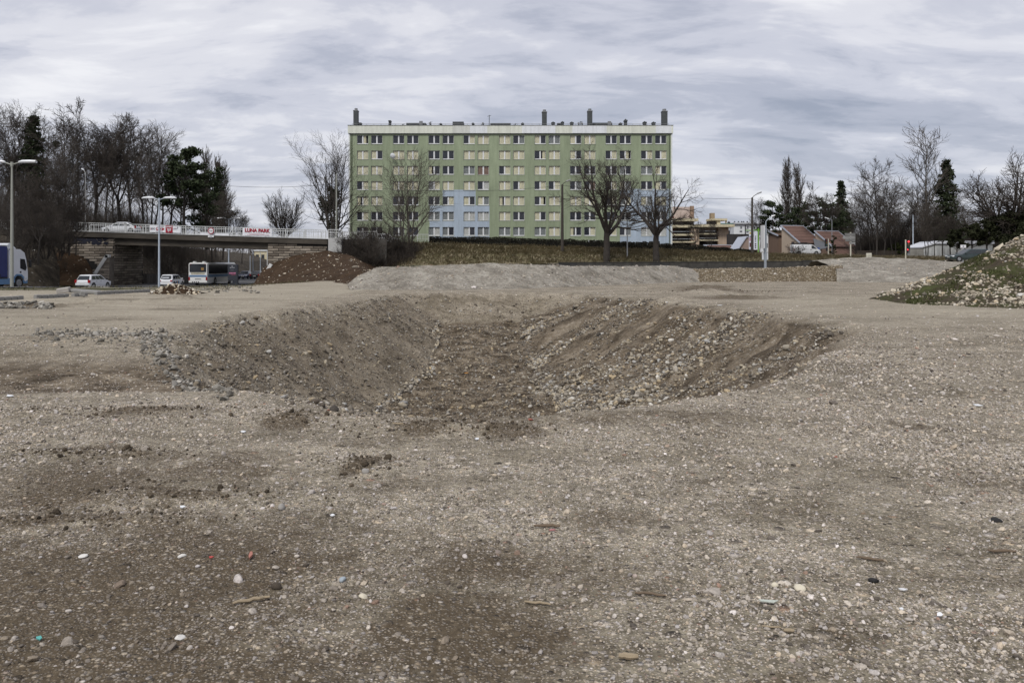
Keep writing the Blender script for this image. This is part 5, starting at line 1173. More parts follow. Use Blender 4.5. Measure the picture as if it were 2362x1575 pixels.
# white block farther off
YW = 300.0; KW = YW / FPX; wxp = lambda px: (px - CX) * KW; wzp = lambda py: ZC + (HY - py) * KW
wb = thing('apartment_building', 'distant white apartment block with small roof chimneys behind the timber lamp pole', 'building', (0, YW, 0))
WHT = wall_mat('white render', (0.64, 0.65, 0.66), .04)
MB().box(wxp(1693), wxp(1775), 0, 10, wzp(600), wzp(518)).build('wall', WHT, wb); MB().box(wxp(1691), wxp(1777), -.6, 10, wzp(517.9), wzp(516.6)).build('eaves', M('dark eaves', (.05, .05, .055), .8), wb); MB().box(wxp(1695), wxp(1777), 1, 9, wzp(516.5), wzp(513)).build('roof', M('pale roof', (.5, .51, .53), .7, .05), wb)
for px, w_ in ((1687, 5), (1700.5, 2.6), (1709.5, 2.6), (1717, 3), (1721.5, 2.4), (1730, 3)):
    mb = MB(); mb.box(wxp(px - w_ / 2), wxp(px + w_ / 2), 3, 4, wzp(517), wzp(511)); mb.tube([(wxp(px), 3.5, wzp(511)), (wxp(px), 3.5, wzp(509))], [.25, .1], 6); mb.build('chimney', M('dark chimney', (.035, .035, .04), .8), wb)
for px, t, u, w_ in ((1709.5, 522, 528, 4), (1724.5, 522, 528, 4), (1709, 532, 536, 6), (1740, 522, 528, 4), (1752, 522, 528, 4), (1724, 533, 537, 5), (1740, 533, 537, 4)):
    o = MB().box(wxp(px - w_ / 2), wxp(px + w_ / 2), -.06, .02, wzp(u), wzp(t)).build('window', M('grey window frame', (.30, .31, .33), .6), wb); MB().box(wxp(px - w_ / 2) + .1, wxp(px) - .05, -.08, -.061, wzp(u) + .1, wzp(t) - .1).build('pane', GLASSH, o); MB().box(wxp(px) + .05, wxp(px + w_ / 2) - .1, -.08, -.061, wzp(u) + .1, wzp(t) - .1).build('pane', GLASSH, o)
MB().box(wxp(1718), wxp(1720.5), -.1, .02, wzp(560), wzp(520)).build('stair_strip', M('dark strip', (.05, .05, .055), .6), wb)
pb(MB(), 1683, 1703, 530, 553, 14, 20).build('wall', WHT, ap)
for t in (530.5, 540, 550): pb(MB(), 1683, 1700, t, t + 2.5, 13, 13.9).build('balcony_band', M('pale balcony', (.5, .5, .47), .8), ap)
mb = MB(); pb(mb, 1648, 1708, 544, 570, -14, -13); tag(mb.build('dark_shed', M('dark shed boards', (0.035, 0.032, 0.032), 0.9, .3, 1)), 'dark flat roofed shed behind the low red roofs', 'shed')
bpy.data.objects['dark_shed'].location.y = YC
# pale block seen far off through the bridge opening
fb = thing('apartment_building', 'small far cream block glimpsed through the bridge opening beside the white coping', 'building', P(604, 600, 320)); 
MB().box(-3, 4.5, 0, 8, -6, 3.6).build('wall', CREAM, fb); MB().box(-3.2, 4.7, -.3, 8, 3.61, 4.1).build('roof', WHT, fb); 
for i in range(3): MB().box(-2.4 + i * 2.2, -1.2 + i * 2.2, -.06, .02, .5, 2.2).build('window', GLASSH, fb)
# shed and fence at the right
ws = thing('shed', 'white boarded shed with a pale sloping roof behind the row of dark trunks', 'shed', P(2129, 596, 126)); 
mb = MB(); mb.prism([(0, -.5), (0, 1.7), (1.9, 2.2), (11, 2.2), (11, -.5)], 0, 5); mb.build('wall', M('white boards wall', (.42, .43, .43), .8, .1, 2, dirt=.3), ws)
mb = MB(); mb.prism([(-.3, 1.65), (1.9, 2.3), (11.2, 2.3), (11.2, 2.75), (2.2, 2.75), (-.3, 1.8)], -.2, 5.2); mb.build('roof', M('pale sheet roof', (.66, .68, .74), .5, .04), ws)
for i in range(25): MB().box(.1 + i * .42, .1 + i * .42 + .38, -.05, -.01, -.4, 1.6).build('board', M('shed board %d' % (i % 2), ((.50, .51, .51), (.40, .41, .41))[i % 2], .8, .1, 2, dirt=.3), ws)
def board_fence(name, label, px0, px1, Y, pt, pbm, cols_, w_=.9):
    a, b = P(px0, pbm, Y), P(px1, pbm, Y); t = thing(name, label, 'fence', (a.x, Y, a.z)); h = (pbm - pt) * Y / FPX; n = max(2, int((b.x - a.x) / w_))
    for i in range(n): MB().box((b.x - a.x) * i / n + .015, (b.x - a.x) * (i + 1) / n - .015, -.03, .03, -.3, h + random.uniform(-.03, .03)).build('board', M('fence panel %s %d' % (label[:6], i % 3), tuple(c * (0.85 + .15 * (i % 3)) for c in cols_), .9, .2, 2, dirt=.3), t)
board_fence('panel_fence', 'pale grey panel fence right of the lit red traffic light', 2099, 2131, 126, 574, 596, (.30, .29, .265), .75)
board_fence('panel_fence', 'dark brown timber fence under the bare trees left of the traffic light', 1976, 2088, 140, 578, 594, (.060, .047, .038), .8)
# ------------------------------------------------------------------ vehicles (x forward, z up, origin on the road under the middle)
CGL = M('car glass', (0.022, 0.026, 0.030), 0.06, 0.1, 1, spec=0.6); TYRE = M('tyre rubber', (0.018, 0.018, 0.018), 0.9); RIM = M('wheel rim', (0.30, 0.31, 0.32), 0.35, 0.05, metal=0.6)
TAIL = M('red tail lamp', (0.28, 0.012, 0.015), 0.25, 0.1); HEAD = M('clear head lamp', (0.62, 0.65, 0.68), 0.15, 0.05); TRIMB = M('dark bumper trim', (0.035, 0.036, 0.04), 0.6)
PLATE = M('number plate', (0.55, 0.55, 0.53), 0.5)
def paint(name, c): return M(name, c, 0.28, 0.04, 1.5, spec=0.5, coat=0.4)
def wheel(t, x, y, r, side):
    w_ = MB().tube([(x, y - side * .20, r), (x, y - side * .01, r), (x, y, r)], [r, r, r * .93], 20); o = w_.build('wheel', TYRE, t)
    MB().tube([(x, y + side * .001, r), (x, y + side * .012, r)], [r * .64, r * .58], 16).build('rim', RIM, o)
def car(name, label, loc, heading, body, L_=3.8, W=1.64, H=1.42, belt=0.86, nose=0.70, cab=(-1.75, 1.05), roof=(-1.45, 0.30), clear=0.2, mid=None, trim=False, rear_light='tall', decal=None, rear_glass_h=None, wheel_r=.29, cat='car', estate=False):
    """heading: angle of travel in degrees from +Y towards +X"""
    t = thing(name, label, cat, loc, R(90 - heading)); w2 = W / 2; hl = L_ / 2
    st = [(-hl, .34, belt - .14, w2 * .86), (-hl + .10, clear, belt - .03, w2 * .97), (-hl + .7, clear - .02, belt, w2), (0, clear - .03, belt, w2), (cab[1] - .25, clear - .02, belt - .0, w2), (cab[1] + .2, clear, belt - .05, w2 * .99), (hl - .30, clear, nose, w2 * .95), (hl - .06, clear + .05, nose - .10, w2 * .86), (hl, .36, nose - .2, w2 * .76)]
    rings = [[(x, -w_ * .92, zl), (x, -w_, zl + .14), (x, -w_ * 1.0, (zl + zb) / 2 + .05), (x, -w_ * .955, zb - .03), (x, -w_ * .86, zb), (x, w_ * .86, zb), (x, w_ * .955, zb - .03), (x, w_ * 1.0, (zl + zb) / 2 + .05), (x, w_, zl + .14), (x, w_ * .92, zl)] for x, zl, zb, w_ in st]
    MB().loft(rings).build('body', body, t, smooth_shade=True)
    wb_, wr_ = w2 * .93, w2 * .76; zb = belt - .015; zr = H - .05
    ca, cb = cab; ra, rb = roof
    ring = lambda xa, xb, w_, z, c: [(xa, -w_ + c, z), (xa + c, -w_, z), (xb - c, -w_, z), (xb, -w_ + c, z), (xb, w_ - c, z), (xb - c, w_, z), (xa + c, w_, z), (xa, w_ - c, z)]
    MB().loft([ring(ca, cb, wb_, zb, .08), ring(ra, rb, wr_, zr, .07), ring(ra + .10, rb - .12, wr_ - .10, H, .07)]).build('cabin', body, t, smooth_shade=True)
    def at(u, v, side):                                            # point on the cabin side, u along, v up
        xa = ca + (ra - ca) * v; xb = cb + (rb - cb) * v; return Vector((xa + (xb - xa) * u, side * ((wb_ + (wr_ - wb_) * v) + .012), zb + (zr - zb) * v))
    for s in (-1, 1):
        for u0, u1 in ((.09, .34), (.37, .60), (.63, .90)) if not estate else ((.06, .33), (.355, .62), (.645, .90)):
            q = [at(u0, .10, s), at(u1, .10, s), at(u1, .88, s), at(u0 + (.02 if u0 < .2 else 0), .88, s)]
            MB().quad(*(q if s > 0 else q[::-1]), th=.008).build('side_window', CGL, t)
        wheel(t, hl - .78, s * (w2 + .005), wheel_r, s); wheel(t, -hl + .66, s * (w2 + .005), wheel_r, s)
        for x in (hl - .78, -hl + .66): MB().tube([(x, s * (w2 - .05), wheel_r + .02), (x, s * (w2 + .002), wheel_r + .02)], wheel_r + .06, 18).build('wheel_arch', BLACKP, t)
        MB().bbox(cb - .35, cb - .16, min(s * w2, s * (w2 + .17)), max(s * w2, s * (w2 + .17)), belt + .02, belt + .15, .02).build('mirror', BLACKP if trim else body, t)
        if rear_light == 'tall': MB().bbox(-hl - .012, -hl + .16, min(s * w2 * .70, s * w2 * .985), max(s * w2 * .70, s * w2 * .985), belt - .30, belt + .02, .02).build('tail_lamp', TAIL, t)
        else: MB().bbox(-hl - .01, -hl + .14, min(s * w2 * .66, s * w2 * .97), max(s * w2 * .66, s * w2 * .97), belt - .26, belt - .08, .02).build('tail_lamp', TAIL, t)
        MB().bbox(hl - .32, hl - .045, min(s * w2 * .50, s * w2 * .90), max(s * w2 * .50, s * w2 * .90), nose - .20, nose - .04, .02).build('head_lamp', HEAD, t)
        for u in (.35, .615): p_ = at(u, -.0, s); MB().box(p_.x - .07, p_.x + .07, min(s * (w2 - .02), s * (w2 + .012)), max(s * (w2 - .02), s * (w2 + .012)), belt - .16, belt - .125).build('door_handle', BLACKP if trim else body, t)
    def endq(u0, u1, v0, v1, rear):
        x = lambda v: (ca + (ra - ca) * v - .012) if rear else (cb + (rb - cb) * v + .012); w_ = lambda v: wb_ + (wr_ - wb_) * v; z = lambda v: zb + (zr - zb) * v
        q = [Vector((x(v), (u * 2 - 1) * w_(v), z(v))) for u, v in ((u0, v0), (u1, v0), (u1, v1), (u0, v1))]; return q if not rear else q[::-1]
    MB().quad(*endq(.07, .93, .06 if not rear_glass_h else rear_glass_h, .90, True), th=.008).build('rear_window', CGL, t)
    MB().quad(*endq(.06, .94, .05, .92, False), th=.008).build('windscreen', CGL, t)
    MB().bbox(-hl - .015, -hl + .02, -.26, .26, .50, .61, .01).build('number_plate', PLATE, t)
    MB().bbox(-hl - .03, -hl + .3, -w2 * .9, w2 * .9, .26, .40, .03).build('rear_bumper', TRIMB if trim else body, t)
    MB().bbox(hl - .12, hl + .012, -w2 * .55, w2 * .55, .30, .46, .02).build('grille', BLACKP, t)
    MB().bbox(hl - .02, hl + .02, -.26, .26, .47, .57, .008).build('number_plate', PLATE, t)
    if decal: decal(t, w2, belt, hl)
    return t
def road_at(px, Y): x = (px - CX) * Y / FPX; return Vector((x, Y, road_z(Y)))
WHITEP = paint('white car paint', (0.66, 0.67, 0.69))
car('hatchback_car', 'white hatchback with dark rear window near the white wing wall coping', road_at(216, 82), 5, WHITEP, 3.81, 1.64, 1.42, .90, .74, trim=True)
def decals(t, w2, belt, hl):
    for s in (-1, 1):
        for i, (x, c) in enumerate(((-.75, (.10, .20, .38)), (-.45, (.45, .20, .08)), (-.1, (.08, .22, .40)))):
            MB().tube([(x, s * (w2 - .01), .52), (x, s * (w2 + .008), .52)], .17, 10).build('decal', M('decal %d' % i, c, .5), t)
    MB().box(-hl + .02, -hl + .035, -.42, .42, 1.04, 1.18).build('rear_sticker', M('white sticker', (.6, .62, .66), .6), t)
car('hatchback_car', 'white hatchback with blue and orange side decals behind the small rubble heap', road_at(397, 103), 0, WHITEP, 3.95, 1.72, 1.50, .88, .78, cab=(-1.85, 1.15), roof=(-1.5, .45), rear_light='low', decal=decals, rear_glass_h=.1)
car('saloon_car', 'dark blue car coming towards the camera beyond the black totem', road_at(566, 147), 176, paint('dark blue paint', (0.035, 0.042, 0.085)), 4.2, 1.76, 1.45, .92, .76, cab=(-1.7, 1.25), roof=(-1.2, .35))
car('saloon_car', 'black car seen from behind beside the white coping strip', road_at(593.5, 147), -4, paint('black paint', (0.018, 0.02, 0.022)), 4.3, 1.76, 1.45, .92, .76, cab=(-1.75, 1.15), roof=(-1.2, .35))
car('saloon_car', 'white saloon driving over the bridge behind the railing bars', (P(280, 0, 107.6).x, 107.6, deck_z(P(280, 0, 107.6).x)), -90, WHITEP, 4.65, 1.78, 1.44, .88, .74, cab=(-2.05, 1.35), roof=(-1.0, .35))
car('estate_car', 'dark green estate car passing behind the white stone mound', (P(2232, 0, 93).x, 93, P(0, 603.5, 93).z), -92, paint('dark green paint', (0.020, 0.034, 0.034)), 4.6, 1.76, 1.47, .90, .76, cab=(-2.2, 1.0), roof=(-2.0, .15), estate=True)
for i, (px, lab) in enumerate(((861, 'white parked car half hidden by the tangled bush, front of the flats'), (894, 'second white parked car right of the first, behind the tree trunk'))):
    car('parked_car', lab, (P(px, 0, 124).x, 124, 4.62), 92, WHITEP, 3.9, 1.68, 1.45, .88, .76, rear_light='low')['group'] = 'white cars parked before the flats'
# bus
def bus():
    t = thing('bus', 'white bus with blue stripe and dark rear window driving under the bridge', 'bus', road_at(492, 112), R(90 + 1.5)); Lb, W, H = 11.8, 2.5, 3.05; w2 = W / 2; hb = Lb / 2
    WB = paint('bus white', (0.70, 0.70, 0.68)); BL = M('bus blue stripe', (0.10, 0.19, 0.33), .4, .06); DG = M('bus dark glass', (0.02, 0.023, 0.028), .08, .1, 1, spec=.6)
    ring = lambda x, w_, z0, z1, c: [(x, -w_, z0), (x, -w_, z1 - c), (x, -w_ + c, z1), (x, w_ - c, z1), (x, w_, z1 - c), (x, w_, z0)]
    MB().loft([ring(-hb, w2 - .05, .38, H - .06, .16), ring(-hb + .10, w2, .30, H, .18), ring(hb - .12, w2, .30, H, .18), ring(hb, w2 - .06, .36, H - .06, .16)]).build('body', WB, t, smooth_shade=True)
    MB().bbox(-hb - .035, -hb + .02, -w2 + .16, w2 - .16, 1.78, 2.86, .06).build('rear_window', DG, t)
    MB().box(-hb - .045, -hb - .036, -.80, -.44, 2.02, 2.36).build('route_display', M('ochre display', (.28, .16, .05), .6), t)
    MB().bbox(-hb - .03, -hb + .02, -w2 + .35, w2 - .35, 1.46, 1.72, .02).build('advert_strip', M('faded advert', (.38, .36, .28), .7, .3, 4), t)
    MB().bbox(-hb - .02, -hb + .02, -w2 + .1, w2 - .1, 1.12, 1.36, .015).build('stripe', BL, t)
    for s in (-1, 1):
        MB().box(-hb + .5, hb - 1.4, min(s * w2, s * (w2 + .012)), max(s * w2, s * (w2 + .012)), 1.52, 2.78).build('side_window', DG, t)
        MB().box(-hb + .32, hb - 1.2, min(s * w2, s * (w2 + .008)), max(s * w2, s * (w2 + .008)), 1.06, 1.44).build('stripe', BL, t)
        MB().bbox(-hb - .03, -hb + .12, min(s * (w2 - .02), s * (w2 - .22)), max(s * (w2 - .02), s * (w2 - .22)), .66, 1.12, .03).build('tail_lamp', TAIL, t)
        MB().bbox(-hb - .035, -hb + .02, min(s * (w2 - .2), s * (w2 - .4)), max(s * (w2 - .2), s * (w2 - .4)), 2.76, 2.86, .01).build('marker_lamp', TAIL, t)
        MB().bbox(-hb + .35, -hb + .95, s * .62 - .2, s * .62 + .2, H - .02, H + .16, .06).build('roof_dome', WB, t)
        for x in (-hb + 3.0, hb - 2.7):
            MB().tube([(x, s * (w2 - .06), .5), (x, s * (w2 + .004), .5)], .58, 18).build('wheel_arch', BLACKP, t); wheel(t, x, s * (w2 + .02), .48, s)
    for i in range(4): MB().box(-hb - .02, -hb + .01, .62 - i * .26, .76 - i * .26, .40, .52).build('bumper_vent', BLACKP, t)
    MB().box(-hb - .025, -hb + .01, -.42, .38, .80, .88).build('rear_badge', TRIMB, t)
bus()
# articulated lorry at the left edge
def truck():
    t = thing('truck', 'lorry with white cab and blue curtain trailer at the left picture edge', 'truck', (P(37, 0, 75).x, 75, road_z(75)), R(90 - 9)); W = 2.5; w2 = W / 2
    WT = paint('cab white', (0.66, 0.67, 0.69)); TB = M('trailer blue tarp', (0.028, 0.036, 0.135), .6, .12, 1.2, bump=.15); CHB = M('chassis blue', (0.12, 0.22, 0.36), .5, .08, dirt=.3)
    # cab: x from -2.3 (rear) to 0 (front)
    prof = [(-2.3, .95), (-2.3, 3.05), (-2.25, 3.55), (-.95, 3.62), (-.42, 3.30), (-.22, 2.72), (-.04, 1.75), (0.0, 1.45), (0.0, .78), (-.35, .62), (-.55, .95), (-.75, 1.22), (-1.35, 1.25), (-1.6, .95)]
    MB().prism(prof, -w2, w2).build('cab', WT, t)
    dm = [(-2.25, 3.64), (-2.2, 4.05), (-1.9, 4.16), (-1.55, 3.95), (-1.2, 3.64)]; MB().prism(dm, -w2 + .2, w2 - .2).build('air_deflector', WT, t)
    for s in (-1, 1):
        mb = MB(); mb.prism([(-.95, 1.86), (-.95, 2.74), (-.40, 2.70), (-.16, 1.90), (-.30, 1.62)], s * (w2 + .001), s * (w2 + .015)); mb.build('side_window', CGL, t)
        MB().box(-2.05, -1.98, min(s * w2, s * (w2 + .02)), max(s * w2, s * (w2 + .02)), 2.0, 2.75).build('vent_strip', BLACKP, t)
        MB().box(-.98, -.82, min(s * w2, s * (w2 + .02)), max(s * w2, s * (w2 + .02)), 1.42, 1.58).build('door_handle', BLACKP, t)
        MB().bbox(.02, .16, min(s * (w2 + .02), s * (w2 + .28)), max(s * (w2 + .02), s * (w2 + .28)), 1.95, 2.62, .03).build('mirror', BLACKP, t)
        MB().bbox(-.34, .005, min(s * (w2 - .3), s * (w2 + .01)), max(s * (w2 - .3), s * (w2 + .01)), .82, 1.05, .03).build('head_lamp', HEAD, t)
        wheel(t, -1.05, s * (w2 - .02), .50, s); wheel(t, -4.6, s * (w2 - .02), .50, s); MB().tube([(-1.05, s * (w2 - .4), .5), (-1.05, s * (w2 - .24), .5)], .6, 16).build('wheel_arch', BLACKP, t)
        MB().bbox(-3.9, -1.75, min(s * (w2 - .12), s * w2), max(s * (w2 - .12), s * w2), .40, .95, .03).build('side_skirt', CHB, t)
        MB().prism([(-1.75, .55), (-1.7, 1.1), (-1.4, 1.33), (-.8, 1.31), (-.45, 1.0), (-.55, .85), (-.85, 1.16), (-1.35, 1.18), (-1.6, .95), (-1.62, .55)], s * (w2 + .001), s * (w2 + .03)).build('mudguard', CHB, t)
    MB().bbox(-.5, .03, -w2 + .02, w2 - .02, .42, .72, .04).build('bumper', CHB, t)
    mb = MB(); mb.quad((-.035, -w2 + .15, 1.85), (-.035, w2 - .15, 1.85), (-.215, w2 - .2, 2.68), (-.215, -w2 + .2, 2.68), th=-.02); mb.build('windscreen', CGL, t)
    MB().box(-7.0, -.6, -.45, .45, .55, .95).build('chassis', BLACKP, t)
    MB().bbox(-16, -2.46, -w2 - .03, w2 + .03, 1.05, 3.86, .04).build('trailer_tarp', TB, t); MB().bbox(-16, -2.42, -w2 - .05, w2 + .05, 3.87, 4.0, .03).build('roof_rail', M('white roof rail', (.6, .61, .62), .5, .05, dirt=.3), t)
    MB().bbox(-16, -2.44, -w2 - .04, w2 + .04, .92, 1.04, .02).build('trailer_bed', M('trailer bed dark', (.03, .03, .035), .7), t)
    for s in (-1, 1):
        for i in range(9): x = -3.3 - i * 1.35; MB().box(x - .03, x + .03, min(s * (w2 + .03), s * (w2 + .045)), max(s * (w2 + .03), s * (w2 + .045)), 1.0, 1.35).build('strap', TRIMB, t)
truck()
# van with roof rack
def van():
    t = thing('van', 'white panel van with a dark roof rack parked before the red roofed houses', 'van', (P(1858, 0, 148).x, 148, P(0, 588.5, 148).z), R(4)); L_, W, H = 5.2, 1.9, 1.95; w2 = W / 2
    WV = paint('van white', (0.64, 0.65, 0.66))
    st = [(-2.6, .35, 1.80, .86), (-2.5, .28, 1.93, .93), (-1.0, .25, 1.96, .95), (.75, .25, 1.95, .95), (1.25, .25, 1.80, .94), (1.95, .28, 1.18, .93), (2.35, .30, 1.0, .90), (2.6, .38, .72, .78)]
    MB().loft([[(x, -w_ * .95, zl), (x, -w_, zl + .15), (x, -w_, zl + (zb - zl) * .62), (x, -w_ * (.88 if x < 1.5 else .93), zb - .06), (x, -w_ * .78, zb), (x, w_ * .78, zb), (x, w_ * (.88 if x < 1.5 else .93), zb - .06), (x, w_, zl + (zb - zl) * .62), (x, w_, zl + .15), (x, w_ * .95, zl)] for x, zl, zb, w_ in st]).build('body', WV, t, smooth_shade=True)
    for s in (-1, 1):
        mb = MB(); mb.prism([(.72, 1.18), (.74, 1.76), (1.10, 1.72), (1.72, 1.14)], s * .915, s * .955); mb.build('side_window', CGL, t)
        for x in (1.65, -1.65):
            MB().tube([(x, s * (w2 - .1), .36), (x, s * (w2 + .006), .36)], .40, 18).build('wheel_arch', BLACKP, t); wheel(t, x, s * (w2 + .015), .33, s)
        MB().bbox(2.15, 2.45, min(s * .5, s * .86), max(s * .5, s * .86), .74, .92, .02).build('head_lamp', HEAD, t); MB().bbox(-2.62, -2.45, min(s * .78, s * .93), max(s * .78, s * .93), .7, 1.3, .02).build('tail_lamp', TAIL, t)
        for x in (.52, .75): MB().box(x - .06, x + .06, min(s * .94, s * .965), max(s * .94, s * .965), .92, 1.06).build('door_handle', BLACKP, t)
        MB().box(-1.9, .2, min(s * .945, s * .965), max(s * .945, s * .965), 1.04, 1.075).build('door_rail', TRIMB, t)
    mb = MB(); mb.quad((1.32, -.78, 1.72), (1.93, -.84, 1.17), (1.93, .84, 1.17), (1.32, .78, 1.72), th=.02); mb.build('windscreen', CGL, t)
    MB().bbox(2.3, 2.63, -.8, .8, .30, .5, .03).build('bumper', TRIMB, t)
    rk = MB()
    for s in (-.75, .75): rk.tube([(-2.7, s, 2.05), (1.0, s, 2.10)], .05, 6)
    for i in range(7): rk.box(-2.5 + i * .55, -2.42 + i * .55, -.75, .75, 2.06, 2.12)
    rk.box(-2.4, .6, -.35, .3, 2.12, 2.22); rk.tube([(-1.0, .4, 2.3), (.5, .4, 2.34)], .04, 5); rk.build('roof_rack', BLACKP, t)
van()
# ------------------------------------------------------------------ lamps, poles, signs, lights, cables
LAMPW = M('lamp head white', (0.68, 0.69, 0.70), 0.4, 0.04); POLEG = M('pale steel pole', (0.42, 0.47, 0.53), 0.45, 0.06, 2); TIMBER = M('dark timber pole', (0.050, 0.043, 0.037), 0.9, 0.25, 2, bump=.2, stretch=(3, 3, .3))
OLIVEP = M('grey olive pole', (0.28, 0.285, 0.25), 0.6, 0.08, 2)
def double_lamp(px, py_top, Y, label, mat=POLEG, hw=2.2, base=None):
    b = P(px, 0, Y); zb_ = base if base is not None else road_z(Y); top = ZC + (HY - py_top) * Y / FPX; h = top - zb_
    t = thing('street_lamp', label, 'street lamp', (b.x, Y, zb_), 0, 'double headed lamps along the road')
    MB().tube([(0, 0, 0), (0, 0, h * .5), (0, 0, h - .15)], [.13, .10, .065], 10).build('pole', mat, t)
    MB().tube([(0, 0, h - .32), (0, 0, h)], .10, 8).build('collar', mat, t)
    for s in (-1, 1):
        MB().tube([(0, 0, h - .2), (s * .45, 0, h - .06), (s * .7, 0, h)], .045, 6).build('arm', mat, t)
        hd = MB(); hd.loft([[(s * x, y * w_, h + z) for y, z in ((-1, .02), (-.7, .12 * k), (0, .17 * k), (.7, .12 * k), (1, .02), (.6, -.07), (-.6, -.07))] for x, w_, k in ((.5, .08, .4), (.75, .17, .9), (1.3, .20, 1), (1.8, .15, .8), (hw - .05, .05, .3))])
        hd.build('lamp_head', LAMPW, t, smooth_shade=True)
double_lamp(27.5, 374, 59, 'tallest double headed street lamp, behind the lorry trailer', OLIVEP, 1.75)
double_lamp(367, 457, 92, 'double headed street lamp in front of the bridge by the pizza banner', POLEG, 2.05)
double_lamp(527.5, 504, 125, 'double headed street lamp beyond the bridge, rising behind the bus', POLEG, 1.7)
def mast(px, py_top, Y, zb_, label, mat, r0=.13, r1=.08, arm=None, head_mat=None, name='street_lamp', cat='street lamp', grp=None):
    b = P(px, 0, Y); h = ZC + (HY - py_top) * Y / FPX - zb_; t = thing(name, label, cat, (b.x, Y, zb_), 0, grp)
    MB().tube([(0, 0, -.3), (0, 0, h * .5), (0, 0, h)], [r0, (r0 + r1) / 2, r1], 8).build('pole', mat, t)
    if arm:
        dx, dz, hl = arm; MB().tube([(0, 0, h - .05), (dx * .25, 0, h + dz * .35), (dx, 0, h + dz)], .05, 6).build('arm', mat, t)
        MB().loft([[(dx + x, y * w_, h + dz + x * .35 * (dz / max(abs(dz), .01)) * np.sign(dx) + z) for y, z in ((-1, 0), (-.5, .13), (.5, .13), (1, 0), (.5, -.07), (-.5, -.07))] for x, w_ in ((-.05 * np.sign(dx), .07), (hl * .4 * np.sign(dx), .17), (hl * np.sign(dx), .08))]).build('lamp_head', head_mat or LAMPW, t, smooth_shade=True)
    return t
mast(1297, 426, 113, zu(7.2, 118) - .4, 'dark timber lamp pole in front of the green facade with cable', TIMBER, .22, .15, (.6, .45, .62), M('grey lamp head', (.20, .20, .21), .5))
mast(1735, 456, 116, zu(35, 118), 'dark timber lamp pole at the right, against the sky with cable', TIMBER, .21, .14, (.75, .55, .62), M('grey lamp head', (.20, .20, .21), .5))
mast(776, 402, 124, 4.6, 'slim pole with a dark ball head in front of the ivy covered tree', OLIVEP, .14, .10, (.05, .25, .4), BLACKP)
mast(1447, 506, 110.5, 1.9, 'slim grey lamp with two thin arms between the two spreading trees', M('mid grey pole', (.24, .25, .27), .6), .10, .06, (.65, .42, .4), M('mid grey pole', (.24, .25, .27), .6))
mast(1766.5, 511, 122, zu(39, 122), 'pale curved lamp rising behind the tall grey sign post', POLEG, .09, .06, (.9, .75, .5), LAMPW)
mast(1919, 507, 152, 2.8, 'pale lamp above the red roof next to the slim cypress', M('mid grey pole', (.24, .25, .27), .6), .09, .06, (-.6, .12, .75), LAMPW)
mast(2106, 496, 131, 2.4, 'pale thin mast among the bare trees right of the red traffic light', POLEG, .10, .08, None, None, 'mast', 'mast')
mast(197, 400, 116, 5.8, 'slim lamp among the bare trees behind the bridge, left part', M('weathered lamp pole', (.36, .36, .35), .6), .07, .05, (-.25, .5, .3), LAMPW)
for px, tp, Y, zb_, lab in ((583.5, 578, 150, -1.5, 'thin pale pole beyond the bridge, nearest the oncoming car'), (600.5, 583, 190, -1.5, 'farther thin pole beyond the bridge, close to the coping'), (577, 590, 205, -1.5, 'faint thin pole under the bridge left of its two neighbours'), (2133, 556, 128, 2.3, 'short grey pole in front of the white shed')):
    mast(px, tp, Y, zb_, lab, POLEG, .09, .07, None, None, 'pole', 'pole')
# overhead cables
def cable(name, label, a, b, sag, r=.022):
    a, b = Vector(a), Vector(b); pts = [a.lerp(b, i / 20) - Vector((0, 0, sag * 4 * (i / 20) * (1 - i / 20))) for i in range(21)]
    tag(MB().tube(pts, r, 5).build(name, BLACKP), label, 'cable')
cable('overhead_cable', 'overhead cable strung from the left wood past the ivy tree to the ball headed pole', P(480, 425, 140), P(776, 424, 124), .55, .026)
cable('overhead_cable', 'overhead cable crossing the green facade to the first timber pole', P(776, 424, 124), P(1296, 428, 113), 1.0)
cable('overhead_cable', 'overhead cable between the two timber lamp poles', P(1298, 428, 113), P(1734, 459, 116), .55)
cable('overhead_cable', 'short overhead cable falling from the right timber pole towards the pines', P(1736, 460, 116), P(1800, 478, 150), .15)
# dark advertising totem by the bus
tt = thing('advertising_totem', 'dark advertising totem with pink print standing right of the bus', 'totem', P(539, 657, 100), R(0))
KT = 100 / FPX; MB().bbox(-13 * KT, 10.5 * KT, -.15, .15, 9.5 * KT, 47 * KT, .04).build('board', M('anthracite board', (.030, .033, .042), .4, .1), tt); MB().bbox(-2 * KT, 10.5 * KT, -.14, .14, -.5, 9.4 * KT, .03).build('base', M('anthracite base', (.022, .025, .034), .5), tt)
for x0, x1, z, hh, c in ((-8, -4, 39.0, 1.0, (.45, .46, .48)), (-2.6, 3.6, 39.2, .9, (.45, .46, .48)), (-4, -1.2, 41.6, 2.0, (.4, .4, .43)), (-6.5, .8, 33.2, .8, (.22, .22, .24)), (-9.8, 6, 25.5, 3.0, (.38, .13, .22)), (-5, 5.5, 22.4, 1.1, (.22, .05, .09))):
    MB().box(x0 * KT, x1 * KT, -.158, -.151, z * KT, (z + hh) * KT).build('print_bar', M('totem print %.2f' % (c[0] + c[2]), c, .5, .3, 8), tt)
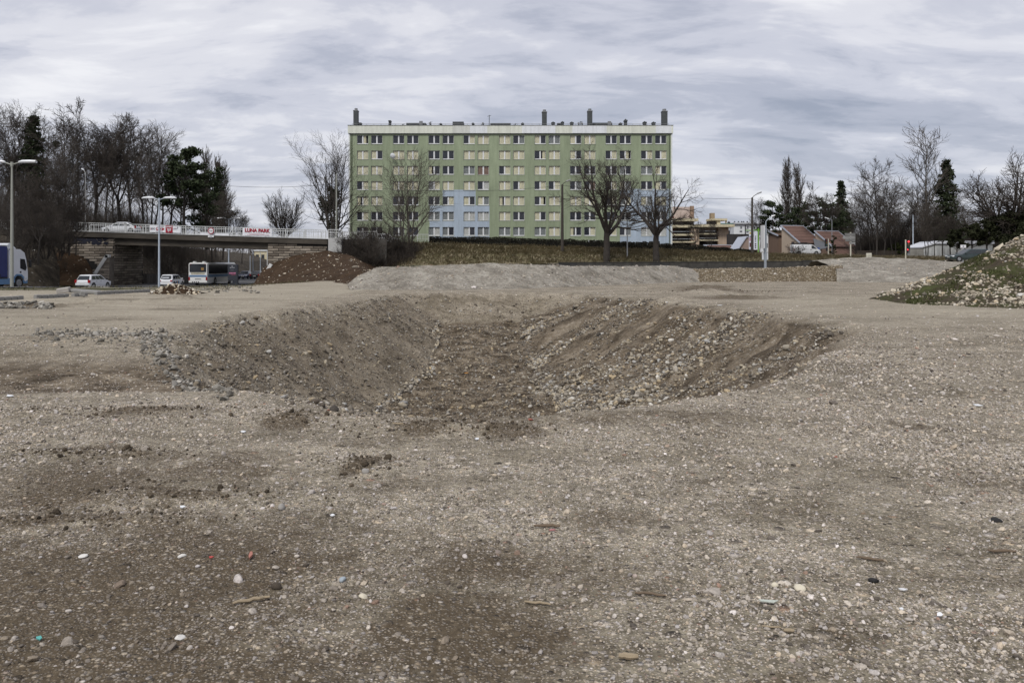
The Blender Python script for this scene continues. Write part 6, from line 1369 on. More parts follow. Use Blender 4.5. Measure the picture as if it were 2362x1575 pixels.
# road sign post seen from the side, with a back plate
sp = thing('sign_post', 'tall grey steel sign post with a white panel edge on the berm', 'sign post', P(1765, 613, 73)); KP = 73 / FPX
MB().bbox(-3.4 * KP, 3.2 * KP, -.10, .10, 34 * KP, 86 * KP, .02).build('mast', M('sign post grey', (.27, .30, .33), .5, .06, 2), sp)
MB().bbox(-2.4 * KP, 2.7 * KP, -.09, .09, -.3, 33.9 * KP, .02).build('post', _mats['sign post grey'], sp); MB().tube([(2.1 * KP, .02, 86 * KP), (2.1 * KP, .02, 92 * KP)], .03, 6).build('tip', GREYM, sp)
MB().box(-6.8 * KP, -5.0 * KP, -.5, .5, 40 * KP, 93 * KP).build('panel_edge', LAMPW, sp); MB().box(-5 * KP, -3.2 * KP, -.04, .04, 45 * KP, 47 * KP).build('bracket', GREYM, sp); MB().box(-5 * KP, -3.2 * KP, -.04, .04, 80 * KP, 82 * KP).build('bracket', GREYM, sp)
MB().box(3.3 * KP, 5.2 * KP, -.06, .06, 41 * KP, 52 * KP).build('clamp', BLACKP, sp)
MB().bbox(-6.4 * KP, 8 * KP, .12, .16, 13.5 * KP, 30 * KP, .01).build('back_plate', M('back plate white', (.58, .60, .63), .5, .05), sp)
# green advert frame with two flags
af = thing('advert_frame', 'bright green frame carrying two tall white advertising flags', 'advert frame', P(1749, 590, 140)); KA = 140 / FPX
GRN = M('bright green paint', (.13, .30, .035), .5, .06); 
MB().bbox(-1.3 * KA, 1.6 * KA, -.1, .1, -.4, 63 * KA, .03).build('post', GRN, af); MB().box(-29 * KA, -1.4 * KA, -.07, .07, 57.5 * KA, 59.5 * KA).build('cross_bar', GRN, af); MB().box(1.7 * KA, 10 * KA, -.07, .07, 57.5 * KA, 59.5 * KA).build('cross_bar', GRN, af)
FLAG = M('flag cloth', (.60, .62, .68), .7, .05, 2)
for x0, x1, nm in ((-21.5, -14.5, 'coloured'), (-10.5, -1.6, 'black')):
    f = MB().box(x0 * KA, x1 * KA, -.03, .03, 14 * KA, 56 * KA).build('flag', FLAG, af)
    if nm == 'black':
        for z, hh, w_ in ((44.5, 3.4, 3), (40, 3, 3.6), (36, 2.8, 2.6), (32.5, 2.4, 2.2), (27, 4.2, 3.8), (22.5, 3.4, 3.6), (18.6, 3, 3.2)): MB().tube([((x0 + 4) * KA, -.031, z * KA), ((x0 + 4) * KA, -.04, z * KA)], w_ * .48 * KA, 7).build('print_shape', INK, f)
    else:
        for z, hh, w_, c in ((50, 4, 3, (.5, .38, .05)), (43, 2.4, 3, (.03, .05, .14)), (34, 8, 2.4, (.35, .08, .16)), (20, 10, 3.4, (.10, .03, .04)), (15.5, 1, 5, (.2, .2, .35))): MB().box((x0 + 1.2) * KA, (x0 + 1.2 + w_) * KA, -.04, -.031, z * KA, (z + hh) * KA).build('print_shape', M('flag print %.2f' % (c[0] * 3 + c[2]), c, .7, .2, 5), f)
# direction sign seen from behind
ds = thing('direction_sign', 'grey back of a stacked direction sign on a pale post by the tree shadow', 'sign', P(1962, 594, 112)); KD = 112 / FPX
MB().tube([(0, 0, -.3), (0, 0, 58 * KD)], .10, 8).build('post', M('cream post', (.50, .48, .40), .6, .06), ds)
for i, (z0, z1, x0) in enumerate(((49.5, 56, -15), (42.5, 49, -17.5), (37, 42, -12), (31, 35.5, -5))):
    mb = MB(); mb.prism([(x0 * KD, z0 * KD), ((x0 - (2 if i in (1, 2) else -1)) * KD, (z0 + z1) / 2 * KD), (x0 * KD, z1 * KD), (10 * KD, z1 * KD), (10 * KD, z0 * KD)], -.14, -.10); mb.build('sign_plate', M('sign back grey %d' % (i % 2), ((.14, .14, .135), (.20, .20, .195))[i % 2], .6, .35, 1.2), ds)
# traffic lights
def signal(px, pt, pbm, Y, label, lit, side=1):
    t = thing('traffic_light', label, 'traffic light', P(px, pbm, Y)); K = Y / FPX; h = (pbm - pt) * K
    MB().tube([(0, 0, -.3), (0, 0, h)], .085, 8).build('post', M('cream post', (.50, .48, .40), .6, .06), t)
    hd = MB().bbox(side * .10 if side > 0 else -.55, .55 if side > 0 else -.10, -.13, .13, h - 1.25, h - .05, .03).build('signal_head', BLACKP, t)
    cxm = .325 * (1 if side > 0 else -1)
    for i, z in enumerate((h - .26, h - .64, h - 1.02)):
        on = lit and i == 0
        MB().tube([(cxm, -.131, z), (cxm, -.15, z)], .11 if on else .12, 14).build('lens', emit_mat('lit red lens', (1.0, 0.03, 0.04), 1.6) if on else M('dark lens %d' % i, ((.10, .01, .01), (.12, .06, .01), (.01, .05, .03))[i], .2), hd)
    lo = MB().bbox(.10 * side if side > 0 else -.36, .36 if side > 0 else -.10, -.10, .10, h * .42 - .3, h * .42 + .28, .02).build('repeater_head', BLACKP, t)
    MB().tube([(.23 * (1 if side > 0 else -1), -.101, h * .42 + .15), (.23 * (1 if side > 0 else -1), -.115, h * .42 + .15)], .075 if lit else .07, 12).build('lens', emit_mat('lit red lens', (1.0, 0.03, 0.04), 1.6) if lit else M('dark lens 0', (.1, .01, .01), .2), lo)
signal(2089, 553, 597, 106, 'traffic light showing red on a cream post before the bare trees', True)
signal(1910.5, 551, 592, 130, 'unlit dark traffic light on a cream post by the slim cypress', False, -1)
# small things by the road on the right
cb = thing('cabinet', 'small cream cabinet standing on the berm top under a bare tree', 'cabinet', P(2004, 594.5, 90)); KB = 90 / FPX
MB().bbox(-5.5 * KB, 5.5 * KB, -.15, .15, -.1, 10.5 * KB, .03).build('body', M('cream cabinet', (.55, .53, .44), .6, .06), cb); MB().box(-3.8 * KB, 3.8 * KB, -.158, -.152, 2.2 * KB, 7.6 * KB).build('panel', M('cabinet panel', (.42, .41, .34), .6, .15, 6), cb)
ib = thing('information_sign', 'small white sign on a post above the dark green estate car', 'sign', P(2222, 585, 100)); KI = 100 / FPX
MB().bbox(-6.5 * KI, 6.2 * KI, -.03, .03, 13 * KI, 20 * KI, .01).build('plate', M('sign white', (.7, .7, .71), .4, .03), ib); MB().box(-1.8 * KI, 1.8 * KI, -.04, -.031, 14.5 * KI, 18.5 * KI).build('symbol', M('symbol grey', (.28, .28, .32), .5), ib); MB().tube([(0, 0.05, -1.2), (0, 0.05, 15 * KI)], .05, 6).build('post', GREYM, ib)
bs = thing('information_sign', 'small blue sign on the tan house wall beside the white van', 'sign', P(1888, 573.5, 158)); MB().bbox(-2.3 * .086, 2.3 * .086, -.03, .03, -2.5 * .086, 2.5 * .086, .01).build('plate', M('blue plate', (.05, .10, .32), .5), bs); MB().tube([(0.1, .05, -1.6), (0.1, .05, 0)], .05, 6).build('post', GREYM, bs)
# black retaining wall at the foot of the bank
rw = thing('retaining_wall', 'long low black stained retaining wall at the foot of the grassy bank', 'wall', (0, 0, 0))
BLK = M('black stained concrete', (0.045, 0.043, 0.039), .9, .6, .9, bump=.2, dirt=.3); BLK2 = M('grey stained concrete', (0.03, 0.03, 0.03), .9, .5, .8, bump=.2)
pts = [P(1288, 607, 103), P(1500, 606, 103), P(1700, 605, 103), P(1830, 604, 102), P(1895, 600, 102)]; q = resample(pts, 15)
for i in range(14):
    a, b = Vector(q[i]), Vector(q[i + 1]); d = b - a
    MB().box(0.01, d.length - .01, -.15, .15, -2.6, 0).build('wall_panel', BLK if i % 5 else BLK2, rw, a, (0, 0, math.atan2(d.y, d.x)))
    MB().box(-.0, d.length - .0, -.2, .2, 0.003, .12).build('coping', M('dark coping', (.028, .028, .027), .9, .3, 1), rw, a, (0, 0, math.atan2(d.y, d.x)))
# ------------------------------------------------------------------ trees
BARK = M('dark bark', (0.040, 0.034, 0.029), 0.95, 0.35, 2.5, bump=.4); BARKG = M('grey bark', (0.085, 0.075, 0.062), 0.95, 0.3, 2.5, bump=.3); TWIG = M('brown twigs', (0.066, 0.055, 0.045), 0.95, 0.3, 1.2); TWIGD = M('dark twigs', (0.048, 0.039, 0.032), 0.95, 0.3, 1.2)
TWIGG = M('grey brown twigs', (0.075, 0.064, 0.053), 0.95, 0.25, 1.2)
def nrm(a): return a / np.maximum(np.linalg.norm(a, axis=-1, keepdims=True), 1e-9)
def grow(rng, p, d, L_, r0, K, wig, trop, taper, up=(0, 0, 1)):
    n = len(p); pts = np.zeros((n, K, 3)); pts[:, 0] = p; d = nrm(d); st = (L_ / (K - 1))[:, None]; up = np.array(up, float)
    for k in range(1, K):
        pts[:, k] = pts[:, k - 1] + d * st; d = nrm(d + rng.normal(0, wig, (n, 3)) + trop * up)
    t = np.linspace(0, 1, K)[None]; return pts, r0[:, None] * (1 - taper * t)
def spawn(rng, pts, rad, L_, per, t0, t1, ang, sd, lr, rr, fall=0.6):
    n, K = rad.shape; M_ = n * per; idx = np.repeat(np.arange(n), per)
    t = t0 + (t1 - t0) * ((np.tile(np.arange(per), n) + rng.uniform(0, 1, M_)) / per); f = np.clip(t * (K - 1), 0, K - 1.001); i = f.astype(int); u = (f - i)[:, None]
    p = pts[idx, i] * (1 - u) + pts[idx, i + 1] * u; tan = nrm(pts[idx, i + 1] - pts[idx, i]); v = rng.normal(0, 1, (M_, 3)); v = nrm(v - (v * tan).sum(1, keepdims=True) * tan)
    a = np.radians(np.clip(rng.normal(ang, sd, M_), 8, 110))[:, None]; d = np.cos(a) * tan + np.sin(a) * v
    Ln = L_[idx] * lr * (1 + fall * 0.5 - fall * t) * rng.uniform(.7, 1.25, M_); rl = rad[idx, i] * (1 - u[:, 0]) + rad[idx, i + 1] * u[:, 0]
    return p, d, Ln, np.minimum(rl * .85, rl * rr + 0 * Ln)
def tubes(pts, rad, S):
    n, K, _ = pts.shape; tan = np.zeros_like(pts); tan[:, 1:-1] = pts[:, 2:] - pts[:, :-2]; tan[:, 0] = pts[:, 1] - pts[:, 0]; tan[:, -1] = pts[:, -1] - pts[:, -2]; tan = nrm(tan)
    ref = np.where(np.abs(tan[..., 2:3]) < .9, np.array([0, 0, 1.]), np.array([1., 0, 0])); u = nrm(np.cross(tan, ref)); v = np.cross(tan, u)
    a = np.arange(S) * 2 * np.pi / S; ring = pts[:, :, None] + (u[:, :, None] * np.cos(a)[:, None] + v[:, :, None] * np.sin(a)[:, None]) * rad[:, :, None, None]
    base = (np.arange(n) * K * S)[:, None, None] + (np.arange(K - 1) * S)[None, :, None] + np.arange(S)[None, None]; nx = np.roll(np.arange(S), -1)[None, None] - np.arange(S)[None, None]
    F = np.stack([base, base + nx, base + nx + S, base + S], -1).reshape(-1, 4); return ring.reshape(-1, 3), F
def join(parts):
    V = []; F = []; o = 0
    for v, f in parts: V.append(v); F.append(f + o); o += len(v)
    return np.concatenate(V), np.concatenate(F)
def bare_tree(seed, H, stems=1, r=.22, stem_ang=6, stem_len=.9, wig=.05, trop=.06, l1=(14, .28, .98, 48, 10, .42), l2=(8, .2, 1, 42, 12, .48), l3=(6, .15, 1, 40, 14, .5), l4=None, t1=.10, t2=.08, t3=.05, rmin=.013, taper=.85, bark=BARK, twig=TWIG, split=None, l1fall=.75, droop4=0.0):
    rng = np.random.default_rng(seed); a = rng.uniform(0, 6.28) + np.arange(stems) * 6.28 / stems
    an = np.radians(stem_ang * rng.uniform(.6, 1.3, stems)) * (1 if stems > 1 else .3); d = np.stack([np.sin(an) * np.cos(a), np.sin(an) * np.sin(a), np.cos(an)], 1)
    p = np.stack([.25 * np.cos(a), .25 * np.sin(a), np.full(stems, -.4)], 1) * (1 if stems > 1 else .0) + np.array([0, 0, -.4 if stems == 1 else 0])
    LL = H * stem_len * rng.uniform(.85, 1.05, stems)
    if split:                                                       # short trunk that divides into main limbs
        th, limbs, lang, llen = split
        tp, tr = grow(rng, p, d, np.full(stems, H * th + .4), np.full(stems, r), 6, wig * .6, .02, .22)
        big = [tubes(tp, tr, 9)]
        q = tp[0, -1]; la = rng.uniform(0, 6.28) + np.arange(limbs) * 6.28 / limbs + rng.normal(0, .25, limbs); ln = np.radians(np.clip(rng.normal(lang, 9, limbs), 8, 70))
        ld = np.stack([np.sin(ln) * np.cos(la), np.sin(ln) * np.sin(la), np.cos(ln)], 1)
        hh = rng.uniform(.72, 1, limbs); start = tp[0, -1] - (tp[0, -1] - tp[0, -2]) * rng.uniform(0, 1.0, (limbs, 1))
        sp_, sr_ = grow(rng, start, ld, H * llen * rng.uniform(.85, 1.05, limbs) * (1.12 - np.degrees(ln) * .009), tr[0, -1] * rng.uniform(.5, .78, limbs), 9, wig, trop, taper); SL = H * llen * hh
    else:
        sp_, sr_ = grow(rng, p, d, LL, np.full(stems, r) * rng.uniform(.75, 1, stems), 10, wig, .02, taper); SL = LL; big = []
    big.append(tubes(sp_, sr_, 8))
    P1, D1, L1, R1 = spawn(rng, sp_, sr_, SL, *l1, .62, l1fall); B1, r1 = grow(rng, P1, D1, L1, np.maximum(R1, rmin * 2), 7, wig * 1.5, t1, .8); big.append(tubes(B1, r1, 5))
    P2, D2, L2, R2 = spawn(rng, B1, r1, L1, *l2, .6); B2, r2 = grow(rng, P2, D2, L2, np.maximum(R2, rmin * 1.4), 5, wig * 2, t2, .7); fine = [tubes(B2, r2, 4)]
    P3, D3, L3, R3 = spawn(rng, B2, r2, L2, *l3, .6); B3, r3 = grow(rng, P3, D3, L3, np.maximum(R3 * .8, rmin), 4, wig * 2.5, t3, .5); fine.append(tubes(B3, r3, 3))
    if l4: P4, D4, L4, R4 = spawn(rng, B3, r3, L3, *l4, .6); B4, r4 = grow(rng, P4, D4, L4, np.maximum(R4 * .7, rmin * .8), 3, wig * 3, droop4, .4); fine.append(tubes(B4, r4, 3))
    return np_mesh('trunk', *join(big), bark, True), np_mesh('crown', *join(fine), twig)
def cards(rng, c, n, size, flat=0.0):
    """n small leaf clumps (two crossed triangles-pairs) around the points c"""
    p = c[rng.integers(0, len(c), n)] if len(c) != n else c
    u = nrm(rng.normal(0, 1, (n, 3)) * np.array([1, 1, 1 - flat])); v = nrm(np.cross(u, rng.normal(0, 1, (n, 3)))); s = size * rng.uniform(.6, 1.4, (n, 1))
    V = np.concatenate([p - u * s, p + v * s * .6, p + u * s, p - v * s * .6]); i = np.arange(n); return V, np.stack([i, i + n, i + 2 * n, i + 3 * n], 1)
NEEDLE = earth_material('dark conifer needles', [(0.3, (0.018, 0.024, 0.014)), (0.55, (0.042, 0.054, 0.028)), (0.75, (0.085, 0.10, 0.05))], 1.2, 0.0)
IVYL = earth_material('ivy leaves', [(0.3, (0.012, 0.016, 0.008)), (0.6, (0.030, 0.038, 0.016)), (0.8, (0.055, 0.062, 0.028))], 1.5, 0.0)
YEW = earth_material('dark hedge conifer', [(0.3, (0.014, 0.016, 0.009)), (0.6, (0.034, 0.038, 0.019)), (0.8, (0.065, 0.065, 0.032))], 0.8, 0.0)
def spruce(seed, H=14, Rb=2.9, whorls=30, gap=0.1):
    rng = np.random.default_rng(seed); tr, rr = grow(rng, np.array([[0, 0, -.3]]), np.array([[0, 0, 1.]]), np.array([H + .3]), np.array([.2]), 6, .01, 0, .92); C = []; B = [tubes(tr, rr, 7)]
    for k in range(whorls):
        h = H * (gap + (1 - gap) * (k / whorls) ** .9); R_ = Rb * (1 - h / H) ** .8 * rng.uniform(.72, 1.12) + .15; nb = rng.integers(5, 8); a = rng.uniform(0, 6.28, nb); d = np.stack([np.cos(a), np.sin(a), np.full(nb, .12)], 1)
        bp, br = grow(rng, np.tile([[0, 0, h]], (nb, 1)), d, R_ * rng.uniform(.75, 1.1, nb), np.full(nb, .03), 6, .05, -.10, .6); B.append(tubes(bp, br, 3))
        for j in range(1, 6):
            m_ = 5 if j > 1 else 2; q = np.repeat(bp[:, j], m_, 0); C.append(q + rng.normal(0, 1, q.shape) * np.array([.17, .17, .13]) * (.6 + R_ / 3) - np.array([0, 0, .12]))
    C = np.concatenate(C); v, f = cards(rng, C, len(C), .20, .3); return np_mesh('trunk', *join(B), BARK, True), np_mesh('crown', v, f, NEEDLE)
def pine(seed, H=11, Rc=3.2, n=5200, low=.3, mat=NEEDLE, size=.2, blobs=26, rtop=.55):
    rng = np.random.default_rng(seed); tr, rr = grow(rng, np.array([[0, 0, -.3]]), np.array([[0, 0, 1.]]), np.array([H * .93]), np.array([.22]), 7, .03, .02, .8)
    P1, D1, L1, R1 = spawn(rng, tr, rr, np.array([H]), blobs, low, 1, 65, 12, Rc / H, .5, .9); B1, r1 = grow(rng, P1, D1, L1 * .9, np.maximum(R1, .03), 5, .08, .05, .7)
    ce = np.concatenate([B1[:, -1], B1[:, -2], tr[:, -1]]); w_ = rng.integers(0, len(ce), n); off = nrm(rng.normal(0, 1, (n, 3))) * rng.uniform(0, 1, (n, 1)) ** .6 * np.array([.95, .95, .55]) * (Rc * .26)
    v, f = cards(rng, ce[w_] + off, n, size); return np_mesh('trunk', *join([tubes(tr, rr, 7), tubes(B1, r1, 4)]), BARK, True), np_mesh('crown', v, f, mat)
def plant(name, label, cat, meshes, px, Y, zb_, s, rz=None, grp=None, extra=None):
    t = thing(name, label, cat, (P(px, 0, Y).x, Y, zb_), rz if rz is not None else random.uniform(0, 6.28), grp, s)
    link('trunk', meshes[0], t); link('crown', meshes[1], t)
    return t
def zpx(py, Y): return ZC + (HY - py) * Y / FPX
# kinds (nominal heights 20 m unless said)
F1 = bare_tree(101, 20, 1, .26, l1=(22, .30, .99, 46, 10, .36), l2=(9, .2, 1, 40, 12, .45), l3=(7, .1, 1, 38, 14, .5), t1=.09, t2=.07, twig=TWIGD, rmin=.024)
F2 = bare_tree(102, 20, 1, .24, wig=.07, l1=(18, .42, .99, 40, 12, .36), l2=(9, .2, 1, 42, 14, .45), l3=(7, .1, 1, 40, 14, .48), t1=.12, t2=.08, twig=TWIGD, rmin=.024)
F3 = bare_tree(103, 20, 2, .22, 7, l1=(15, .25, .99, 40, 12, .36), l2=(9, .2, 1, 42, 14, .45), l3=(7, .1, 1, 40, 14, .48), t1=.10, t2=.07, twig=TWIG, rmin=.023)
F4 = bare_tree(104, 20, 1, .28, split=(.34, 5, 26, .62), wig=.07, trop=.08, l1=(11, .2, .98, 42, 12, .36), l2=(8, .2, 1, 42, 14, .46), l3=(7, .1, 1, 42, 14, .5), twig=TWIGD, rmin=.024)
PO = [bare_tree(110 + k, 20, 1, .2, wig=.02, l1=(54, .08, .985, 17, 4, .25), l2=(8, .12, 1, 20, 7, .42), l3=(5, .1, 1, 20, 8, .5), t1=.10, t2=.12, t3=.1, twig=TWIG, rmin=.023, l1fall=.9) for k in range(2)]
SPR = spruce(120); PIN = [pine(121, n=3400), pine(122, 11, 3.6, 3600, .2, blobs=34)]
UPR = bare_tree(131, 12, 1, .26, split=(.08, 12, 25, .80), wig=.03, trop=.06, l1=(11, .10, .96, 28, 8, .36), l2=(6, .15, 1, 26, 8, .45), l3=(4, .1, 1, 26, 9, .5), t1=.05, t2=.05, twig=TWIGD, rmin=.016, l1fall=.8)
IVT = bare_tree(132, 14, 6, .20, 11, .92, wig=.045, l1=(9, .12, .97, 42, 12, .45), l2=(8, .2, 1, 38, 12, .42), l3=(5, .15, 1, 36, 12, .5), t1=.12, t2=.10, twig=TWIGD, rmin=.012)
SPA = bare_tree(141, 15.8, 1, .46, split=(.21, 7, 38, .74), wig=.075, trop=.09, l1=(9, .22, .98, 45, 12, .36), l2=(6, .2, 1, 42, 13, .52), l3=(7, .15, 1, 42, 14, .55), t1=.05, t2=.05, t3=.04, twig=TWIGD, rmin=.013)
SPB = bare_tree(142, 13.6, 1, .44, split=(.24, 7, 42, .74), wig=.085, trop=.07, l1=(9, .22, .98, 46, 12, .36), l2=(6, .2, 1, 42, 13, .52), l3=(7, .15, 1, 42, 14, .55), t1=.04, t2=.05, t3=.04, twig=TWIGD, rmin=.012)
STM = bare_tree(151, 14.6, 3, .17, 8, .95, wig=.035, l1=(17, .24, .98, 42, 9, .42), l2=(8, .15, 1, 36, 12, .42), l3=(6, .1, 1, 36, 12, .5), t1=.09, t2=.07, bark=BARKG, twig=TWIG, rmin=.012, l1fall=1.1)
OAK = bare_tree(161, 16, 1, .55, split=(.17, 11, 46, .78), wig=.07, trop=.07, l1=(11, .2, .99, 44, 12, .34), l2=(6, .2, 1, 42, 13, .48), l3=(5, .12, 1, 42, 14, .52), t1=.05, t2=.05, twig=TWIGD, rmin=.022)
TAL = bare_tree(171, 20, 1, .25, wig=.04, l1=(24, .34, .99, 44, 8, .30), l2=(7, .2, 1, 38, 10, .46), l3=(5, .15, 1, 36, 12, .5), t1=.14, t2=.10, bark=BARKG, twig=TWIGG, rmin=.023, l1fall=.75)
BSH = [bare_tree(180 + k, 5, 9, .05, 26, .95, wig=.07, l1=(8, .12, .98, 36, 12, .42), l2=(6, .15, 1, 36, 12, .5), l3=(5, .1, 1, 36, 12, .5), t1=.05, t2=.05, twig=(TWIG, TWIGD, TWIG)[k], rmin=.012) for k in range(3)]
print('tri', sum(len(m[0].polygons) * 2 + len(m[1].polygons) * 2 for m in (F1, F2, F3, F4, PO[0], PO[1], SPR, PIN[0], PIN[1], UPR, IVT, SPA, SPB, STM, OAK, TAL, *BSH)))
# wood behind and left of the bridge
WOOD = [(-38, 250, 122, F1, 'tall bare tree at the very left picture edge'), (12, 258, 126, F2, 'bare tree left of the dark spruce at the picture edge'), (44, 268, 138, F3, 'bare twin stemmed tree just left of the spruce'), (104, 284, 140, F1, 'bare tree just right of the spruce'),
        (147, 270, 124, F2, 'slender bare tree carrying a dark ball of mistletoe'), (184, 300, 136, F3, 'shorter bare twin stemmed tree behind the slim lamp'), (219, 245, 122, F4, 'tallest bare tree of the wood, wide dark limbs'), (247, 288, 140, F2, 'bare tree behind the tallest one'),
        (278, 262, 126, F4, 'tall bare tree with an even round crown above the white saloon'), (302, 280, 136, F1, 'bare tree behind the round crowned one'), (330, 276, 124, F2, 'bare tree reaching out right at the crest of the wood'), (352, 306, 132, F3, 'bare twin stemmed tree above the pizza banner'),
        (374, 330, 140, F1, 'bare tree left of the dark pine'), (392, 352, 130, F4, 'low wide bare tree behind the dark pine'), (448, 392, 132, F2, 'small bare tree between pine and poplars'), (512, 452, 124, F3, 'small bare tree above the round sign'),
        (541, 468, 128, F4, 'lowest bare tree at the right end of the wood'), (488, 430, 150, F1, 'bare tree under the poplars'), (558, 505, 150, F3, 'small shrub like tree beside the sky gap'), (415, 388, 150, F3, 'bare tree behind the pine, half hidden'),
        (68, 330, 128, F4, 'wide bare tree below the spruce'), (165, 340, 118, F3, 'bare tree rising right behind the bridge railing'), (260, 350, 118, F1, 'lower bare tree right above the railing by the saloon'), (335, 360, 119, F3, 'lower bare tree behind the left end of the pizza banner')]
for i, (px, tp, Y, ms, lab) in enumerate(WOOD):
    zb_ = 5.4 if px < 480 else (4.0 if Y < 140 else 1.5); plant('bare_tree', lab, 'tree', ms, px, Y, zb_, (zpx(tp, Y) - zb_) / 20.0, None, 'bare trees of the wood left')
for px, tp, Y, lab in ((474, 342, 165, 'left of the three bare poplars right of the wood'), (497, 346, 172, 'middle bare poplar right of the wood'), (514, 376, 172, 'shortest of the three bare poplars right of the wood')):
    plant('poplar_tree', lab, 'tree', PO[px % 2], px, Y, 2.5, (zpx(tp, Y) - 2.5) / 20, None, 'narrow poplars beside the wood')
plant('spruce_tree', 'dark spruce with drooping boughs rising out of the left wood', 'tree', SPR, 76, 128, 5.5, (zpx(262, 128) - 5.5) / 14)
plant('pine_tree', 'broad dark pine at the right shoulder of the left wood', 'tree', PIN[0], 424, 126, 5.0, (zpx(346, 126) - 5) / 10.6)
plant('pine_tree', 'small dark pine in front of the bare poplars', 'tree', PIN[1], 478, 140, 4.2, (zpx(402, 140) - 4.2) / 10.6)
mt = thing('mistletoe', 'dark ball of mistletoe hanging in the slender bare tree', 'mistletoe', P(129, 332, 124)); v, f = cards(np.random.default_rng(5), nrm(np.random.default_rng(6).normal(0, 1, (500, 3))) * np.random.default_rng(7).uniform(0, .62, (500, 1)), 500, .12); link('foliage', np_mesh('foliage', v, f, IVYL), mt)
# ivy on some trunks of the wood
def ivy_on(t_obj, seed, hmax, n, spread, size=.13, stems=None, s=1.0):
    rng = np.random.default_rng(seed); me = t_obj.children[0].data; co = np.zeros(len(me.vertices) * 3, np.float32); me.vertices.foreach_get('co', co); co = co.reshape(-1, 3)
    st = co[:stems * 80].reshape(stems, 10, 8, 3).mean(2); k = rng.integers(0, stems, n); lim = (hmax * rng.uniform(.5, 1.15, stems))[k]; f = rng.uniform(0, 1, n) ** 1.3 * np.clip(lim / st[k, -1, 2], 0, 1) * 8.99; i = f.astype(int); u = (f - i)[:, None]; p = st[k, i] * (1 - u) + st[k, i + 1] * u + rng.normal(0, 1, (n, 3)) * (spread * (1.9 - f / 6))[:, None]; v, f = cards(rng, p, n, size); link('ivy', np_mesh('ivy', v, f, IVYL), t_obj)
# brush on the left slope and under the bridge: one mass nobody could count
def brush(name, label, pts, seed, h, twig, per=9, r0=.02, sh=3):
    rng = np.random.default_rng(seed); n = len(pts); idx = np.repeat(np.arange(n), per); a = rng.uniform(0, 6.28, n * per); an = np.radians(np.abs(rng.normal(0, 26, n * per)))
    d = np.stack([np.sin(an) * np.cos(a), np.sin(an) * np.sin(a), np.cos(an)], 1); L_ = np.repeat(h, per) * rng.uniform(.45, 1.1, n * per); B, r_ = grow(rng, pts[idx] + rng.normal(0, .25, (n * per, 3)) * [1, 1, 0], d, L_, np.full(n * per, r0), 4, .12, .03, .6)
    P2, D2, L2, R2 = spawn(rng, B, r_, L_, sh, .25, 1, 36, 12, .42, .7); B2, r2 = grow(rng, P2, D2, L2, np.maximum(R2, .012), 3, .15, .05, .4)
    o = link(name, np_mesh(name, *join([tubes(B, r_, 3), tubes(B2, r2, 3)]), twig)); tag(o, label, None, None, 'stuff'); return o
p = on_sheet(LSLOPE, 420, RNG, .15, .98); p = p[p[:, 0] > -85]; brush('undergrowth', 'dense bare brown undergrowth on the slope left of the bridge', p, 41, RNG.uniform(1.2, 3.6, len(p)), TWIG)
p = on_sheet(LPLAT, 6000, RNG, .03, .9); p = p[(p[:, 1] < 185) & (p[:, 0] > -112)]; brush('undergrowth', 'dense dark undergrowth in the wood beyond the bridge', p, 42, RNG.uniform(2.0, 6.0, len(p)), TWIGD, 8, .03)
p = p[(p[:, 2] > 3.5) & (RNG.uniform(0, 1, len(p)) < .5)]; brush('undergrowth', 'tall brown thicket filling the wood behind the bridge railing', p, 43, RNG.uniform(5.0, 10.5, len(p)) * np.interp(p[:, 0] / p[:, 1], [-.64, -.46, -.40], [1.1, 1.0, .5]), TWIG, 7, .04, 4)
# shrubby trees on the slope in front of the railing
SLOPE_T = [(-14, 430, 80, F3, 'shrubby bare tree above the lorry trailer at the left edge'), (26, 420, 88, F1, 'bare shrub tree behind the tallest lamp'), (58, 408, 93, F3, 'bare brown shrub tree right of the tallest lamp'), (88, 440, 84, F4, 'low bare shrub tree in front of the railing above the lorry cab'),
           (112, 398, 95, F1, 'bare brown tree covering the railing before the spruce'), (142, 372, 98, F3, 'tall shrub tree leaning over the left end of the bridge'), (160, 425, 95, F4, 'dark leaning tree in front of the graffiti'), (175, 470, 99, F1, 'small bare shrub close to the graffiti')]
for px, tp, Y, ms, lab in SLOPE_T:
    zb_ = 1.6 if Y < 90 else 2.6; plant('bare_tree', lab, 'tree', ms, px, Y, zb_, (zpx(tp, Y) - zb_) / 20, None, 'shrubby trees on the slope')
for i, (px, Y, z_, s, lab) in enumerate(((20, 84, .8, .9, 'bare bush behind the roof edge of the lorry trailer'), (70, 90, 2.0, .95, 'bare bush just right of the lorry cab'), (105, 92, 2.4, 1.0, 'bare bush midway between lorry cab and graffiti'), (135, 95, 2.2, .9, 'bare bush left of the brown earth slope'), (40, 96, 3.8, 1.1, 'bare bush under the railing above the lorry cab'), (95, 99, 4.2, 1.1, 'bare bush under the railing right of the lorry cab'), (150, 100, 3.0, .8, 'bare bush touching the left end of the graffiti'), (0, 78, .3, .8, 'bare bush behind the blue trailer at the picture edge'))):
    plant('bare_bush', lab, 'bush', BSH[i % 3], px, Y, z_, s, None, 'bare bushes left of the bridge')
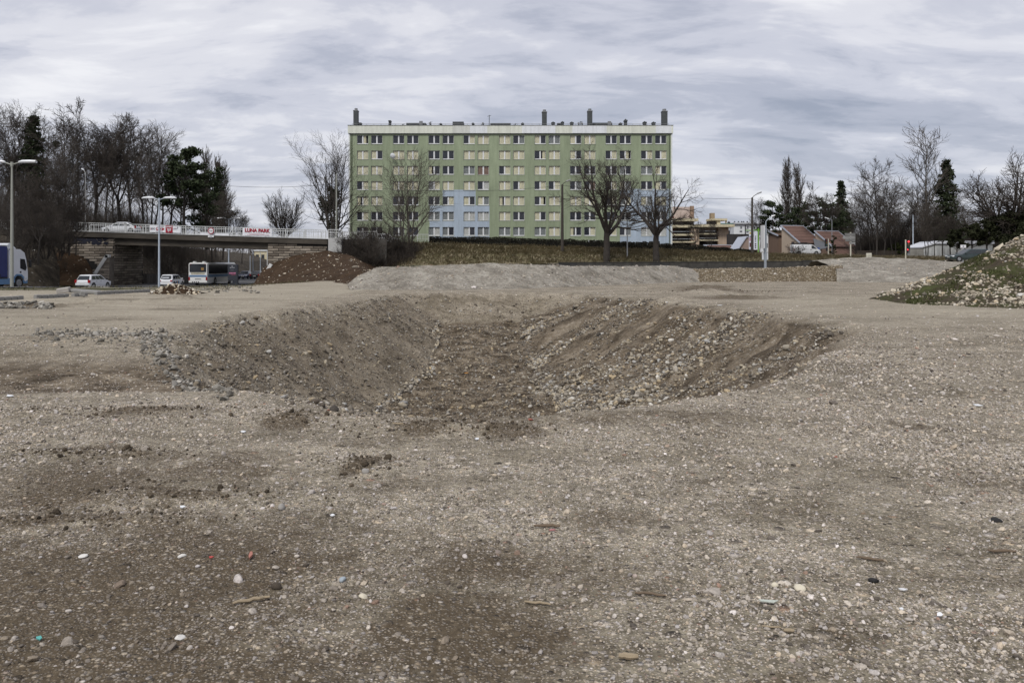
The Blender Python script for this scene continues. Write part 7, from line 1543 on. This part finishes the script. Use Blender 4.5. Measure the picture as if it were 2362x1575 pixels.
# trees between the bridge and the flats
plant('bare_tree', 'fan shaped bare tree against the sky behind the LUNA PARK banner', 'tree', UPR, 657, 150, 4.6, (zpx(430, 150) - 4.6) / 11.6, 0.4)
iv = plant('bare_tree', 'many stemmed bare tree with ivy climbing its stems left of the flats', 'tree', IVT, 769, 130, 4.7, (zpx(351, 130) - 4.7) / 13.2, 1.1)
ivy_on(iv, 9, 7.0, 6500, .17, .12, 6)
plant('bare_tree', 'slim grey many stemmed tree in front of the left half of the green facade', 'tree', STM, 942, 111, zpx(604, 111), (zpx(366, 111) - zpx(604, 111)) / 13.9, 2.0)
plant('bare_tree', 'dark spreading tree in front of the facade, right of the timber pole', 'tree', SPA, 1399, 108.5, zpx(597, 108.5), (zpx(334, 108.5) - zpx(597, 108.5)) / 14.6, 0.6)
plant('bare_tree', 'dark wide spreading tree at the right corner of the flats', 'tree', SPB, 1514, 108.5, zpx(597, 108.5), (zpx(372, 108.5) - zpx(597, 108.5)) / 12.6, 2.9)
for i, (px, Y, z_, s, lab) in enumerate(((835, 105, 1.6, .85, 'tangled dark bush against the stained wall'), (872, 107, 2.0, 1.1, 'largest tangled bush in front of the parked white cars'), (905, 108, 2.2, .8, 'tangled bush beside the slim grey tree'), (855, 103, 1.0, 0.8, 'low tangle at the foot of the bank behind the gravel berm'), (815, 104, 1.4, .9, 'dark shrub right of the pale end block'), (925, 109, 1.9, .75, 'low shrub at the foot of the slim grey tree'))):
    plant('bare_bush', lab, 'bush', BSH[i % 3], px, Y, z_, s, None, 'tangled bushes below the flats')
n = 500; x = RNG.uniform(-22.5, -13.2, n); y = np.interp(x, [-22.5, -13.2], [101.5, 107]) + RNG.uniform(0, 5, n); q = np.stack([x, y, np.interp(y - np.interp(x, [-22.5, -13.2], [101.5, 107]), [0, 5], [.9, 2.9])], 1)
brush('undergrowth', 'dark tangled undergrowth below the stained wall', q, 44, RNG.uniform(.8, 2.4, n), TWIGD, 8, .016)
plant('bare_bush', 'round bare bush standing in front of the white van', 'bush', BSH[1], 1838, 116, zpx(598, 116), .44, 1.0)
plant('bare_tree', 'small bare tree before the balconies of the cream block', 'tree', F4, 1604, 160, 3.2, (zpx(498, 160) - 3.2) / 20)
plant('bare_tree', 'bare tree behind the low red roofs', 'tree', F3, 1640, 172, 3.2, (zpx(512, 172) - 3.2) / 20)
plant('bare_tree', 'pale bare tree behind the right timber lamp pole', 'tree', F3, 1750, 215, 3.3, (zpx(470, 215) - 3.3) / 20)
# hedge in front of the flats
HEDGE = earth_material('bare dark hedge', [(0.3, (0.012, 0.012, 0.009)), (0.55, (0.032, 0.030, 0.022)), (0.75, (0.075, 0.068, 0.048))], 2.0, 0.0)
def hedge(name, label, pts, depth, n, mat, size, cat='hedge', rag=.12):
    rng = np.random.default_rng(len(label)); t = thing(name, label, cat, (0, 0, 0)); A = np.array([(a.x, a.y, a.z, b) for a, b in pts]); u = rng.uniform(0, len(pts) - 1, n); i = u.astype(int); f = (u - i)[:, None]; c = A[i] * (1 - f) + A[np.minimum(i + 1, len(pts) - 1)] * f
    hh = c[:, 3] * (1 - rag + 2 * rag * vnoise(c[:, 0] * .9, c[:, 1] * .3, 5)); z = c[:, 2] + hh * rng.uniform(0, 1, n) ** .8; p_ = np.stack([c[:, 0], c[:, 1] + rng.uniform(-.5, .5, n) * depth, z], 1); v, f_ = cards(rng, p_, n, size); link('foliage', np_mesh('foliage', v, f_, mat), t)
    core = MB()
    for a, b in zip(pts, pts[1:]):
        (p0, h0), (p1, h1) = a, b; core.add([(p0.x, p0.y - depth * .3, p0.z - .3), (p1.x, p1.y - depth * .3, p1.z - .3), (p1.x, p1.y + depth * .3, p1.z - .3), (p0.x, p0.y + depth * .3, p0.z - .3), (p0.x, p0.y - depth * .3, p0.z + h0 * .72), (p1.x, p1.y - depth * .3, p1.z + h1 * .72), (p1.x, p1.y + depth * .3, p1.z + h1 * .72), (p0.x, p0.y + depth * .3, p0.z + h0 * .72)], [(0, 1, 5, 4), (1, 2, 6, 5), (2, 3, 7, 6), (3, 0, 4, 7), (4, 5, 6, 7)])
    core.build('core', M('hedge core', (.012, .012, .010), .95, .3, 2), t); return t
def hp(l): return [(P(px, pb_, Y), (pb_ - pt) * Y / FPX) for px, pb_, pt, Y in l]
hedge('hedge', 'long dark clipped hedge in front of the green flats', hp([(990, 561, 545, 119.5), (1130, 564, 548, 119.5), (1280, 568, 551.5, 119.5), (1420, 573, 556, 119.5), (1550, 578, 563, 119.5)]), .9, 16000, HEDGE, .10)
hedge('hedge', 'low dark hedge running right from the flats to the low roofs', hp([(1552, 579, 565, 120), (1640, 580, 568, 120), (1690, 582, 574, 120), (1745, 585, 579, 120)]), 1.0, 6000, HEDGE, .10, rag=.25)
# right hand side
RIGHT = [(1892, 422, 168, F4, 'bare round tree behind the pines, right of the poplars'), (1972, 468, 180, F3, 'bare brown tree right of the cedar'), (2022, 374, 136, F1, 'tall upright bare tree above the small cream cabinet'), (2062, 428, 140, F3, 'bare tree right of the tall upright one'),
         (2100, 420, 132, F2, 'bare tree above the red traffic light'), (2122, 448, 138, F1, 'bare tree below the tall silvery one'), (2212, 480, 134, F3, 'bare brown tree right of the dark spruce'), (2240, 495, 128, F1, 'low bare tree above the white shed'), (1998, 450, 146, F2, 'bare tree left of the tall upright one'), (2040, 470, 128, F4, 'lower bare tree in front of the upright ones'), (2150, 470, 128, F3, 'bare tree under the tall silvery one, many dark stems'), (2290, 490, 140, F2, 'bare tree behind the hedge under the great oak'), (1985, 500, 140, F1, 'low dark bare tree above the timber fence, leftmost'), (2012, 440, 142, F3, 'twin stemmed bare tree behind the small cream cabinet'), (2048, 440, 150, F1, 'bare tree in the dense clump left of the red light'), (2078, 470, 140, F4, 'low spreading bare tree directly left of the red light'), (2118, 470, 146, F1, 'bare tree behind the pale panel fence'), (2165, 430, 140, F1, 'bare tree between the silvery tree and the spruce'), (2196, 440, 140, F3, 'bare tree half hidden by the tall dark spruce'), (1945, 500, 186, F1, 'low bare tree behind the grey direction sign'), (2138, 478, 120, F3, 'dark stemmed tree at the left end of the white shed'), (2156, 500, 121, F1, 'second dark stem before the white shed'), (2174, 486, 119, F4, 'dark forked tree before the middle of the white shed'), (2192, 500, 122, F3, 'dark twin stems near the right end of the white shed'), (2207, 505, 121, F2, 'last dark stem before the first hedge conifer')]
for px, tp, Y, ms, lab in RIGHT: plant('bare_tree', lab, 'tree', ms, px, Y, 2.5, (zpx(tp, Y) - 2.5) / 20, None, 'bare trees on the right')
plant('bare_tree', 'tall silvery bare tree rising above all others on the right', 'tree', TAL, 2142, 130, 2.4, (zpx(288, 130) - 2.4) / 19, 1.0)
plant('bare_tree', 'great bare oak with wide spreading crown at the right picture edge', 'tree', OAK, 2338, 116, 2.6, (zpx(335, 116) - 2.6) / 14.4, .5)
plant('poplar_tree', 'left one of two tall bare poplars behind the houses', 'tree', PO[0], 1816, 190, 3.2, (zpx(364, 190) - 3.2) / 20, 1, 'poplars behind the houses'); plant('poplar_tree', 'fuller right one of two tall bare poplars behind the houses', 'tree', PO[1], 1850, 188, 3.2, (zpx(366, 188) - 3.2) / 20, 2, 'poplars behind the houses')
for k, (px, tp, Y, s_i, lab) in enumerate(((1784, 468, 172, 0, 'dark pine behind the brown house, left of the poplars'), (1842, 478, 180, 1, 'dark pine under the two poplars'), (1872, 492, 176, 0, 'lower dark pine behind the tan house'), (1912, 470, 170, 1, 'dark pine left of the cedar above the second red roof'), (1948, 492, 160, 0, 'dark pine above the grey direction sign'))):
    plant('pine_tree', lab, 'tree', PIN[s_i], px, max(Y, 176), 3.0, (zpx(tp, max(Y, 176)) - 3.0) / 10.4, k * 1.3, 'dark pines behind the houses')
plant('cedar_tree', 'dark layered cedar standing above the pines on the right', 'tree', SPR, 1940, 182, 3.0, (zpx(414, 182) - 3.0) / 14, .3)
plant('spruce_tree', 'tall dark spruce beside the silvery bare tree', 'tree', spruce(125, 14, 3.3, 34, .12), 2182, 131, 2.4, (zpx(366, 131) - 2.4) / 14, .9)
plant('cypress_tree', 'slim dark cypress in front of the second red roof', 'tree', pine(126, 5, .75, 1500, .05, IVYL, .10, 26), 1921, 150, 2.7, (zpx(537, 150) - 2.7) / 5.1, 0)
YT = [pine(140, 8, 2.6, 4200, .36, YEW, .2, 24), pine(141, 8, 2.9, 4200, .40, YEW, .2, 24)]
for k, (px, tp, Y, lab) in enumerate(((2208, 530, 116, 'first dark hedge conifer from the shed side'), (2243, 518, 115, 'second dark hedge conifer in the row'), (2276, 508, 114, 'third dark hedge conifer in the row, leaning trunk'), (2308, 498, 113, 'fourth dark hedge conifer under the oak'), (2342, 492, 112, 'fifth dark hedge conifer at the oak trunk'), (2376, 488, 112, 'last dark hedge conifer cut by the right picture edge'))):
    plant('hedge_conifer', lab, 'tree', YT[k % 2], px, Y, 1.9, (zpx(tp, Y) - 1.9) / 7.6, k * 1.1, 'row of dark hedge conifers')
p = np.stack([RNG.uniform(55, 98, 1100), RNG.uniform(142, 175, 1100), np.full(1100, 2.6)], 1); p = p[(p[:, 0] / p[:, 1] > .435) | ((p[:, 1] > 173) & (p[:, 0] / p[:, 1] > .40))]; brush('undergrowth', 'dark thicket below the bare trees on the right', p, 46, RNG.uniform(2.5, 8.0, len(p)), TWIGD, 9, .035, 4)
plant('evergreen_bush', 'dull green bush behind the timber fence left of the red light', 'bush', pine(143, 2.6, 1.7, 1800, .05, GREEN, .12, 16), 2072, 141, 2.4, 1.0)
# distant tree line closing the horizon
rng = np.random.default_rng(77); n = 900; x = np.concatenate([rng.uniform(-330, -66, 500), rng.uniform(60, 330, 400)]); p = np.stack([x, rng.uniform(330, 420, n), np.full(n, 1.0)], 1)
brush('distant_wood', 'distant bare wood along the horizon', p, 47, rng.uniform(5, 13, n), TWIG, 6, .10, 3)
# ------------------------------------------------------------------ debris on the site
def ground_pt(px, py):
    Ys = np.concatenate([np.arange(2.5, 12, .01), np.arange(12, 70, .04)]); zr = ZC + (HY - py) * Ys / FPX; xr = (px - CX) * Ys / FPX
    i = int(np.argmax(zr < ground_z(xr, Ys))); return Vector((xr[i], Ys[i], gz(xr[i], Ys[i])))
def shard(name, label, cat, px, py, lpx, wpx, mat, rz=0.0, tilt=0.15, seed=0, th=.006, bend=.0):
    c = ground_pt(px, py); k = c.y / FPX; r = random.Random(seed + int(px)); lpx *= .85; wpx *= .85; L_, W_ = lpx * k / 2, min(wpx * k * max(1.6, c.y / 3.2), lpx * k * .75) / 2 if wpx < lpx else wpx * k / 2
    n = 5; poly = [(L_ * math.cos(a) * r.uniform(.55, 1.2), W_ * math.sin(a + r.uniform(-.3, .3)) * r.uniform(.6, 1.3)) for a in np.linspace(0, 6.28, n + 1)[:-1]]
    mb = MB(); vs = [(x, y, th + bend * x * x / max(L_, .01)) for x, y in poly] + [(x, y, bend * x * x / max(L_, .01)) for x, y in poly]
    fs = [tuple(range(n)), tuple(reversed(range(n, 2 * n)))] + [(i, i + n, (i + 1) % n + n, (i + 1) % n) for i in range(n)]; mb.add(vs, fs)
    o = mb.build(name, mat, None, c + Vector((0, 0, .012 + abs(tilt) * W_ * .5)), (tilt, r.uniform(-.08, .08), rz)); return tag(o, label, cat)
def stick(label, px, py, lpx, mat, rz, r0=.006, seed=0, name='stick', cat='stick'):
    c = ground_pt(px, py); k = c.y / FPX; L_ = lpx * k; r = random.Random(seed + int(px)); pts = [(-L_ / 2 + L_ * i / 7, r.uniform(-.04, .04) * L_, r0 + r.uniform(0, .03) * L_) for i in range(8)]
    return tag(MB().tube(pts, [r0 * (.6 + .5 * math.sin(2.6 * i / 7 + .3)) for i in range(8)], 7).build(name, mat, None, c + Vector((0, 0, .004)), (0, 0, rz), smooth_shade=True), label, cat)
def rock(name, label, cat, px, py, wpx, mat, flat=.6, seed=0, ang=.0, sub=2):
    c = ground_pt(px, py); s = wpx * c.y / FPX / 2; me = stone_mesh(name, 900 + seed + int(px), mat, sub, flat, ang); return tag(link(name, me, None, c + Vector((0, 0, s * flat * .45)), (.1, .05, seed), s), label, cat)
WPL = M('white plastic', (.66, .67, .68), .4, .05); TEAL = M('teal plastic', (.10, .36, .33), .4, .06); TERRA = M('terracotta plastic', (.36, .15, .11), .6, .1, 8); REDS = M('red plastic scrap', (.42, .07, .06), .5, .1); STK = M('old stick wood', (.15, .11, .075), .9, .25, 9); STKP = M('pale stick wood', (.30, .24, .16), .9, .2, 9); CHAR = M('black lump', (.018, .017, .017), .9, .3, 8)
CREAMS = M('cream stone', (.56, .51, .40), .85, .12, 12); WHS = M('white stone', (.60, .58, .54), .85, .1, 12); BLUES = M('blue grey stone', (.30, .34, .37), .8, .1, 12); CLOD = M('dark earth clod', (.06, .047, .035), .95, .3, 10); BRICK = M('red brick', (.30, .11, .075), .9, .15, 10)
shard('plastic_shard', 'teal plastic shard in the lower left corner of the gravel', 'litter', 90, 1480, 22, 10, TEAL, .4, .3)
shard('plastic_shard', 'white plastic flake on the dark soil patch, left of centre', 'litter', 421, 1174, 17, 9, WPL, .1, .25); shard('plastic_shard', 'white scrap on grey gravel just below the pit edge, left', 'litter', 561, 999, 17, 7, WPL, .3, .2)
shard('plastic_shard', 'thin white flake in the middle of the pale gravel', 'litter', 767, 1194, 14, 8, WPL, -.4, .3); shard('plastic_shard', 'white scrap below the floor of the ramp', 'litter', 1100, 1016, 14, 9, WPL, .9, .35)
shard('plastic_strip', 'long pale greenish plastic blade lying on the right gravel', 'litter', 1775, 1396, 60, 8, M('pale green plastic', (.42, .45, .40), .5, .06), -.05, .1, 0, .004, .25)
shard('plastic_shard', 'bright white scrap nearest the long plastic blade, upper of two', 'litter', 2082, 1367, 24, 6, WPL, .05, .15); shard('plastic_shard', 'bright white scrap below the other one, right of the blade', 'litter', 2080, 1412, 17, 8, WPL, -.3, .2); shard('plastic_shard', 'white triangular flake standing up at the lower right', 'litter', 2167, 1426, 20, 14, WPL, -.5, .7)
shard('plastic_strip', 'terracotta coloured strip lying on the gravel left of centre', 'litter', 578, 1287, 12, 44, TERRA, .12, .05, 3, .012); shard('plastic_shard', 'small red plastic scrap beside the terracotta strip', 'litter', 487, 1292, 13, 9, REDS, .4, .3); shard('plastic_shard', 'pinkish scrap under the crossed sticks right of centre', 'litter', 1273, 1229, 18, 5, M('pink scrap', (.40, .17, .17), .6), .1, .1)
shard('plastic_shard', 'white scrap at the far right edge of the gravel', 'litter', 2255, 938, 24, 6, WPL, -.3, .2); shard('plastic_shard', 'white piece of rubbish at the left picture edge by the dark hollow', 'litter', 22, 916, 20, 10, WPL, .1, .2); shard('plastic_sheet', 'white sheet scrap on the crest of the right pit slope', 'litter', 1660, 705, 15, 5, WPL, 0, .1)
shard('plastic_strip', 'orange plastic strip on the floor of the ramp', 'litter', 1075, 862, 17, 5, M('orange plastic', (.50, .22, .03), .5), 0, .05); rock('brick_piece', 'red brick fragment at the lip of the ramp, right of centre', 'brick', 1224, 969, 17, BRICK, .4, 1, 1.0, 1); rock('brick_piece', 'red brick fragment on the lip of the left slope', 'brick', 760, 947, 16, BRICK, .3, 2, 1.0, 1); rock('brick_piece', 'small brick crumb in the middle of the right gravel', 'brick', 1928, 1055, 13, BRICK, .5, 3, 1.0, 1)
stick('pale split stick leaning on the gravel left of centre', 580, 1390, 82, STKP, .45, .008); stick('brown stick beside the pink scrap right of centre', 1262, 1218, 60, STK, -.05, .009); stick('thin crossed twig on the dark soil right of centre', 1240, 1396, 62, STKP, -.25, .006); stick('long brown twig with a pale chip at its end', 1500, 1375, 70, STK, -.2, .006)
stick('bent dark twig in the right gravel', 2009, 1294, 62, STK, -.3, .007); stick('dark twig at the right picture edge', 2311, 1276, 62, STK, -.12, .008); stick('thick tan stick near the lower edge', 1449, 1523, 44, STKP, -.15, .012); stick('thin straw coloured twig below the plastic blade', 1780, 1450, 42, STKP, -.2, .004); stick('short tan chip of wood below the plastic blade', 1820, 1461, 24, STKP, -.1, .008); stick('thin twig lying by the soil streak under the pit', 918, 980, 28, STKP, -.3, .008)
rock('stone', 'yellowish white angular stone in the lower middle', 'stone', 839, 1379, 26, CREAMS, .5, 1, .8); rock('stone', 'white shell like stone low in the left gravel', 'stone', 415, 1473, 26, WHS, .45, 2, .5); rock('stone', 'pale flat stone left of the terracotta strip', 'stone', 419, 1285, 24, WHS, .45, 3, .6); rock('stone', 'pale flat stone alone on the dark soil at the left', 'stone', 191, 1286, 26, WHS, .4, 4, .6)
rock('stone', 'blue grey stone above the yellowish white one', 'stone', 790, 1339, 22, BLUES, .6, 5); rock('earth_clod', 'dark clod of earth at the end of the pale split stick', 'clod', 638, 1358, 34, CLOD, .6, 6); rock('stone', 'round grey stone on the dirt clump below the ramp', 'stone', 843, 1090, 22, M('grey stone', (.27, .255, .235), .85, .12, 12), .7, 7); rock('stone', 'round grey stone on the pale gravel left of centre', 'stone', 650, 1174, 24, _mats['grey stone'], .7, 8)
rock('charcoal_lump', 'black lump on the right gravel near the bent twig', 'lump', 2016, 1343, 30, CHAR, .5, 9, .6); rock('stone', 'large cream stone, left of two above the plastic blade', 'stone', 1787, 1354, 22, CREAMS, .65, 10); rock('stone', 'large cream stone, right of two above the plastic blade', 'stone', 1845, 1361, 28, CREAMS, .6, 11); rock('stone', 'black stone at the far right of the gravel', 'stone', 2297, 1202, 26, CHAR, .35, 12)
rock('concrete_block', 'grey squared concrete block at the toe of the left pit slope', 'block', 930, 935, 24, CONCM, .75, 13, 1.0, 1)
# slabs, chunks and a small heap by the verge
def slab_obj(name, label, px, py, lpx, hpx, wd, rz, tilt, mat):
    c = ground_pt(px, py); k = c.y / FPX; return tag(MB().bbox(-lpx * k / 2, lpx * k / 2, -wd / 2, wd / 2, 0, hpx * k, .03).build(name, mat, None, c + Vector((0, 0, .05)), (.06, tilt, rz)), label, 'concrete slab')
slab_obj('concrete_slab', 'long broken concrete beam lying on the verge below the white hatchback', 196, 678, 70, 7, .45, -.12, .06, CONCM); slab_obj('concrete_slab', 'pale chunky concrete block at the left end of the long beam', 148, 678, 26, 12, .5, .3, -.15, M('pale concrete chunk', (.33, .31, .285), .9, .15, 2, bump=.2)); slab_obj('concrete_slab', 'small upright concrete block in front of the long beam', 189, 686, 12, 12, .25, .5, .3, CONCM); slab_obj('concrete_slab', 'thin pale slab lying flat by the kerb', 105, 687, 34, 3, .4, .1, 0, _mats['pale concrete chunk'])
hp_c = ground_pt(400, 678); me, A7 = sheet('rubble_heap', [[hp_c + Vector(q) for q in ((-1.5, 0, -.05), (0, -.45, -.05), (1.5, -.1, -.05))], [hp_c + Vector(q) for q in ((-.9, .5, .33), (-.2, .35, .50), (.5, .4, .36), (1.2, .4, .10))], [hp_c + Vector(q) for q in ((-1.4, 1.3, -.05), (0, 1.5, -.05), (1.4, 1.3, -.05))]], 40, 8, BROWN, .05, 2.2, 21)
hpo = tag(link('rubble_heap', me), 'small heap of brown earth and cream slabs in front of the second white hatchback', 'heap')
hs = [stone_mesh('stone', 700 + i, LIME, 1, .45, .9) for i in range(5)]
for i, q in enumerate(on_sheet(A7, 130, np.random.default_rng(3), 0, .7)): link('stone', hs[i % 5], hpo, (q[0], q[1], q[2] + .02), (random.gauss(0, .5), random.gauss(0, .5), random.uniform(0, 6)), random.choice([.05, .06, .07, .09, .12]))
ch = [stone_mesh('concrete_chunk', 720 + i, CONC, 1, .55, 1.0) for i in range(5)]
def chunk_row(name, label, pxs, pys, n, s0):
    t = thing(name, label, 'rubble row', ground_pt((pxs[0] + pxs[1]) / 2, (pys[0] + pys[1]) / 2)); o = Vector(t.location)
    for i in range(n):
        c = Pg(random.uniform(*pxs), random.uniform(*pys)); c.z = gz(c.x, c.y); link('concrete_chunk', ch[i % 5], t, c - o + Vector((0, 0, .03)), (random.gauss(0, .6), random.gauss(0, .6), random.uniform(0, 6)), s0 * random.uniform(.6, 1.5))
chunk_row('rubble_row', 'row of dark grey broken concrete at the left edge of the sandy plain', (0, 118), (704, 712), 70, .11); chunk_row('rubble_row', 'scattered pale chunks along the verge beside the small heap', (430, 600), (664, 676), 40, .10)
